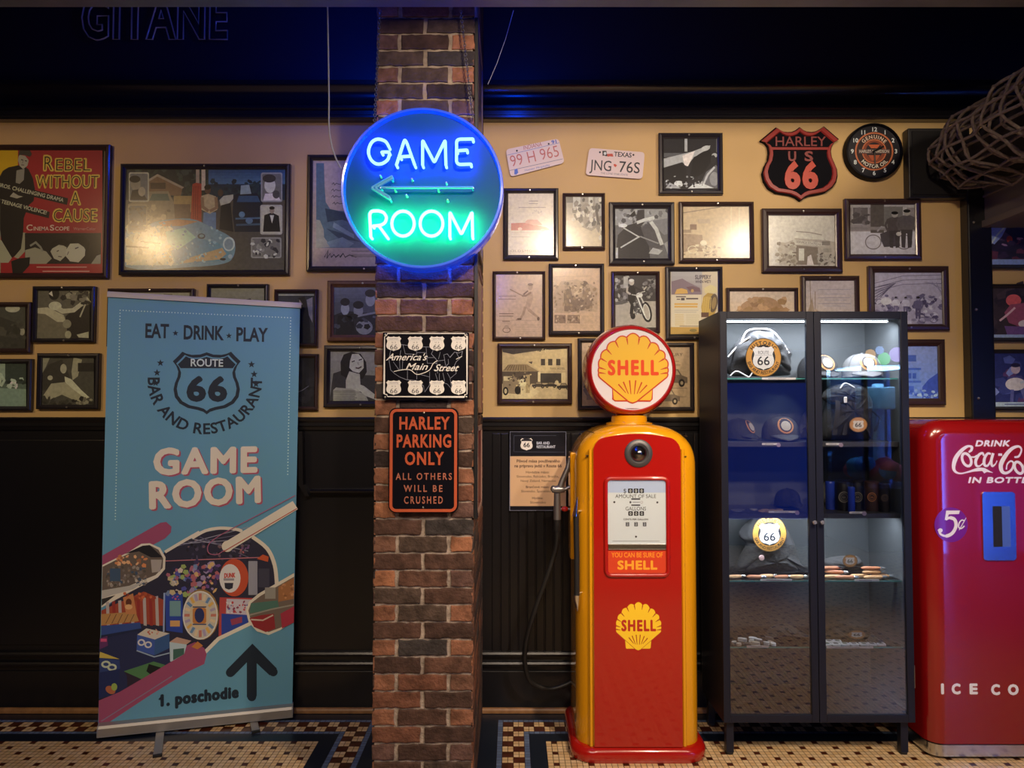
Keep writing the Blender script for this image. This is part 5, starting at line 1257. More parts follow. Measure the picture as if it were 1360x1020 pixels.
def fuel_pump():
    M_yel = mat('yellow_car_paint', '#dc9a12', rough=.22, coat=.9, coat_rough=.04)
    M_red = mat('red_car_paint', '#a5150e', rough=.22, coat=.9, coat_rough=.04)
    M_red2 = mat('red_globe_paint', '#a81618', rough=.25, coat=.8, coat_rough=.06)
    yf, yb, xc, hw = -.452, -.06, .498, .243
    zt = ZV(562, -.30)
    r = thing('fuel_pump', 'old red and yellow fuel pump with a round white scallop globe on top', 'fuel pump', (xc, -.25, 0))
    # plinth
    m = MB()
    def rr(ins, z):
        P = rrect(xc - .268 + ins, yf - .028 + ins, xc + .268 - ins, -.02 - ins, .09, 8)
        return [(a, b, z) for a, b in P]
    m.loft([rr(.004, 0.0), rr(0, .006), rr(0, .036), rr(.006, .048), rr(.016, .054), rr(.03, .056)])
    m.build('base', M_red, r, smooth=50)
    m = MB(); loaf(m, xc, hw, .054, 1.13, zt, yb, yf, .085)
    m.build('body', M_yel, r, smooth=35)
    # seams of the side panels and beads along the front panel
    Yp = yf
    xl, xr = XU(788, 700, Yp), XU(903.5, 700, Yp)
    zb_, zs_, zc_ = ZV(990, Yp), ZV(590, Yp), ZV(576, Yp)
    m = MB()
    for x in (xl - .011, xr + .011): m.tube([(x, yf + .001, .056), (x, yf + .001, zs_ - .02)], .0075, 10)
    m.build('bead', M_yel, r, smooth=60)
    m = MB()
    for x, s_ in ((XU(786, 570, -.37), -1), (XU(906, 580, -.37), 1)):
        P = []
        for k in range(11):
            y = yb - .05 + (yf + .02 - yb) * k / 10 * .93
            rel = (x - xc) / hw; z = 1.13 + (zt - 1.13) * (1 - abs(rel) ** 2.5) ** (1 / 2.5)
            P.append((x, y, z + .0005))
        m.tube(P, .0014, 5)
    m.box(xl - .03, xl - .006, yf - .0009, yf + .01, ZV(605, yf) - .001, ZV(605, yf) + .001); m.box(xr + .006, xr + .028, yf - .0009, yf + .01, ZV(606, yf) - .001, ZV(606, yf) + .001)
    m.build('seam', M_black, r)
    # red front panel with an arched top
    P = [(xl, zb_), (xr, zb_)]; rc = .04
    for k in range(41):
        t = k / 40; x = xr + (xl - xr) * (.5 - .5 * cos(pi * t)); e = abs(2 * (x - xl) / (xr - xl) - 1); d = min(x - xl, xr - x)
        z = zc_ - .026 * e * e
        if d < rc: z -= rc - sqrt(max(0, rc * rc - (rc - d) ** 2))
        P.append((x, z))
    yp = yf - .014
    MB().prism(P, yp, yf + .01).build('front_panel', M_red, r, bevel=.006, segs=3)
    # round knob and ring
    x, z = W(848, 602, yp); k = (3.25 + yp) / F
    Mz = mat('grey_cast_metal', (0.10, 0.10, 0.11), rough=.45, metal=.6)
    MB().lathe([(18.5 * k, yp), (18.5 * k, yp - .004), (16.5 * k, yp - .009), (13 * k, yp - .010), (11 * k, yp - .005), (9 * k, yp - .005)], (x, 0, z), 'y', 36, cap=False).build('dial_ring', Mz, r, smooth=35)
    dr = bpy.data.objects[-1] if False else [c for c in r.children if c.name.startswith('dial_ring')][0]
    MB().lathe([(11 * k, yp - .004), (10 * k, yp - .012), (8 * k, yp - .016), (5 * k, yp - .026), (2 * k, yp - .030), (.0001, yp - .0305)], (x, 0, z), 'y', 28).build('knob', mat('dark_chrome', (0.25, 0.25, 0.27), rough=.18, metal=1), dr, smooth=40)
    # register window
    x0, z1 = W(807, 638, yp); x1, z0 = W(884.5, 730, yp); zlo = ZV(762, yp)
    A = Art(yp - .001, gain=(.78, .66, .58)); A.crop(780, 570, 5.1)
    A.rect(138, 348, 535, 815, '#c3c0bd'); A.rect(138, 348, 535, 430, '#a7adc0')
    for i in range(3): A.rect(276 + i * 38, 402, 308 + i * 38, 433, '#16151a', 4); A.text('0', 292 + i * 38, 428, 20, '#d0cccb', al='c')
    A.text('$', 243, 432, 28, '#2a282c'); A.text('AMOUNT OF SALE', 328, 466, 24, '#2a282c', w=276, al='c'); A.rect(298, 468, 358, 478, '#3a383c'); A.ell(292, 495, 7, 8, '#4a484c'); A.rect(306, 492, 356, 498, '#8a888c'); A.ring(368, 495, 7, 8, 2, '#8a7070'); A.rect(298, 510, 358, 519, '#3a383c')
    A.text('GALLONS', 328, 550, 24, '#2a282c', w=140, al='c')
    for i in range(3): A.rect(278 + i * 38, 556, 308 + i * 38, 586, '#16151a', 4); A.text('0', 293 + i * 38, 581, 19, '#d0cccb', al='c')
    A.text('CENTS PER GALLON', 328, 616, 11, '#3a383c', w=168, al='c', bold=.02)
    for xx in (272, 330, 388): A.rect(xx - 12, 630, xx + 12, 658, '#4a484c'); A.text('2', xx, 652, 18, '#b5b2b0', al='c')
    for p in ((183, 494), (474, 496), (330, 728)): A.ell(p[0], p[1], 7, 7, '#3a3638')
    lines_(A, 170, 490, (756,), 4, '#8d8a88', 0)
    o = A.build('register_dial', M_print, r)
    A = Art(yp - .001, gain=(.78, .66, .58)); A.crop(780, 570, 5.1)
    A.rect(140, 820, 535, 975, '#b8361c'); A.text('YOU CAN BE SURE OF', 338, 868, 32, '#d67a22', w=345, al='c', bold=.02); A.text('SHELL', 338, 948, 54, '#d98a26', w=266, al='c', bold=.05)
    A.build('slogan_plate', M_enamel, r)
    MB().box(x0, x1, yp - .008, yp - .0005, ZV(729.5, yp), ZV(722, yp)).build('chrome_sill', M_chrome, r, bevel=.002)
    m = MB(); m.tube([(a, yp - .002, b) for a, b in rrect(x0 - .008, zlo - .006, x1 + .008, z1 + .008, .02, 5)], .0085, 10, True)
    m.build('window_bezel', M_red, r, smooth=60)
    MB().box(x0, x1, yp - .0065, yp - .005, ZV(722, yp), z1).build('window_glass', G_pic, r)
    # scallop emblem low on the panel
    A = Art(yp, gain=(.72, .58, .46)); A.crop(0, 0, 1)
    g = lambda a, b: (848 + (a - 560) * .0905, 832 + (b - 470) * .0965)
    scallop(A, g, '#d9a01e', None, edge_w=1.0, text_c='#9c1f12', ribs='#8a1a10')
    A.build('emblem', M_enamel, r)
    # neck and globe
    xg, zg = W(839.5, 491, -.335); kk = (3.25 - .335) / F
    MB().lathe([(.001, zt - .012), (.098, zt - .012), (.098, zt + .0), (.076, zt + .006), (.074, zt + .028), (.070, zt + .032), (.001, zt + .032)], (xg, -.25, 0), 'z', 40).build('collar', M_yel, r, smooth=35)
    MB().lathe([(.001, zt + .030), (.062, zt + .030), (.058, zt + .042), (.066, zt + .052), (.09, zt + .062), (.001, zt + .066)], (xg, -.25, 0), 'z', 40).build('neck', M_red2, r, smooth=40)
    Rf, Ro = 53.5 * kk, .194
    prof = [(Rf * .995, -.333), (Rf * 1.02, -.340), (Rf * 1.06, -.337), (Ro * .96, -.312), (Ro, -.275), (Ro, -.225), (Ro * .96, -.188), (Rf * 1.06, -.163), (Rf * 1.02, -.160), (Rf * .995, -.167)]
    MB().lathe(prof, (xg, 0, zg), 'y', 80, cap=False).build('globe_rim', M_red2, r, smooth=50)
    MB().lathe([(Rf, -.334), (.0001, -.3345)], (xg, 0, zg), 'y', 64, cap=False).build('globe_face', mat('white_globe_glass', '#d9d6dc', rough=.25, coat=.6), r)
    MB().lathe([(Rf, -.166), (.0001, -.1655)], (xg, 0, zg), 'y', 64, cap=False).build('globe_face', mat('white_globe_glass', '#fff'), r)
    A = Art(-.3352, gain=(.80, .66, .56)); A.crop(765, 425, 7.287)
    scallop(A, lambda a, b: (a - 8, b), '#c8942a', '#a8301c', edge_w=11, text_c='#c23a17')
    A.build('globe_emblem', M_enamel, r)
    # nozzle, its holster, lever bar and hose on the left flank
    yn = -.27
    q = lambda u, v, y=yn: (W(u, v, y)[0], y, W(u, v, y)[1])
    Mn = mat('worn_grey_metal', (0.30, 0.30, 0.32), rough=.4, metal=.9)
    m = MB(); m.tube([q(740, 690), q(740, 676), q(740, 655)], [.016, .015, .014], 14); m.tube([q(733, 650), q(741, 650), q(750, 650)], [.013, .018, .012], 14)
    m.tube([q(743, 650), q(748, 636), q(754, 622), q(757, 608)], [.014, .013, .011, .008], 12); m.ellipsoid(q(735, 649), (.013, .014, .014), 12, 8)
    nz = m.build('nozzle', Mn, r, smooth=50)
    MB().tube([q(746, 652), q(754, 648), q(758, 646)], .007, 8).build('hook', Mn, nz, smooth=50); m = MB(); m.tube([q(744, 676), q(756, 676), q(764, 678)], .004, 8); m.build('trigger', Mn, nz, smooth=50)
    m = MB(); m.ellipsoid(q(750, 676), (.016, .012, .012), 12, 8); m.build('red_cap', M_red, nz, smooth=60)
    m = MB(); m.box(q(758, 0)[0] - .012, q(758, 0)[0] + .02, -.32, -.22, ZV(740, yn), ZV(600, yn)); m.build('holster', M_yel, r, bevel=.006)
    yl = -.432; q2 = lambda u, v: (W(u, v, yl)[0], yl, W(u, v, yl)[1])
    m = MB(); m.tube([q2(765, 682), q2(766, 740), q2(766, 792)], .011, 12); lb = m.build('lever_bar', M_rubber, r, smooth=50)
    m = MB(); m.tube([q2(764, 686), q2(765, 676), q2(767, 660)], [.013, .009, .002], 12); m.tube([q2(765, 679), (q2(775, 679)[0], yl + .02, q2(775, 679)[2])], .005, 8); m.build('lever_tip', M_chrome, lb, smooth=45); m = MB(); m.tube([q2(766, 790), q2(766, 796), q2(767, 812)], [.015, .014, .001], 12)
    m.tube([q2(766, 788), (q2(776, 788)[0], yl + .02, q2(776, 788)[2])], .005, 8)
    m.build('lever_tip', M_chrome, lb, smooth=45)
    H = [q(740, 688), q(740, 705), q(738, 730), (W(725, 770, -.26)[0], -.26, W(725, 770, -.26)[1]), (W(709, 815, -.24)[0], -.24, W(709, 815, -.24)[1]), (W(699, 850, -.20)[0], -.20, W(699, 850, -.20)[1]), (W(697, 880, -.16)[0], -.16, W(697, 880, -.16)[1]), (W(705, 905, -.13)[0], -.13, W(705, 905, -.13)[1]), (W(728, 915, -.11)[0], -.11, W(728, 915, -.11)[1]), (W(750, 910, -.10)[0], -.10, W(750, 910, -.10)[1]), (W(768, 900, -.10)[0], -.10, W(768, 900, -.10)[1])]
    ho = MB().tube(spline(H, 8), .0105, 12).build('hose', M_rubber, r, smooth=60)
    m = MB(); m.tube([H[0], H[1]], .0145, 12); m.build('hose_ferrule', M_black, ho, smooth=50)
fuel_pump()
# ================================================================== the roll-up banner
def banner():
    L, R = FLOOR(128.5, 983.5), FLOOR(388.5, 956)
    ang = atan2(R[1] - L[1], R[0] - L[0]); Wd = hypot(R[0] - L[0], R[1] - L[1])
    r = thing('rollup_banner', 'tall blue roll-up banner reading GAME ROOM on a silver base', 'banner', (L[0], L[1], 0), ang)
    ca, sa = cos(ang), sin(ang); YS = .034
    def fn(u, v, off=YS):
        d = ray(u, v); ox, oy = -L[0], CAMY - L[1]
        # local depth axis (-sa, ca): solve for the plane at depth off
        t = (off - (ox * -sa + oy * ca)) / (d[0] * -sa + d[1] * ca)
        px, py = ox + d[0] * t, oy + d[1] * t
        return (px * ca + py * sa, CAMZ + d[2] * t)
    Ms = mat('silver_aluminium', (0.42, 0.41, 0.40), rough=.5, metal=.7); Mg = mat('grey_end_cap', (0.25, 0.25, 0.26), rough=.5)
    # base cassette
    sec = [(.0, .006), (.0, .040), (.006, .050), (.028, .056), (.055, .052), (.072, .035), (.075, .006)]
    m = MB(); m.loft([[(x, y, z + .004) for y, z in sec] for x in (.004, Wd - .004)]); m.build('base', Ms, r, world=False, smooth=30)
    for x0, x1 in ((-.001, .004), (Wd - .004, Wd + .001)):
        m = MB(); m.loft([[(x, y, z + .004) for y, z in sec] for x in (x0, x1)]); m.build('end_cap', Mg, r, world=False)
    m = MB(); m.box(.004, Wd - .004, -.0015, .001, .010, .014); m.build('base_groove', Mg, r, world=False)
    for (u0, v0, u1, v1) in ((213, 972, 209, 1006), (337, 960, 340, 974)):
        a, b = FLOOR(u0, v0), FLOOR(u1, v1)
        f = lambda p: ((p[0] - L[0]) * ca + (p[1] - L[1]) * sa, -(p[0] - L[0]) * sa + (p[1] - L[1]) * ca)
        a, b = Vector(f(a)), Vector(f(b)); n = (b - a).normalized(); s_ = Vector((-n.y, n.x)) * .016; a = a - n * .03
        m = MB(); P = [a - s_, a + s_, b + s_, b - s_]
        m.loft([[(p.x, p.y, z) for p in P] for z in (.001, .008)]); ft = m.build('foot', Ms, r, world=False, bevel=.002)
        m = MB(); P = [b - n * .012 - s_ * 1.03, b - n * .012 + s_ * 1.03, b + n * .002 + s_ * 1.03, b + n * .002 - s_ * 1.03]
        m.loft([[(p.x, p.y, z) for p in P] for z in (.0005, .009)]); m.build('foot_tip', M_rubber, ft, world=False)
    tl, tr, br, bl = fn(143.5, 392), fn(398.5, 407), fn(388, 941), fn(130.5, 968)
    # support pole and top rail
    m = MB(); m.tube([(Wd * .5, YS + .03, .05), (Wd * .5, YS + .03, tl[1] - .02)], .009, 10); m.build('pole', Ms, r, world=False, smooth=50)
    m = MB(); a, b = fn(143, 392, YS), fn(400, 407, YS)
    m.loft([[(p[0], YS - .008, p[1] - .008), (p[0], YS + .012, p[1] - .008), (p[0], YS + .012, p[1] + .014), (p[0], YS - .004, p[1] + .016), (p[0], YS - .008, p[1] + .008)] for p in (a, b)]); m.build('top_rail', mat('pale_rail', (0.62, 0.60, 0.58), rough=.4), r, world=False)
    # printed sheet
    m = MB(); n = 12
    m.add([(bl[0] + (tl[0] - bl[0]) * k / n, YS + .0015, bl[1] + (tl[1] - bl[1]) * k / n) for k in range(n + 1)] + [(br[0] + (tr[0] - br[0]) * k / n, YS + .0015, br[1] + (tr[1] - br[1]) * k / n) for k in range(n + 1)]
          + [(bl[0] + (tl[0] - bl[0]) * k / n, YS + .0030, bl[1] + (tl[1] - bl[1]) * k / n) for k in range(n + 1)] + [(br[0] + (tr[0] - br[0]) * k / n, YS + .0030, br[1] + (tr[1] - br[1]) * k / n) for k in range(n + 1)],
          [f for k in range(n) for f in ((k, n + 1 + k, n + 2 + k, k + 1), (2 * n + 2 + k, 2 * n + 3 + k, 3 * n + 4 + k, 3 * n + 3 + k))])
    m.build('sheet', mat('banner_back', '#b0b0b0', rough=.6), r, world=False)
    BG = (.66, .58, .56)
    A = Art(fn=fn, gain=BG); A.Y0 = lambda: YS + .001
    bg = '#5a88a0'; ink = '#1c2632'; cream = '#d2bfae'; pink = '#8f4460'
    A.poly([(143.5, 392), (398.5, 407), (388, 941), (130.5, 968)], bg)
    def dots(P, gap=4.0):
        y = A.lay()
        for (a, b) in zip(P[:-1], P[1:]):
            l = hypot(b[0] - a[0], b[1] - a[1]); n = int(l / gap)
            for k in range(n):
                t = k / n; A.ell(a[0] + (b[0] - a[0]) * t, a[1] + (b[1] - a[1]) * t, .95, .95, '#a9c0c8', 0, 6, y)
    A.crop(143, 392, 1); A.map = fn
    dots([(153, 690), (159.5, 412), (386, 422), (382, 634)])
    A.map = lambda x, y: fn(x, y); A._k = lambda: None
    def sc(u, v):
        a, b, c = fn(u, v), fn(u + 1, v), fn(u, v + 1); A.kx = hypot(b[0] - a[0], b[1] - a[1]); A.ky = hypot(c[0] - a[0], c[1] - a[1])
    sc(270, 445)
    A.text('EAT', 192, 448, 17.5, ink, w=31, bold=.03); A.star(233, 442.5, 4.2, ink); A.text('DRINK', 243, 450, 17.5, ink, w=53, bold=.03); A.star(304, 446, 4.2, ink); A.text('PLAY', 313, 452.5, 17.5, ink, w=43, bold=.03)
    sc(275, 505)
    A.shield(274.5, 507, 90, 85, ink); A.shield(274.5, 507, 81, 76, bg)
    half = shield_pts(274.5, 507, 77, 72)
    A.poly([p for p in half if p[1] < 492] , ink); A.rect(240, 489.5, 309, 492.5, bg)
    A.text('ROUTE', 274.5, 486.5, 9.5, '#b9c4c4', w=44, al='c', bold=.02)
    A.text('66', 274.5, 531.5, 30, ink, w=54, al='c', bold=.05)
    for x, y in ((213, 482), (208.5, 495), (206.5, 508.5), (334, 484), (337.5, 497), (340, 510)): A.star(x, y, 5, ink)
    A.arc('BAR AND RESTAURANT', 273.5, 506, 70, 13.5, ink, mid=90, bold=.025, track=.09, inside=True, sx=.98)
    sc(275, 640)
    for t, x, yb, w_, h, rot in (('GAME', 203, 629.5, 138, 32, .3), ('ROOM', 196.5, 675, 151, 33, 1.8)):
        A.text(t, x + 2.2, yb + 1.8, h, '#a04a5c', w=w_, bold=.045, rot=rot, track=.03); A.text(t, x, yb, h, cream, w=w_, bold=.045, rot=rot, track=.03)
    # collage below
    def at6(P): return [(125 + a / 6.375, 690 + b / 6.375) for a, b in P]
    def at7(P): return [(255 + a / 5.1, 650 + b / 5.1) for a, b in P]
    def at8(P): return [(125 + a / 6.18, 820 + b / 6.18) for a, b in P]
    sc(230, 780)
    A.poly(at6([(70, 305), (560, 28), (610, 20), (655, 60), (650, 110), (600, 160), (68, 440)]), pink)
    # big photograph: dark hall
    hall = at6([(600, 275), (760, 170)]) + at7([(0, 335), (90, 290), (190, 272), (300, 280), (430, 330), (520, 430), (560, 560), (560, 640), (385, 900), (150, 1020)]) + at8([(900, 280), (380, 560), (220, 620), (40, 680)]) + [(131, 900), (136, 812)]
    A.poly(hall, '#2a2838')
    A.speck(246, 716, 335, 745, 50, 3, ['#3a3448', '#17161e', '#4a4258', '#6a5058', '#22202c'])
    for k in range(6): A.line([(225 + k * 8, 728 - k * 3), (330, 700 + k * 8)], .9, ['#8d8a98', '#5f5a70'][k % 2])
    A.line([(220, 745), (352, 740)], 1.2, '#b06a72')
    # little photograph upper left
    A.poly(at6([(70, 385), (300, 270), (400, 205), (470, 200), (560, 240), (605, 320), (600, 420), (540, 490), (330, 600), (62, 745)]), cream)
    A.poly(at6([(72, 400), (310, 280), (410, 222), (470, 216), (545, 255), (585, 330), (580, 410), (520, 470), (420, 510), (300, 560), (66, 600)]), '#5d5048')
    A.poly(at6([(260, 290), (410, 222), (470, 216), (580, 320), (480, 320), (380, 270)]), '#1d1c22'); A.speck(152, 738, 196, 752, 24, 3, ['#b06a45', '#c27a50', '#8d5a40', '#d09a70']); A.speck(140, 752, 198, 778, 70, 2.6, ['#8d8078', '#6a5f58', '#b0a498', '#3c4a5c', '#4a443e', '#7d6a5c'])
    A.rect(146, 755, 160, 772, '#3a4c62'); A.poly(at6([(480, 340), (575, 340), (560, 440), (490, 450)]), '#9c9088'); A.poly(at6([(66, 600), (300, 560), (440, 520), (330, 590), (150, 640), (64, 670)]), '#a8a098'); A.poly(at6([(64, 672), (180, 640), (64, 730)]), '#2c2a2a')
    A.line(at6([(600, 275), (760, 180), (892, 105)]), 4, cream); A.line(at7([(0, 330), (90, 280), (190, 262), (300, 270), (340, 285)]), 4.2, cream, smooth=4)
    # striped booth, cabinets
    A.poly(at6([(62, 770), (420, 610), (590, 680), (590, 900), (380, 880), (60, 900)]), '#94402f')
    for k in range(9):
        x = 100 + k * 52; A.poly(at6([(x, 700 - k * 6), (x + 26, 694 - k * 6), (x + 34, 900), (x + 8, 895)]), '#a89a94' if k % 2 == 0 else '#8a2f2c')
    A.poly(at6([(60, 800), (350, 780), (380, 860), (60, 895)]), '#a87a4a')
    for k in range(5): A.line(at6([(100 + k * 50, 880), (140 + k * 50, 800)]), .8, '#5f4030')
    A.poly(at6([(245, 660), (330, 625), (360, 800), (270, 800)]), '#b5744a'); A.ell(171, 800, 4, 5, '#5a2f22'); A.ell(171, 806, 5, 3.5, '#d09a6a')
    A.speck(164, 788, 208, 797, 22, 2.6, ['#a04a30', '#b8603c', '#8a3a28'])
    A.poly(at6([(60, 900), (390, 870), (400, 920), (60, 980)]), '#31457c'); A.poly(at6([(60, 980), (400, 920), (430, 1000), (400, 1020), (60, 1020)]), '#202640')
    A.poly(at6([(600, 620), (750, 620), (750, 960), (610, 940)]), '#2b3f8c'); A.poly(at6([(640, 690), (735, 690), (735, 820), (640, 820)]), '#3f6a8c'); A.rect(225.5, 798, 240, 818, '#6a8a8c'); A.rect(226, 824, 239, 832, '#c09058'); A.speck(226, 791, 240, 796, 8, 1.5, ['#8a4a90', '#c05a5a']); A.line(at6([(595, 620), (590, 950)]), 2, '#8a97b5')
    # plush prizes and the upright prize wheel
    A.speck(222, 752, 262, 790, 60, 4, ['#8d9a5a', '#6a7a9a', '#b5a07a', '#4a4a8c', '#9a5a6a', '#2c2a44', '#c0b0a0']); A.speck(255, 745, 290, 785, 50, 4, ['#a05a60', '#6a4a80', '#c09a6a', '#8d7a9a', '#3a3050'])
    A.ell(267, 816, 24, 34, '#8a6a3e'); A.ell(266, 817, 23, 32, '#b5a898', n=28); A.ring(266, 817, 22.5, 31.5, 1.6, '#c9c0b8', 32)
    for k in range(20):
        a = radians(18 * k); A.line([(266 + 14 * cos(a), 817 + 20 * sin(a)), (266 + 21 * cos(a), 817 + 29 * sin(a))], 3.6, ['#b06a5a', '#c9b090', '#5f7a9a', '#c79a50', '#9a8aa0'][k % 5])
    A.ell(265, 817, 13, 19, '#bfa888'); A.rect(256, 807, 274, 828, '#b0703a', 3); A.ell(265, 817, 6.5, 10, '#2a3058'); A.line([(256, 806), (274, 806)], 1.6, '#2a3a5a'); A.line([(256, 829), (274, 829)], 1.6, '#2a3a5a')
    # red round game head
    A.ell(311, 767, 19, 25, '#b0472e', n=26); A.ell(305.5, 768, 14, 19, '#c8c0bc', n=26); A.text('DUNK', 305, 767, 6, '#b03a30', w=15, al='c', bold=.04); A.rect(297, 768, 311, 771, '#8a8488'); A.poly([(298, 774), (310, 774), (309, 781), (304, 783), (299, 781)], '#2c2c38'); A.rect(330, 745, 342, 790, '#8d8a94'); A.rect(343, 755, 358, 780, '#3c3a48'); A.poly(at7([(440, 470), (480, 440), (520, 455), (515, 490)]), '#b8502f'); A.speck(315, 720, 332, 740, 12, 2.5, ['#a05a60', '#6a4a70', '#2c2638'])
    # red and blue cabinet
    A.poly(at7([(188, 730), (410, 735), (400, 900), (180, 1010)]), '#a8403f'); A.poly(at7([(235, 740), (400, 745), (395, 850), (230, 840)]), '#b5a8b0'); A.speck(302, 798, 330, 814, 26, 2, ['#a83a40', '#5a5a90', '#c9c0c4', '#7d3a50']); A.poly(at7([(200, 840), (395, 850), (380, 910), (200, 985)]), '#2b3f8c'); A.poly(at7([(260, 880), (340, 860), (340, 900), (270, 920)]), '#8a3a50')
    # tables and boxes on the dark floor
    A.poly(at8([(45, 180), (350, 110), (620, 240), (740, 330), (400, 540), (220, 620), (40, 670)]), '#262a48')
    A.poly(at8([(355, 140), (430, 88), (620, 130), (500, 180)]), '#bdb0a0'); A.poly(at8([(355, 140), (500, 180), (495, 310), (350, 265)]), '#3a4f90'); A.poly(at8([(500, 180), (620, 130), (620, 250), (495, 310)]), '#34507a'); A.line(at8([(350, 270), (495, 322), (620, 290)]), 1.6, '#8a97a8'); A.ring(188, 853, 4, 3.5, 2, '#c0b8b4', 14); A.ring(197, 856, 4, 3.5, 2, '#c0b8b4', 14); A.speck(196, 836, 212, 842, 8, 1.6, ['#b05a48', '#c08a78'])
    A.poly(at8([(245, 440), (490, 360), (590, 390), (390, 505)]), '#4a7048'); A.poly(at8([(245, 440), (390, 505), (380, 530), (275, 570), (270, 480)]), '#2c2230'); A.poly(at8([(430, 440), (450, 380), (550, 410), (470, 470)]), '#1a1c1c')
    A.poly(at8([(50, 280), (210, 340), (45, 330)]), '#b8a04a'); A.poly(at8([(48, 330), (210, 350), (215, 420), (48, 455)]), '#2c3a68'); A.ring(141, 882, 5, 3.6, 2.4, '#b0b49a', 14); A.ring(149, 886, 5, 3.6, 2.4, '#b0b49a', 14); A.poly(at8([(46, 450), (212, 420), (205, 610), (40, 660)]), '#20284e'); A.ell(147, 916, 7, 5, '#a05a3c', 30); A.ell(152, 912, 4, 5, '#8a9a4a'); A.poly(at8([(48, 170), (110, 150), (115, 230), (48, 260)]), '#5a2f58'); A.rect(134, 848, 142, 852, '#c04a70')
    A.poly(at8([(620, 200), (680, 160), (800, 190), (760, 220)]), '#b08a78'); A.poly(at8([(620, 200), (760, 220), (760, 300), (640, 360), (625, 360)]), '#a8b4b8'); A.poly(at8([(650, 260), (740, 250), (740, 300), (650, 350)]), '#3c5a50')
    # lower blue field, cream edge, pink brush stripes
    A.poly(at8([(40, 690), (380, 580), (925, 290)]) + at7([(150, 1020), (385, 905), (420, 970), (520, 985), (600, 950), (690, 940)]) + [(388.2, 941), (130.5, 968)], bg)
    A.line(at8([(905, 290)]) + at7([(180, 1010), (400, 905)]), 5, cream)
    A.poly(at8([(40, 680), (210, 610), (740, 300), (760, 230), (830, 200), (905, 250), (925, 300), (905, 380), (780, 440), (470, 630), (90, 880), (38, 890)]), pink); A.poly(at8([(800, 240), (850, 195), (895, 230), (850, 260)]), '#b5703a'); A.line(at8([(60, 850), (640, 480)]), 1.4, '#7d6a80')
    # right: cream bar and the little bar photograph
    A.poly(at7([(425, 330), (700, 165), (695, 560), (570, 640), (560, 500), (510, 400)]), bg)
    A.line(at7([(410, 320), (510, 400), (560, 510), (575, 640)]), 5, cream, smooth=4)
    A.poly(at7([(450, 705), (692, 565), (690, 890), (600, 950), (520, 985), (440, 960), (385, 900), (365, 820), (385, 760)]), cream); A.poly(at7([(465, 720), (692, 590), (690, 880), (600, 935), (520, 965), (450, 940), (398, 885), (382, 820), (400, 770)]), '#6a5a50')
    A.poly(at7([(585, 660), (692, 595), (690, 740), (585, 760)]), '#96623e'); A.speck(372, 772, 390, 795, 16, 2.4, ['#a8704a', '#7d4e34', '#b5805a']); A.poly(at7([(400, 770), (580, 750), (590, 800), (390, 840)]), '#4a6a5e'); A.rect(352, 780, 366, 795, '#8d857c'); A.poly(at7([(390, 870), (470, 850), (555, 840), (565, 940), (500, 965), (420, 930)]), '#8a2a2e'); A.poly(at7([(600, 840), (692, 790), (690, 900), (610, 940)]), '#9c3040'); A.line(at7([(390, 850), (540, 810), (690, 780)]), 2, '#8d8478'); A.line(at7([(400, 880), (480, 885), (550, 850)]), 2, '#c0a898')
    A.line(at7([(240, 385), (700, 105)]), 13.5, cream, taper=[1, 1]); A.ell(302, 725.5, 7.4, 7.4, cream); A.line(at7([(215, 420), (712, 128)]), 1.3, '#a04a3c')
    A.line(at7([(700, 40), (300, 250), (160, 330), (110, 380), (115, 430), (170, 440), (220, 410)]), 1.1, '#9c5a72', smooth=4)
    # arrow and the floor note
    sc(330, 890)
    for P in ([(334.5, 925), (334.5, 866)], [(306, 893), (334.5, 864), (363, 892)]):
        A.line(P, 12.5, ink)
        for e in (P[0], P[-1]): A.ell(e[0], e[1], 5.9, 5.9, ink)
    A.ell(334.5, 864, 6.2, 6.2, ink)
    sc(262, 930)
    A.line([(211.5, 929), (215, 925)], 2.4, ink); A.text('1. poschodie', 211, 937.5, 14, ink, w=105, bold=.065, rot=1.2)
    A.build('print', mat('banner_print', attr=True, rough=.55, spec=.35), r, world=False)
banner()
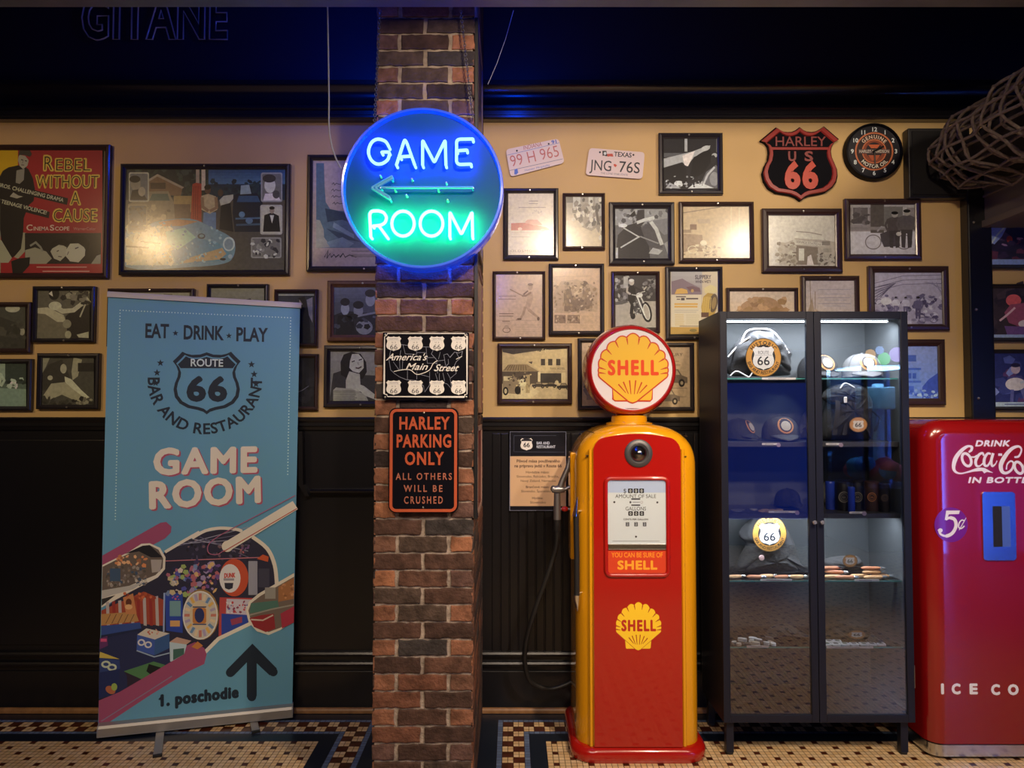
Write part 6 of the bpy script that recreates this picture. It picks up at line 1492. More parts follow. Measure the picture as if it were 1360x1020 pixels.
# ================================================================== the display cabinet and what it shows
CY, CB = -.43, -.11
CXL, CXR = .831, 1.5825
CZ0, CZ1 = ZV(960, CY), ZV(413.5, CY)
M_cab = mat('charcoal_steel', (0.008, 0.010, 0.022), rough=.42, spec=.3, coat=.05, coat_rough=.3)
M_cin = mat('cabinet_lining', (0.075, 0.082, 0.09), rough=.5)
M_shg = glass_mat('shelf_glass', (0.84, 0.88, 0.88), gain=1.2, base=.01)
M_edge = mat('teal_glass_edge', (0.10, 0.34, 0.33), rough=.25, coat=.5)
SH = {}   # shelf tops
def cabinet():
    r = thing('display_cabinet', 'tall black glass door display cabinet with lit shelves', 'display cabinet', ((CXL + CXR) / 2, CB, 0))
    xm = (CXL + CXR) / 2; t = .012
    f0 = CY + .022
    MB().box(CXL, CXR, CB - .004, CB, CZ0, CZ1).build('back_panel', M_cin, r)
    for x0, x1 in ((CXL, CXL + t), (CXR - t, CXR)):
        MB().box(x0, x1, f0, CB - .004, CZ0, CZ1).build('side_panel', M_cab, r)
    MB().box(CXL + t, CXR - t, f0, CB - .004, CZ1 - t, CZ1).build('top_panel', M_cab, r)
    MB().box(CXL + t, CXR - t, f0, CB - .004, CZ0, CZ0 + .028).build('bottom_panel', M_cab, r)
    for x0, x1 in ((CXL + t, CXL + t + .003), (CXR - t - .003, CXR - t)):
        MB().box(x0, x1, f0 + .002, CB - .005, CZ0 + .03, CZ1 - t - .001).build('lining', M_cin, r)
    for x in (CXL + .016, CXR - .046):
        for y0 in (CY + .024, CB - .04):
            m = MB(); m.loft([[(x, y0, z_), (x + .03, y0, z_), (x + .03, y0 + .03, z_), (x, y0 + .03, z_)] for z_ in (0.008, CZ0)]); m.build('leg', M_cab, r, bevel=.002)
            MB().cyl((x + .015, y0 + .015, 0), (x + .015, y0 + .015, .009), .016, n=16).build('foot_pad', M_rubber, r)
    # doors
    sw = .028
    for k, (x0, x1) in enumerate(((CXL, xm - .0012), (xm + .0012, CXR))):
        m = MB()
        m.box(x0, x0 + sw, CY, f0 - .001, CZ0, CZ1); m.box(x1 - sw, x1, CY, f0 - .001, CZ0, CZ1); m.box(x0 + sw, x1 - sw, CY, f0 - .001, CZ1 - .030, CZ1); m.box(x0 + sw, x1 - sw, CY, f0 - .001, CZ0, CZ0 + .030)
        d = m.build('door', M_cab, r, bevel=.0015)
        g = MB(); g.box(x0 + sw - .002, x1 - sw + .002, CY + .006, CY + .009, CZ0 + .028, CZ1 - .028); g.v = [tuple(Vector(p) - Vector(r.location)) for p in g.v]
        g.build('glass_pane', G_cab, d, world=False)
        xk = x1 - sw * .5 if k == 0 else x0 + sw * .5; zk = ZV(693, CY)
        g = MB(); g.lathe([(.003, CY), (.003, CY - .012), (.0075, CY - .014), (.0085, CY - .020), (.006, CY - .024), (.0001, CY - .024)], (xk, 0, zk), 'y', 14); g.v = [tuple(Vector(p) - Vector(r.location)) for p in g.v]
        g.build('knob', mat('clear_knob', (0.35, 0.37, 0.45), rough=.15, metal=.6), d, world=False, smooth=40)
    MB().cyl((CXR + .004, CY + .012, ZV(915, CY)), (CXR + .004, CY + .012, ZV(885, CY)), .004, n=10).build('hinge', M_steel, r)
    # shelves: front edge seen at these heights
    for i, (v, kind) in enumerate(((503, 'g'), (588, 'k'), (683, 'k'), (772, 'g'), (860, 'g'))):
        z = ZV(v, CY + .05); SH[i] = z + .003
        x0, x1, y0, y1 = CXL + .017, CXR - .017, CY + .05, CB - .006
        if kind == 'g':
            MB().box(x0, x1, y0 + .002, y1, z - .003, z + .003).build('glass_shelf', M_shg, r)
            MB().box(x0, x1, y0, y0 + .002, z - .003, z + .003).build('shelf_edge', M_edge, r)
        else:
            MB().box(x0, x1, y0, y1, z - .003, z + .003).box(x0, x1, y0, y0 + .002, z - .016, z - .003).build('steel_shelf', mat('grey_steel_shelf', (0.05, 0.05, 0.06), rough=.4), r)
    SH[5] = CZ0 + .028
    # lights: a bar under the top and a bar under the third shelf, one per door
    for zz, yo, en in ((ZV(427, CY + .05), .046, 4.4), (SH[2] - .011, .062, 1.7)):
        for x0, x1 in ((CXL + .03, xm - .016), (xm + .016, CXR - .055)):
            MB().box(x0, x1, CY + yo, CY + yo + .012, zz - .003, zz + .003).build('led_bar', glow_mat('white_led', (0.86, 0.93, 1.0), 7.0), r)
            lamp('cabinet_led', 'AREA', ((x0 + x1) / 2, CY + yo + .016, zz - .006), ((x0 + x1) / 2, CY + .17, zz - .3), en, (0.86, 0.93, 1.0), shape='RECTANGLE', size=x1 - x0, size_y=.01)
cabinet()

Yc = lambda y: y
def soft_body(m, outline, y, depth, wr=.12, seed=1, back=.35, mi=0, col=None, rings=7):
    zmin = min(p[1] for p in outline)
    """a stuffed or draped thing: outline in (x, z), bulging to the front by depth and a little to the back"""
    rnd = random.Random(seed); n = len(outline)
    cx = sum(p[0] for p in outline) / n; cz = sum(p[1] for p in outline) / n
    ph = [rnd.uniform(0, 6.28) for _ in range(4)]
    R = []
    for k in range(-3, rings + 1):
        if k < 0: s, d = 1 - .5 * (k / -3.0), back * depth * (-k / 3.0) ** .6
        else:
            q = k / rings; s = cos(q * pi / 2 * .97); d = -depth * sin(q * pi / 2)
        ring = []
        for i, (px, pz) in enumerate(outline):
            a = 2 * pi * i / n
            w = 1 + wr * sin(5 * a + ph[0] + k) * (.3 if k <= 0 else 1) * .5
            wob = wr * depth * (sin(7 * a + ph[1] + k * .9) + .7 * sin(11 * a + ph[2] - k * .6)) * (0 if k <= 0 else 1)
            ring.append((cx + (px - cx) * s * (1 if k <= 0 else w), y + d + wob, max(zmin, cz + (pz - cz) * s * (1 if k <= 0 else w))))
        R.append(ring)
    m.loft(R, True, True, col, mi); return m
def PX(pts, y): return [W(u, v, y) for u, v in pts]
def rsmooth(P, n=5): return [(p[0], p[1]) for p in spline([(a, b, 0) for a, b in P], n, True)]
M_cloth = mat('black_cotton', (0.018, 0.018, 0.021), rough=.85, bump=.3, bscale=120)
M_grey = mat('grey_cotton', (0.04, 0.04, 0.044), rough=.85, bump=.3, bscale=120)
M_white = mat('white_piping', (0.75, 0.75, 0.78), rough=.6)
IG = (1, 1, 1)
def badge(parent, u, v, rx, ry, y, kind, name='badge'):
    A = Art(y, gain=IG); A.crop(u, v, 1)
    if kind == 'big':
        A.ell(0, 0, rx, ry, '#c08a3c', n=36); A.ring(0, 0, rx * .98, ry * .98, 1, '#3a2c18', 36); A.ell(0, 0, rx * .66, ry * .66, '#141416', n=30)
        A.arc('HISTORIC', 0, 0, rx * .72, rx * .2, '#2a2012', mid=-90, bold=.03, track=.1); A.arc('BAR AND RESTAURANT', 0, 0, rx * .93, rx * .17, '#2a2012', mid=90, bold=.02, inside=True, sx=.9)
        A.shield(0, 0, rx * 1.2, ry * 1.25, '#d8d8dc'); A.text('ROUTE', 0, -ry * .18, ry * .17, '#3a3a40', w=rx * .62, al='c'); A.line([(-rx * .48, -ry * .12), (rx * .48, -ry * .12)], .5, '#8a8a90'); A.text('66', 0, ry * .38, ry * .44, '#1c1c20', w=rx * .72, al='c', bold=.01)
    else:
        A.ell(0, 0, rx, ry, '#b5824e', n=24); A.ring(0, 0, rx * .95, ry * .95, .5, '#5a3c22', 24); A.shield(0, 0, rx * 1.25, ry * 1.2, '#cfc8c0'); A.text('66', 0, ry * .3, ry * .55, '#3a3430', w=rx * .75, al='c', bold=.02)
    A.build(name, mat('woven_badge', attr=True, rough=.7), parent)
def tagstrip(u0, u1, v, y, label, dot=True):
    x0, z = W(u0, v, y); x1, _ = W(u1, v, y)
    r = thing('price_tag', label, 'price tag', ((x0 + x1) / 2, y, z), 0, 'price tags on the cabinet shelves')
    MB().prism(rrect(x0, z - .0035, x1, z + .0045, .002, 3), y, y + .0015).build('strip', mat('tag_white', (0.72, 0.70, 0.72), rough=.4), r)
    A = Art(y, gain=IG); A.crop(u0, v, 1); A.rect((u1 - u0) * .18, -.5, (u1 - u0) * .7, .3, '#8a8790'); A.build('printing', M_print, r)
    if dot:
        xd, zd = W(u1, v + 1, y - .001); MB().lathe([(.0001, y - .0022), (.0085, y - .002), (.009, y - .0008)], (xd, 0, zd), 'y', 18).build('round_end', mat('tag_mauve', (0.35, 0.27, 0.38), rough=.4), r)
def ball_cap(u, v, wpx, y, mt, label, yaw=0, bd=True, dots=0, group='caps in the display cabinet'):
    """u, v: middle of the front lower edge"""
    x, z0 = W(u, v, y); k = (3.25 + y) / F; w = wpx * k / 2
    z = SH_near(z0) + .004
    r = thing('baseball_cap', label, 'cap', (x, y, z), radians(yaw), group)
    m = MB(); R = []
    for q in range(9):
        a = q / 8 * pi / 2; s = cos(a) ** .8 if q < 8 else .02
        R.append([(w * s * cos(t * pi / 16), w * 1.05 * s * sin(t * pi / 16), .022 + w * 1.02 * sin(a) ** .92) for t in range(32)])
    m.loft([[(p[0], p[1], .004) for p in R[0]]] + R); o = m.build('crown', mt, r, world=False, smooth=60)
    m = MB(); top, bot = [], []
    for i in range(6):
        s = i / 5
        for lst, dz in ((top, .004), (bot, 0)):
            lst.append([(w * (.96 - .10 * s * s) * cos(pi + pi * t / 16), -w * .15 * 0 + (w * .95 + w * .50 * s * 1) * sin(pi + pi * t / 16), .014 + dz - .016 * s * (1 - abs(cos(pi + pi * t / 16))) + .012 * (1 - abs(cos(pi + pi * t / 16)) ** 2) * (1 - s)) for t in range(17)])
    m.loft(top + bot[::-1], False, False, closed=False); m.build('brim', mt, r, world=False, smooth=50)
    m = MB(); m.ellipsoid((0, 0, .022 + w * 1.02), (.007, .007, .004), 10, 5); m.build('button', mt, r, world=False, smooth=60)
    m = MB()
    for t in range(6):
        a = pi / 6 + t * pi / 3; P = []
        for q in range(9):
            b = q / 8 * pi / 2; s = cos(b) ** .8 if q < 8 else .02
            P.append((w * s * cos(a) * 1.004, w * 1.05 * s * sin(a) * 1.004, .0225 + w * 1.02 * sin(b) ** .92))
        m.tube(P, .0009, 4)
    m.build('seams', mat('cap_seam', (0.03, 0.03, 0.035), rough=.8), r, world=False)
    if bd:
        # curved badge hugging the crown
        m = MB(); cr = w * .42
        for (c, s0, o_) in ((hx('#b07a48'), 1.0, .0016), (hx('#2a2220'), .78, .0021), (hx('#9c968e'), .62, .0026)):
            vs = [];
            for t in range(20):
                aa = 2 * pi * t / 20; px, pz = cr * s0 * cos(aa), w * .50 + cr * s0 * sin(aa)
                el = min(1, max(0.0, pz / (w * 1.02))) ; b = math.asin(min(1, el ** (1 / .92))); sc_ = cos(b) ** .8
                yy = -1.05 * sqrt(max(1e-6, (w * sc_) ** 2 - px * px))
                vs.append((px, yy - o_, .022 + pz))
            el = .5; b = math.asin(.5 ** (1 / .92)); vs.append((0, -1.05 * w * cos(b) ** .8 - o_, .022 + w * .5))
            m.add(vs, [(t, (t + 1) % 20, 20) for t in range(20)], c)
        m.build('badge', mat('woven_badge', attr=True, rough=.7), r, world=False)
    return r
def SH_near(z):
    return min(SH.values(), key=lambda q: abs(q - z)) + .0005

# ---- top shelf
y = CY + .13
O = PX(rsmooth([(967, 497), (967, 472), (985, 446), (998, 438), (1020, 439), (1034, 450), (1049, 470), (1049, 492), (1040, 499), (1000, 500)]), y)
r = thing('drawstring_bag', 'black bag with a large yellow route badge on the top left cabinet shelf', 'bag', (W(1008, 500, y)[0], y, SH[0]))
O = [(a, max(b, SH[0] + .002)) for a, b in O]
soft_body(MB(), O, y, .07, .10, 3).build('body', M_cloth, r, smooth=70)
m = MB(); yy = y - .035
for P in ([(967, 474), (985, 455), (1010, 440)], [(985, 453), (992, 440), (1005, 437), (1022, 438), (1034, 448), (1048, 469)]):
    Q = PX(P, yy); m = MB(); m.tube(spline([(a, yy, b) for a, b in Q], 5), .0035, 6); m.build('white_piping', M_white, r, smooth=60)
badge(r, 1014, 475, 24, 26, y - .082, 'big')
Q = PX([(970, 499), (978, 493), (990, 499), (994, 503), (998, 495)], y - .07); MB().tube(spline([(a, y - .07 - .003 * i, max(b, SH[0] + .004)) for i, (a, b) in enumerate(Q)], 5), .003, 6).build('cord', M_white, r, smooth=60)
tagstrip(1012, 1057, 503, CY + .048, 'long white price tag on the edge of the top left shelf', False)
ball_cap(1086, 503, 50, CY + .185, M_cloth, 'black cap behind the middle door posts on the top shelf', 8)
ball_cap(1145, 503, 50, CY + .165, mat('light_grey_cotton', (0.12, 0.12, 0.125), rough=.85, bump=.3, bscale=120), 'light grey cap with round badge on the top right shelf', -6)
# ---- second shelf
ball_cap(981, 588, 40, CY + .21, M_cloth, 'dark cap turned aside at the left end of the second shelf', 42)
ball_cap(1037, 588, 48, CY + .160, mat('charcoal_cotton', (0.045, 0.046, 0.05), rough=.85, bump=.3, bscale=120), 'charcoal cap with orange badge in the middle of the second shelf', -4)
y = CY + .27
O = PX(rsmooth([(1056, 586), (1060, 566), (1068, 548), (1078, 545), (1080, 586)]), y); O = [(a, max(b, SH[1] + .002)) for a, b in O]
r = thing('folded_sweatshirt', 'grey folded sweatshirt behind the charcoal cap', 'sweatshirt', (W(1066, 588, y)[0], y, SH[1])); soft_body(MB(), O, y, .025, .12, 8).build('cloth', M_grey, r, smooth=70)
tagstrip(1012, 1034, 590, CY + .048, 'price tag with mauve end below the charcoal cap')
y = CY + .14
O = PX(rsmooth([(1092, 586), (1090, 560), (1096, 535), (1094, 520), (1110, 511), (1140, 511), (1152, 520), (1154, 550), (1152, 578), (1145, 587)]), y); O = [(a, max(b, SH[1] + .002)) for a, b in O]
r = thing('backpack', 'black backpack with a round route badge on the second right shelf', 'backpack', (W(1122, 588, y)[0], y, SH[1]))
soft_body(MB(), O, y, .085, .07, 5).build('body', M_cloth, r, smooth=70)
for P in ([(1114, 515), (1113, 540), (1112, 578)], [(1130, 515), (1128, 540), (1125, 578)]):
    Q = PX(P, y - .085); m = MB(); L = spline([(a, y - .062 - .022 * sin(pi * i / 2), b) for i, (a, b) in enumerate(Q)], 6)
    m.loft([[(p[0] - .009, p[1], p[2]), (p[0] + .009, p[1], p[2]), (p[0] + .009, p[1] + .006, p[2]), (p[0] - .009, p[1] + .006, p[2])] for p in L]); m.build('strap', mat('strap_webbing', (0.03, 0.03, 0.033), rough=.7), r, smooth=40)
O2 = PX(rsmooth([(1094, 532), (1094, 521), (1110, 512), (1140, 512), (1150, 522), (1148, 536), (1120, 541)]), y - .05); soft_body(MB(), O2, y - .05, .04, .08, 6).build('flap', M_cloth, r, smooth=70)
Q = W(1123, 531, y - .097); MB().box(Q[0] - .006, Q[0] + .006, y - .099, y - .094, Q[1] - .012, Q[1] + .012).build('white_logo', M_white, r, bevel=.002)
for P in ([(1115, 516), (1122, 509), (1134, 515)],):
    Q = PX(P, y - .07); MB().tube(spline([(a, y - .075, b) for a, b in Q], 5), .003, 6).build('cord', M_white, r, smooth=60)
badge(r, 1140, 564, 12, 10, y - .094, 'small')
tagstrip(1097, 1117, 590, CY + .048, 'price tag with mauve end below the backpack')
# ---- third shelf: small things
def small(name, label, cat, group, mb, m, x, y, z):
    o = mb.build(name, m, None, smooth=50, loc=(x, y, z)); tag(o, label, cat, group); return o
for u, v, rx, c in ((976, 668, 7, (0.4, 0.4, 0.42)), (982, 671, 6, (0.35, 0.35, 0.38)), (1002, 667, 5, (0.7, 0.7, 0.75))):
    x, _ = W(u, v, CY + .14); z = SH[2]; k = (3.25 + CY + .14) / F
    m = MB(); m.lathe([(.0001, .0005), (rx * k, .0005), (rx * k, .005), (.0001, .007)], (x, CY + .14 + random.uniform(-.02, .02), z), 'z', 16)
    small('key_fob', 'grey metal key fob at the left of the third shelf', 'key fob', 'key fobs at the left of the third shelf', m, mat('fob_%d' % int(c[0] * 100), c, rough=.3, metal=.7), x, CY + .14, z)
for i, (u, dy) in enumerate(((1012, .10), (1016, .13), (1021, .09), (1026, .12), (1031, .10), (1036, .13), (1044, .12), (1050, .10))):
    yy = CY + dy; x, _ = W(u, 670, yy); z = SH[2]; k = (3.25 + yy) / F
    m = MB(); m.lathe([(.0001, .0005), (5.2 * k, .0005), (5.2 * k, .004 + (i % 3) * .001), (4 * k, .007), (.0001, .008)], (x, yy, z), 'z', 14)
    small('pin_badge', 'small round pin badge lying on the third left shelf', 'pin badge', 'pin badges lying on the third left shelf', m, mat('pin_tan', (0.42, 0.30, 0.22), rough=.4) if i < 6 else M_rubber, x, yy, z)
def drum(u, w, h, y, mt, label, name='tin', cat='tin', emb=None, group=None):
    k = (3.25 + y) / F; x, _ = W(u, 680, y); z = SH[2] + .0005; R = w * k / 2; H = h * k
    r = thing(name, label, cat, (x, y, z), 0, group)
    MB().lathe([(R * .96, 0), (R, .003), (R, H - .006), (R * .97, H - .003)], (x, y, z), 'z', 28).build('body', mt, r, smooth=40)
    MB().lathe([(R * 1.02, H - .004), (R * 1.02, H + .006), (R * .9, H + .009), (.0001, H + .010)], (x, y, z), 'z', 28).build('lid', mt, r, smooth=40)
    if emb:
        A = Art(y - R - .0006, gain=IG); A.crop(u, 680 - h * .55, 1); q = w * .34
        A.ell(0, 0, q, q, emb); A.ell(0, 0, q * .82, q * .82, '#15131a'); A.ring(0, 0, q * .6, q * .6, .6, emb); A.text('66', 0, q * .25, q * .5, emb, w=q * .7, al='c'); A.build('emblem', M_print, r)
M_tin = mat('black_tin_box', (0.012, 0.012, 0.016), rough=.3, coat=.3); M_blu = mat('blue_flask', (0.02, 0.05, 0.42), rough=.25, coat=.5)
ball_cap(1046, 682, 32, CY + .23, M_cloth, 'dark cap at the back of the third left shelf', 20, False)
drum(1103, 12, 34, CY + .17, M_blu, 'dark blue flask at the left of the third right shelf', 'flask', 'flask')
drum(1121, 22, 36, CY + .15, M_tin, 'black mug with a pale emblem left of the upright blue flask', 'mug', 'mug', '#77736a')
drum(1131, 9, 30, CY + .10, M_blu, 'bright blue flask standing in front of the black mugs', 'flask', 'flask')
drum(1139, 20, 36, CY + .18, M_tin, 'black mug with a pale emblem right of the upright blue flask', 'mug', 'mug', '#77736a')
drum(1158, 18, 36, CY + .13, mat('brown_tin_box', (0.05, 0.026, 0.026), rough=.3, coat=.3), 'dark brown tin with an orange emblem on the third right shelf', 'tin', 'tin', '#a06a40')
drum(1175, 14, 34, CY + .10, M_tin, 'black tin at the right end of the third shelf', 'tin', 'tin', '#5a4a44')
tagstrip(1021, 1059, 680, CY + .048, 'long price tag with mauve end at the right of the third left shelf')
tagstrip(1128, 1148, 681, CY + .048, 'price tag with mauve end below the blue flask')
# ---- fourth shelf: lit
y = CY + .205
O = PX(rsmooth([(975, 755), (984, 735), (990, 722), (982, 712), (984, 702), (998, 688), (1012, 684), (1030, 685), (1040, 694), (1050, 715), (1058, 735), (1066, 752), (1074, 756), (1060, 759), (1052, 757), (1000, 758), (988, 757)]), y); O = [(a, max(b, SH[3] + .002)) for a, b in O]
r = thing('draped_shirt', 'black and grey shirt with a large yellow route badge on the lit lower left shelf', 'shirt', (W(1020, 770, y)[0], y, SH[3]))
soft_body(MB(), O, y, .075, .08, 11).build('cloth', M_grey, r, smooth=70)
O2 = PX(rsmooth([(990, 758), (1004, 738), (1012, 725), (1040, 725), (1050, 742), (1058, 757), (1030, 760)]), y - .04); O2 = [(a, max(b, SH[3] + .002)) for a, b in O2]; soft_body(MB(), O2, y - .04, .05, .06, 12).build('black_front', M_cloth, r, smooth=70)
badge(r, 1022, 709, 23, 24, y - .094, 'big')
xb, zb2 = W(1012, 741, y - .094); MB().lathe([(.0001, y - .096), (.010, y - .095), (.0115, y - .089)], (xb, 0, zb2), 'y', 18).build('pin', mat('pink_pin', (0.62, 0.42, 0.42), rough=.4), r)
def knife_proto(x, y, z, rz, mt, label, group, L=.075):
    r = thing('pocket_knife', label, 'pocket knife', (x, y, z), rz, group)
    m = MB(); R = []
    for i in range(9):
        t = i / 8 * 2 - 1; s = max(.05, (1 - abs(t) ** 6)) ** .5
        R.append([(t * L * .5, .0085 * s * cos(a * pi / 5), .0075 + .0072 * s * sin(a * pi / 5)) for a in range(10)])
    m.loft(R); m.build('handle', mt, r, world=False, smooth=50)
    m = MB(); m.loft([[(L * .5 + d, .008 * s * cos(a * pi / 5), .0075 + .007 * s * sin(a * pi / 5)) for a in range(10)] for d, s in ((-.004, 1), (.010, .95), (.016, .7), (.018, .2))]); m.build('bolster', mat('bright_steel', (0.75, 0.75, 0.76), rough=.25, metal=.9), r, world=False, smooth=50)
    return r
M_kw = mat('pale_wood_handle', '#d9a878', rough=.45, noise=.2, nscale=60); M_kr = mat('reddish_wood_handle', '#bb7a58', rough=.45, noise=.2, nscale=60)
KG1 = 'wooden pocket knives on the lit lower left shelf'; KG2 = 'wooden pocket knives stacked on the lit lower right shelf'
for (u, dy, rz, mt) in ((976, .085, 10, M_kw), (1002, .08, -6, M_kr), (1018, .095, 8, M_kw), (1038, .08, 14, M_kr), (1058, .085, 4, M_kw)):
    x, _ = W(u, 768, CY + dy); knife_proto(x, CY + dy, SH[3] + .0005, radians(rz), mt, 'pocket knife with wooden handle in front of the draped shirt', KG1, .062)
for (u, dy, lv, rz, mt) in ((1106, .085, 0, 4, M_kw), (1122, .075, 0, -3, M_kr), (1160, .075, 0, 3, M_kw), (1168, .10, 0, -8, M_kw), (1108, .10, 1, -4, M_kr), (1141, .10, 0, 5, M_kw), (1158, .098, 1, 2, M_kw), (1104, .105, 2, 6, M_kr), (1157, .10, 2, -3, M_kr)):
    x, _ = W(u, 768, CY + dy); knife_proto(x, CY + dy, SH[3] + .0005 + lv * .0152, radians(rz), mt, 'pocket knife with wooden handle in the stack below the folded cap', KG2, .080)
y = CY + .16
O = PX(rsmooth([(1092, 752), (1093, 741), (1112, 736), (1138, 736), (1144, 745), (1143, 754), (1118, 756)]), y)
zs_ = SH[3]
O = [(a, max(b - .03, zs_ + .002)) for a, b in O]
r = thing('folded_shirt', 'folded grey shirt with a yellow badge behind the stacked knives', 'shirt', (W(1118, 768, y)[0], y, SH[3])); O = [(a, b + .022) for a, b in O]
m = MB(); soft_body(m, O, y, .06, .06, 14); m.build('cloth', M_grey, r, smooth=70)
m = MB(); xx, zz = W(1118, 768, y); m.box(xx - .075, xx + .075, y - .045, y + .045, SH[3] + .001, SH[3] + .03); m.build('folded_layer', M_grey, r, bevel=.01)
badge(r, 1129, 745, 10, 8.5, y - .075, 'small')
tagstrip(1010, 1052, 770.5, CY + .048, 'white price tag below the draped shirt', False)
tagstrip(1135, 1168, 771, CY + .048, 'white price tag below the stacked pocket knives', False)
# ---- fifth shelf
rnd = random.Random(4)
for i, (u, dy) in enumerate(((975, .10), (981, .07), (986, .12), (992, .08), (998, .11), (1003, .075), (1008, .13), (1013, .09), (1018, .075), (1024, .10), (1027, .07), (1022, .135), (1000, .15))):
    yy = CY + dy; x, _ = W(u, 855, yy); z = SH[4] + .0005; k = (3.25 + yy) / F
    m = MB(); a = rnd.uniform(0, 3); w_, h_ = rnd.uniform(.012, .02), rnd.uniform(.007, .011)
    P = [(x + w_ * cos(t) * cos(a) - h_ * sin(t) * sin(a), yy + w_ * cos(t) * sin(a) + h_ * sin(t) * cos(a)) for t in [q * pi / 6 for q in range(12)]]
    m.loft([[(p, q, z + dz) for p, q in P] for dz in (0, .005 + (i % 3) * .003)])
    small('fridge_magnet', 'small pale magnet in the heap on the fifth left shelf', 'magnet', 'magnets heaped on the fifth left shelf', m, [mat('magnet_white', (0.75, 0.75, 0.77), rough=.35), mat('magnet_cream', (0.62, 0.50, 0.40), rough=.35), mat('magnet_white', '#000'), mat('magnet_dark', (0.06, 0.06, 0.07), rough=.35)][i % 4], x, yy, z)
for i, u in enumerate((1098, 1110, 1122, 1134, 1147, 1158, 1170, 1101, 1112)):
    yy = CY + (.07 if i < 7 else .105); x, _ = W(u, 857, yy); z = SH[4] + .0005
    r = thing('magnet_clip', 'white framed magnet lying in the row on the fifth right shelf', 'magnet', (x, yy, z), rnd.uniform(-.2, .2), 'white magnets in a row on the fifth right shelf')
    m = MB(); m.loft([[(p, q, dz) for p, q in rrect(-.016, -.014, .016, .014, .005, 3)] for dz in (0, .007)]); m.build('frame', mat('magnet_white', '#000'), r, world=False, bevel=.0015)
    m = MB(); m.loft([[(p, q, dz) for p, q in rrect(-.009, -.008, .009, .008, .003, 3)] for dz in (.0071, .0078)]); m.build('picture', [mat('magnet_green', (0.12, 0.16, 0.10), rough=.4), mat('magnet_dark', '#000')][i % 2], r, world=False)
def heap(u0, u1, v0, y, label, mt, seed, name='folded_cloth', cat='clothes', b=False):
    O = PX(rsmooth([(u0, 857), (u0 + 2, v0 + 8), (u0 + (u1 - u0) * .35, v0), (u0 + (u1 - u0) * .7, v0 + 6), (u1, 852), (u1 - 4, 858)]), y); O = [(a, max(q, SH[4] + .001)) for a, q in O]
    r = thing(name, label, cat, (W((u0 + u1) / 2, 857, y)[0], y, SH[4])); soft_body(MB(), O, y, .05, .10, seed).build('cloth', mt, r, smooth=70)
    return r
heap(1018, 1074, 828, CY + .19, 'black cloth heaped at the right of the fifth left shelf', M_cloth, 21)
r = heap(1097, 1152, 828, CY + .20, 'dark shirt with a tan badge behind the row of white magnets', M_cloth, 22)
badge(r, 1138, 843, 12, 6, CY + .140, 'small')
heap(1150, 1172, 842, CY + .12, 'black cloth at the right end of the fifth shelf', mat('charcoal_cotton', '#000'), 23)
tagstrip(992, 1021, 859, CY + .048, 'white price tag below the heap of magnets', False)
tagstrip(1098, 1160, 860, CY + .048, 'long white price tag below the row of white magnets', False)
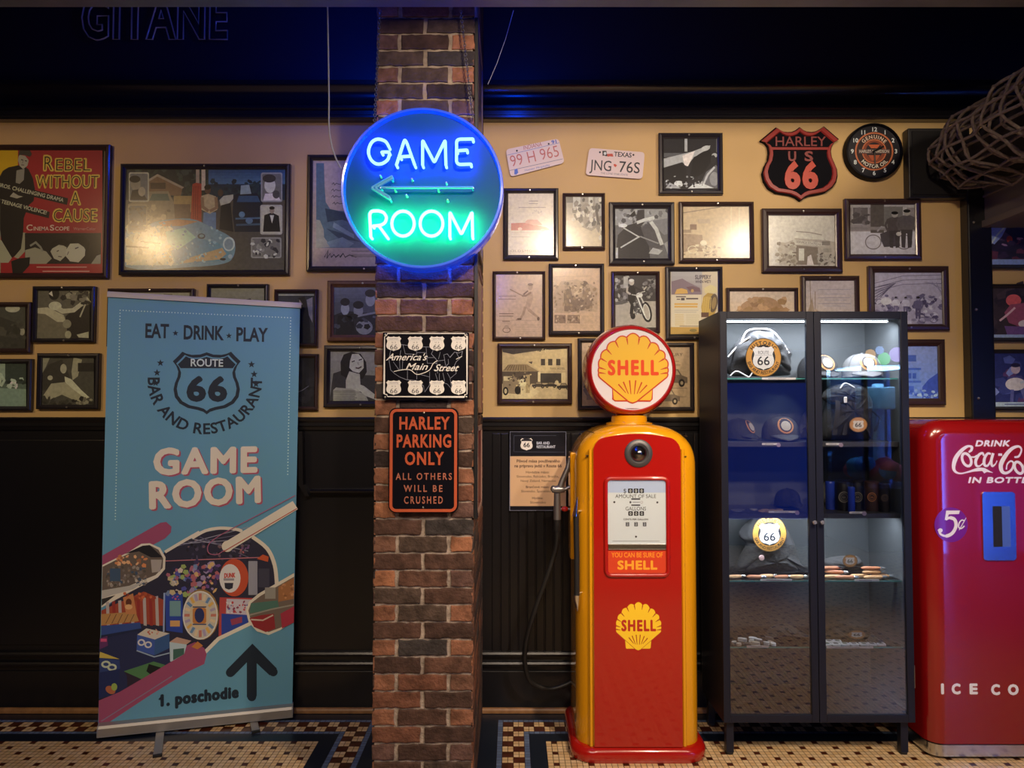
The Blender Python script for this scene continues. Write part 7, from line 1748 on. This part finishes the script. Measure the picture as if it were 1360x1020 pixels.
# ================================================================== the drinks machine
def vending_machine():
    M_red = mat('red_vending_enamel', '#820c11', rough=.22, coat=.9, coat_rough=.04)
    yf, yb = -.45, -.04; x0, x1 = 1.628, 2.325; zt = ZV(557, -.40); zb = .062
    xc, hw = (x0 + x1) / 2, (x1 - x0) / 2
    r = thing('vending_machine', 'red vintage drinks vending machine with white script lettering', 'vending machine', (xc, yb, 0))
    def outline(ins, rc=.085):
        P = [(x0 + ins, zb)]; a0, a1, t = x0 + ins, x1 - ins, zt - ins; q = max(.02, rc - ins)
        for cx, s in ((a0 + q, 180), (a1 - q, 90)):
            for k in range(11): a = radians(s - 9 * k); P.append((cx + q * cos(a), t - q + q * sin(a)))
        P.append((a1, zb)); return P
    S = []
    R = .06
    for k in range(6): t = k / 5 * pi / 2; S.append((.02 * (1 - sin(t)), yb - .02 * (1 - cos(t))))
    for k in range(10): t = k / 9 * pi / 2; S.append((R * (1 - cos(t)), yf + R * (1 - sin(t))))
    S.append((R + .006, yf)); m = MB(); m.loft([[(p, y, q) for p, q in outline(i)] for i, y in S]); m.build('body', M_red, r, smooth=35)
    m = MB()
    for z0, z1, i in ((.012, .056, .004),):
        def ring(z): return [(a, b, z) for a, b in rrect(x0 + i, yf + i, x1 - i, yb - i, .05, 6)]
        m.loft([ring(z0), ring(z1)])
    m.build('chrome_base', mat('brushed_chrome', (0.62, 0.63, 0.66), rough=.22, metal=1), r, smooth=35)
    m = MB(); m.loft([[(a, b, z) for a, b in rrect(x0 + .012, yf + .012, x1 - .012, yb - .012, .045, 6)] for z in (.055, .064)]); m.build('base_gap', M_black, r)
    for x in (x0 + .06, x1 - .06):
        for y in (yf + .05, yb - .05): MB().cyl((x, y, 0), (x, y, .013), .018, n=14).build('foot', M_rubber, r)
    # lettering, painted on the flat of the front
    VG = (.74, .66, .68)
    A = Art(yf, gain=VG); A.crop(1200, 560, 8.5); c = '#b9b0c6'
    A.text('DRINK', 805, 276, 62, c, w=385, shear=.28, bold=.06)
    A.text('IN BOTTLES', 722, 690, 60, c, w=820, shear=.28, bold=.06)
    def brush(P, w, tp=None, sm=7):
        n = (len(P) - 1) * sm + 1
        if tp: tp = [tp[min(len(tp) - 1, int(i / n * len(tp)))] + (tp[min(len(tp) - 1, int(i / n * len(tp)) + 1)] - tp[min(len(tp) - 1, int(i / n * len(tp)))]) * ((i / n * len(tp)) % 1) for i in range(n)]
        A.line(P, w, c, smooth=sm, taper=tp)
    # first capital with its trailing ribbon
    brush([(735, 345), (765, 320), (768, 285), (720, 280), (650, 330), (590, 410), (565, 500), (580, 560), (640, 585), (720, 570), (800, 548), (880, 538), (960, 555), (1010, 575)], 40, [.5, .7, .8, .6, .9, 1.1, 1.25, 1.0, .7, .45, .4, .6, 1.0, .9, .05])
    A.poly([(880, 545), (905, 525), (950, 545), (1010, 578), (940, 568), (910, 585)], c)
    for cx in (712, ):
        A.line([(cx + 50 * cos(t) - 18 * sin(t), 430 - 72 * sin(t)) for t in [k * pi / 9 for k in range(18)]], 30, c, closed=True)
    A.line([(762, 400), (800, 400), (830, 380)], 16, c)
    brush([(905, 385), (890, 355), (850, 375), (815, 440), (822, 495), (860, 500), (905, 460)], 28, [.7, .9, 1, 1.2, 1.1, .8, .5])
    brush([(985, 365), (950, 360), (915, 410), (910, 480), (940, 500), (975, 460), (1010, 370)], 28, [.8, .9, 1.1, 1.2, 1.0, .8, .8])
    brush([(1012, 355), (990, 440), (1000, 500), (1035, 480), (1055, 440)], 28, [1.1, 1.1, 1, .7, .4])
    A.rect(1068, 358, 1112, 386, c)
    # second capital
    brush([(1250, 400), (1300, 390), (1330, 320), (1300, 280), (1230, 300), (1160, 370), (1100, 480), (1110, 560), (1160, 580), (1220, 540), (1240, 470), (1210, 445), (1170, 480), (1160, 540)], 38, [.5, .6, .5, .6, .9, 1.1, 1.3, 1.2, .9, .7, .6, .5, .5, .4])
    for cx in (1300, ):
        A.line([(cx + 46 * cos(t) - 18 * sin(t), 520 - 66 * sin(t)) for t in [k * pi / 9 for k in range(18)]], 30, c, closed=True)
    brush([(1352, 560), (1400, 430), (1430, 310), (1405, 300), (1385, 400), (1370, 540), (1420, 550)], 26)
    brush([(1500, 430), (1460, 430), (1425, 480), (1425, 560), (1460, 570), (1500, 520), (1520, 440), (1500, 540), (1540, 560), (1570, 510)], 26)
    A.build('lettering', M_paint, r)
    A = Art(yf, gain=VG); A.crop(1200, 560, 8.5)
    k_ = 8.5 / 5.37; cx, cy = (25 + 205 / 5.37) * 8.5, (10 + 682 / 5.37) * 8.5
    A.ell(cx, cy, 188, 196, '#5a1478', n=44)  # red decal disc, with blue reflected light put into its violet colour
    g = lambda a, b: ((25 + a / 5.37) * 8.5, (10 + b / 5.37) * 8.5)
    A.poly([g(*p) for p in ((170, 580), (268, 580), (262, 605), (188, 607), (178, 640), (160, 648))], c)
    A.line([g(*p) for p in ((165, 645), (195, 632), (230, 645), (240, 690), (215, 740), (170, 762), (130, 748), (118, 715))], 34, c, smooth=6, taper=[.5] + [.8] * 6 + [1.1] * 24 + [.7] * 10)
    e = g(128, 722); A.ell(e[0], e[1], 26, 24, c)
    A.line([g(*p) for p in ((300, 655), (282, 648), (262, 670), (260, 700), (278, 708), (300, 690))], 14, c, smooth=5); A.line([g(*p) for p in ((312, 632), (262, 720))], 8, c)
    A.build('price_marking', M_paint, r)
    A = Art(yf, gain=VG); A.crop(1200, 900, 8.5)
    for t, x, w_ in (('I', 420, 42), ('C', 545, 98), ('E', 740, 96), ('C', 990, 98), ('O', 1180, 118), ('L', 1375, 90), ('D', 1560, 100)): A.text(t, x, 180 if x < 900 else 188, 106, '#c4bccb', w=w_, bold=.06)
    A.build('lower_lettering', M_paint, r)
    # coin plate
    P = [W(u, v, yf) for u, v in ((1303, 653), (1349, 744))]; (a0, b1), (a1, b0) = P
    MB().prism(rrect(a0, b0, a1, b1, .014, 6), yf - .006, yf + .002).build('coin_plate', mat('brushed_chrome', '#000'), r, bevel=.002); cpl = [c for c in r.children if c.name.startswith('coin_plate')][0]
    P = [W(u, v, yf) for u, v in ((1317, 672), (1341, 726))]; (a0, b1), (a1, b0) = P; xm = a0 + (a1 - a0) * .52
    MB().box(a0, xm, yf - .0068, yf - .005, b0, b1).build('coin_slot', mat('slot_black', (0.012, 0.012, 0.015), rough=.5), cpl)
    MB().box(xm, a1, yf - .0068, yf - .005, b0, b1).build('instruction_strip', mat('blue_strip', (0.06, 0.12, 0.5), rough=.3), cpl)
vending_machine()

# ================================================================== corner post, side beam and the rope net
xa, xb = W(1288, 400, -.06)[0], W(1312, 400, -.02)[0]
m = MB(); m.box(xa, xb, -.06, -.0005, 0, ZV(262, -.03) + .25)
o = struct('trim_8', m, M_blk, bevel=.006)
for u, v in ((1293.5, 295), (1297, 411), (1300, 529)):
    a, b = W(u, v, -.062); o2 = MB().lathe([(.0001, -.0665), (.0045, -.065), (.0065, -.0605), (.0065, -.0590)], (a, 0, b), 'y', 12).build('screw_head', M_steel, smooth=50, loc=(a, -.06, b)); tag(o2, None); o2.parent = o
    o2['label'] = 'silver screw head'
# beam that runs out from the wall along the right side
M_bm = mat('brown_painted_beam', (0.13, 0.105, 0.088), rough=.5)
BX = 2.15; b0, b1 = 2.20, 2.43
w = MB(); w.box(BX, BX + .25, -3.0, -.004, b0, b1)
for zz in (b0 + .125, b0 + .16): w.box(BX - .008, BX, -3.0, -.004, zz, zz + .012)
w.box(BX - .014, BX + .02, -3.0, -.004, b0 - .012, b0 + .02)
struct('trim_9', w, M_bm, bevel=.003)
r = thing('rope_net', 'coarse brown rope net bundled over the beam at the upper right', 'net', (2.12, -.7, 2.45))
def netpt(s, a):
    s = max(s, 0.0)
    y = -.10 - s * 1.9; grow = .60 + .40 * min(1, (s / .10)) ** .5
    rx, rz = (.30 + .06 * s) * grow, (.165 + .03 * s) * grow
    sag = .012 * sin(9 * a + 31 * s) + .010 * sin(17 * s * 3)
    return (2.100 + (rx + sag) * cos(a), y, 2.475 + .02 * s + (rz + sag) * sin(a))
M_rope = mat('brown_rope', (0.17, 0.13, 0.105), rough=.85, noise=.3, nscale=90, bump=.8, bscale=250)
for layer, (da, ds, sc_) in enumerate(((0, 0, 1.0), (.16, .018, .86))):
    m = MB(); NA, NS = 8, 22
    def q(i, j):
        a = radians(78) + (radians(262) - radians(78)) * i / NA + da * .6; s = j / NS + ds + .004 * sin(i * 2.3 + j)
        x, y, z = netpt(s, a + .025 * sin(j * 1.9 + i)); return (2.115 + (x - 2.115) * sc_, y, 2.475 + (z - 2.475) * sc_)
    for i in range(NA + 1): m.tube(spline([q(i, j) for j in range(NS + 1)], 3), .006, 6)
    for j in range(NS + 1): m.tube(spline([q(i, j) for i in range(NA + 1)], 3), .006, 6)
    for i in range(NA + 1):
        for j in range(NS + 1): m.ellipsoid(q(i, j), (.009, .010, .009), 6, 4)
    m.build('netting', M_rope, r, smooth=70)
m = MB()  # near-black core added for the darkness between the ropes
m.loft([[(2.115 + .20 * cos(t * pi / 8), y, 2.475 + .10 * sin(t * pi / 8)) for t in range(16)] for y in (-.2, -2.0)]); m.build('dark_core', mat('dark_net_core', (0.012, 0.009, 0.008), rough=.9), r, smooth=60)
# short lamp tube on the beam under the net
r = thing('strip_lamp', 'short pale strip lamp on the beam just under the rope net', 'lamp', (BX - .02, -.45, 2.40))
MB().box(BX - .03, BX - .001, -.62, -.22, 2.405, 2.43).build('holder', M_black, r)
MB().box(BX - .036, BX - .030, -.52, -.37, 2.408, 2.426).build('tube', glow_mat('lavender_lamp', (0.62, 0.58, 0.95), .6), r)

# ================================================================== claw machine across the room and added blue boxes that show as reflections
def claw_machine(x0, x1, yf, label, right=True):
    yb = yf - .85
    r = thing('claw_machine', label, 'arcade machine', ((x0 + x1) / 2, yf, 0))
    Mb = mat('arcade_body', (0.02, 0.04, 0.16), rough=.35, coat=.4)
    MB().box(x0, x1, yb, yf, 0.02, .62).build('base', Mb, r, bevel=.01)
    MB().box(x0, x1, yb, yf, 1.78, 1.98).build('marquee', Mb, r, bevel=.01)
    MB().box(x0, x1, yb, yb + .03, .62, 1.78).build('back_wall', mat('arcade_back', (0.012, 0.02, 0.07), rough=.4), r)
    for x in (x0, x1 - .04):
        for y in (yf - .04, yb + .03): MB().box(x, x + .04, y, y + .04 if y < yf - .1 else yf, .62, 1.78).build('corner_post', M_chrome, r)
    MB().box(x0 + .04, x1 - .04, yf - .012, yf - .006, .62, 1.78).build('window', G_pic, r)
    xm = x0 + .30; Mc = mat('pale_crane', (0.6, 0.8, 0.9), rough=.3)
    MB().box(xm - .14, xm + .14, yf - .5, yf - .25, 1.36, 1.58).build('crane', Mc, r, bevel=.01)
    MB().box(xm + .06, xm + .14, yf - .55, yf - .47, .75, 1.62).build('crane_column', Mc, r)
    for q in range(3):
        a = q * 2.1; m = MB(); m.tube([(xm - .05, yf - .37, 1.36), (xm - .05 + .1 * cos(a), yf - .37 + .1 * sin(a), 1.27), (xm - .05 + .04 * cos(a), yf - .37 + .04 * sin(a), 1.14)], .01, 6); m.build('claw', M_chrome, r)
    rnd = random.Random(9)
    for q in range(26):
        c = [(0.1, 0.35, 0.9), (0.8, 0.08, 0.12), (0.75, 0.2, 0.35), (0.1, 0.45, 0.8), (0.6, 0.05, 0.1)][q % 5]
        o = MB().ellipsoid((rnd.uniform(x0 + .14, x1 - .14), rnd.uniform(yb + .16, yf - .14), .72 + rnd.uniform(0, .10)), (.10, .09, .085), 12, 8).build('plush', mat('plush_%d' % (q % 5), c, rough=.9), r, smooth=60)
    MB().box(x0 + .08, x1 - .08, yb + .1, yf - .1, 1.765, 1.775).build('ceiling_light', glow_mat('arcade_light', (0.30, 0.60, 1.0), 18), r)
    for q, (dx, dz, rr_, c) in enumerate(((.07, .10, .05, (.9, .5, .15)), (.2, .06, .06, (.2, .9, .35)), (.16, .14, .04, (.3, .5, 1)), (.32, .1, .07, (.5, .35, 1)), (.5, .12, .06, (.2, .6, 1)), (.63, .07, .05, (.9, .3, .3)))):
        MB().lathe([(rr_, yf), (rr_, yf + .006), (.001, yf + .007)], (x0 + dx, 0, 1.78 + dz), 'y', 20).build('marquee_disc', glow_mat('marquee_glow_%d' % q, c, 3.0), r)
    if right: MB().box(x1 + .002, x1 + .042, yf - .01, yf + .012, .02, 1.95).build('led_edge', glow_mat('blue_led_edge', (0.04, 0.16, 1.0), 26), r)
claw_machine(3.33, 4.0, -4.30, 'blue claw machine across the room mirrored in the cabinet glass')
def blue_panel_box(x0, x1, yf, label, st=1.1, top=1.86, bot=.28):  # added box with a blue panel, made up to feed reflections
    r = thing('blue_reflection_box', label, 'arcade machine', ((x0 + x1) / 2, yf, 0))
    Mb = mat('arcade_body', '#000')
    MB().box(x0, x1, yf - .7, yf, 0.02, 1.95).build('body', Mb, r, bevel=.015)
    MB().box(x0 + .06, x1 - .06, yf, yf + .02, bot, top).build('screen', glow_mat('blue_panel_glow_%d' % (st * 100), (0.03, 0.10, 1.0), st), r)  # plain glowing panel, there only for its blue reflection
    MB().box(x0 + .03, x1 - .03, yf, yf + .12, top + .03, top + .12).build('control_shelf', M_black, r, bevel=.01)
blue_panel_box(4.22, 4.84, -4.2, 'added box with a low glowing panel for the blue in the chrome coin plate', 0.95, .84, .06)
blue_panel_box(1.95, 2.98, -4.6, 'added box with a glowing panel for the blue in the left cabinet door', .42, 1.62)
bpy.data.objects.remove(_to)
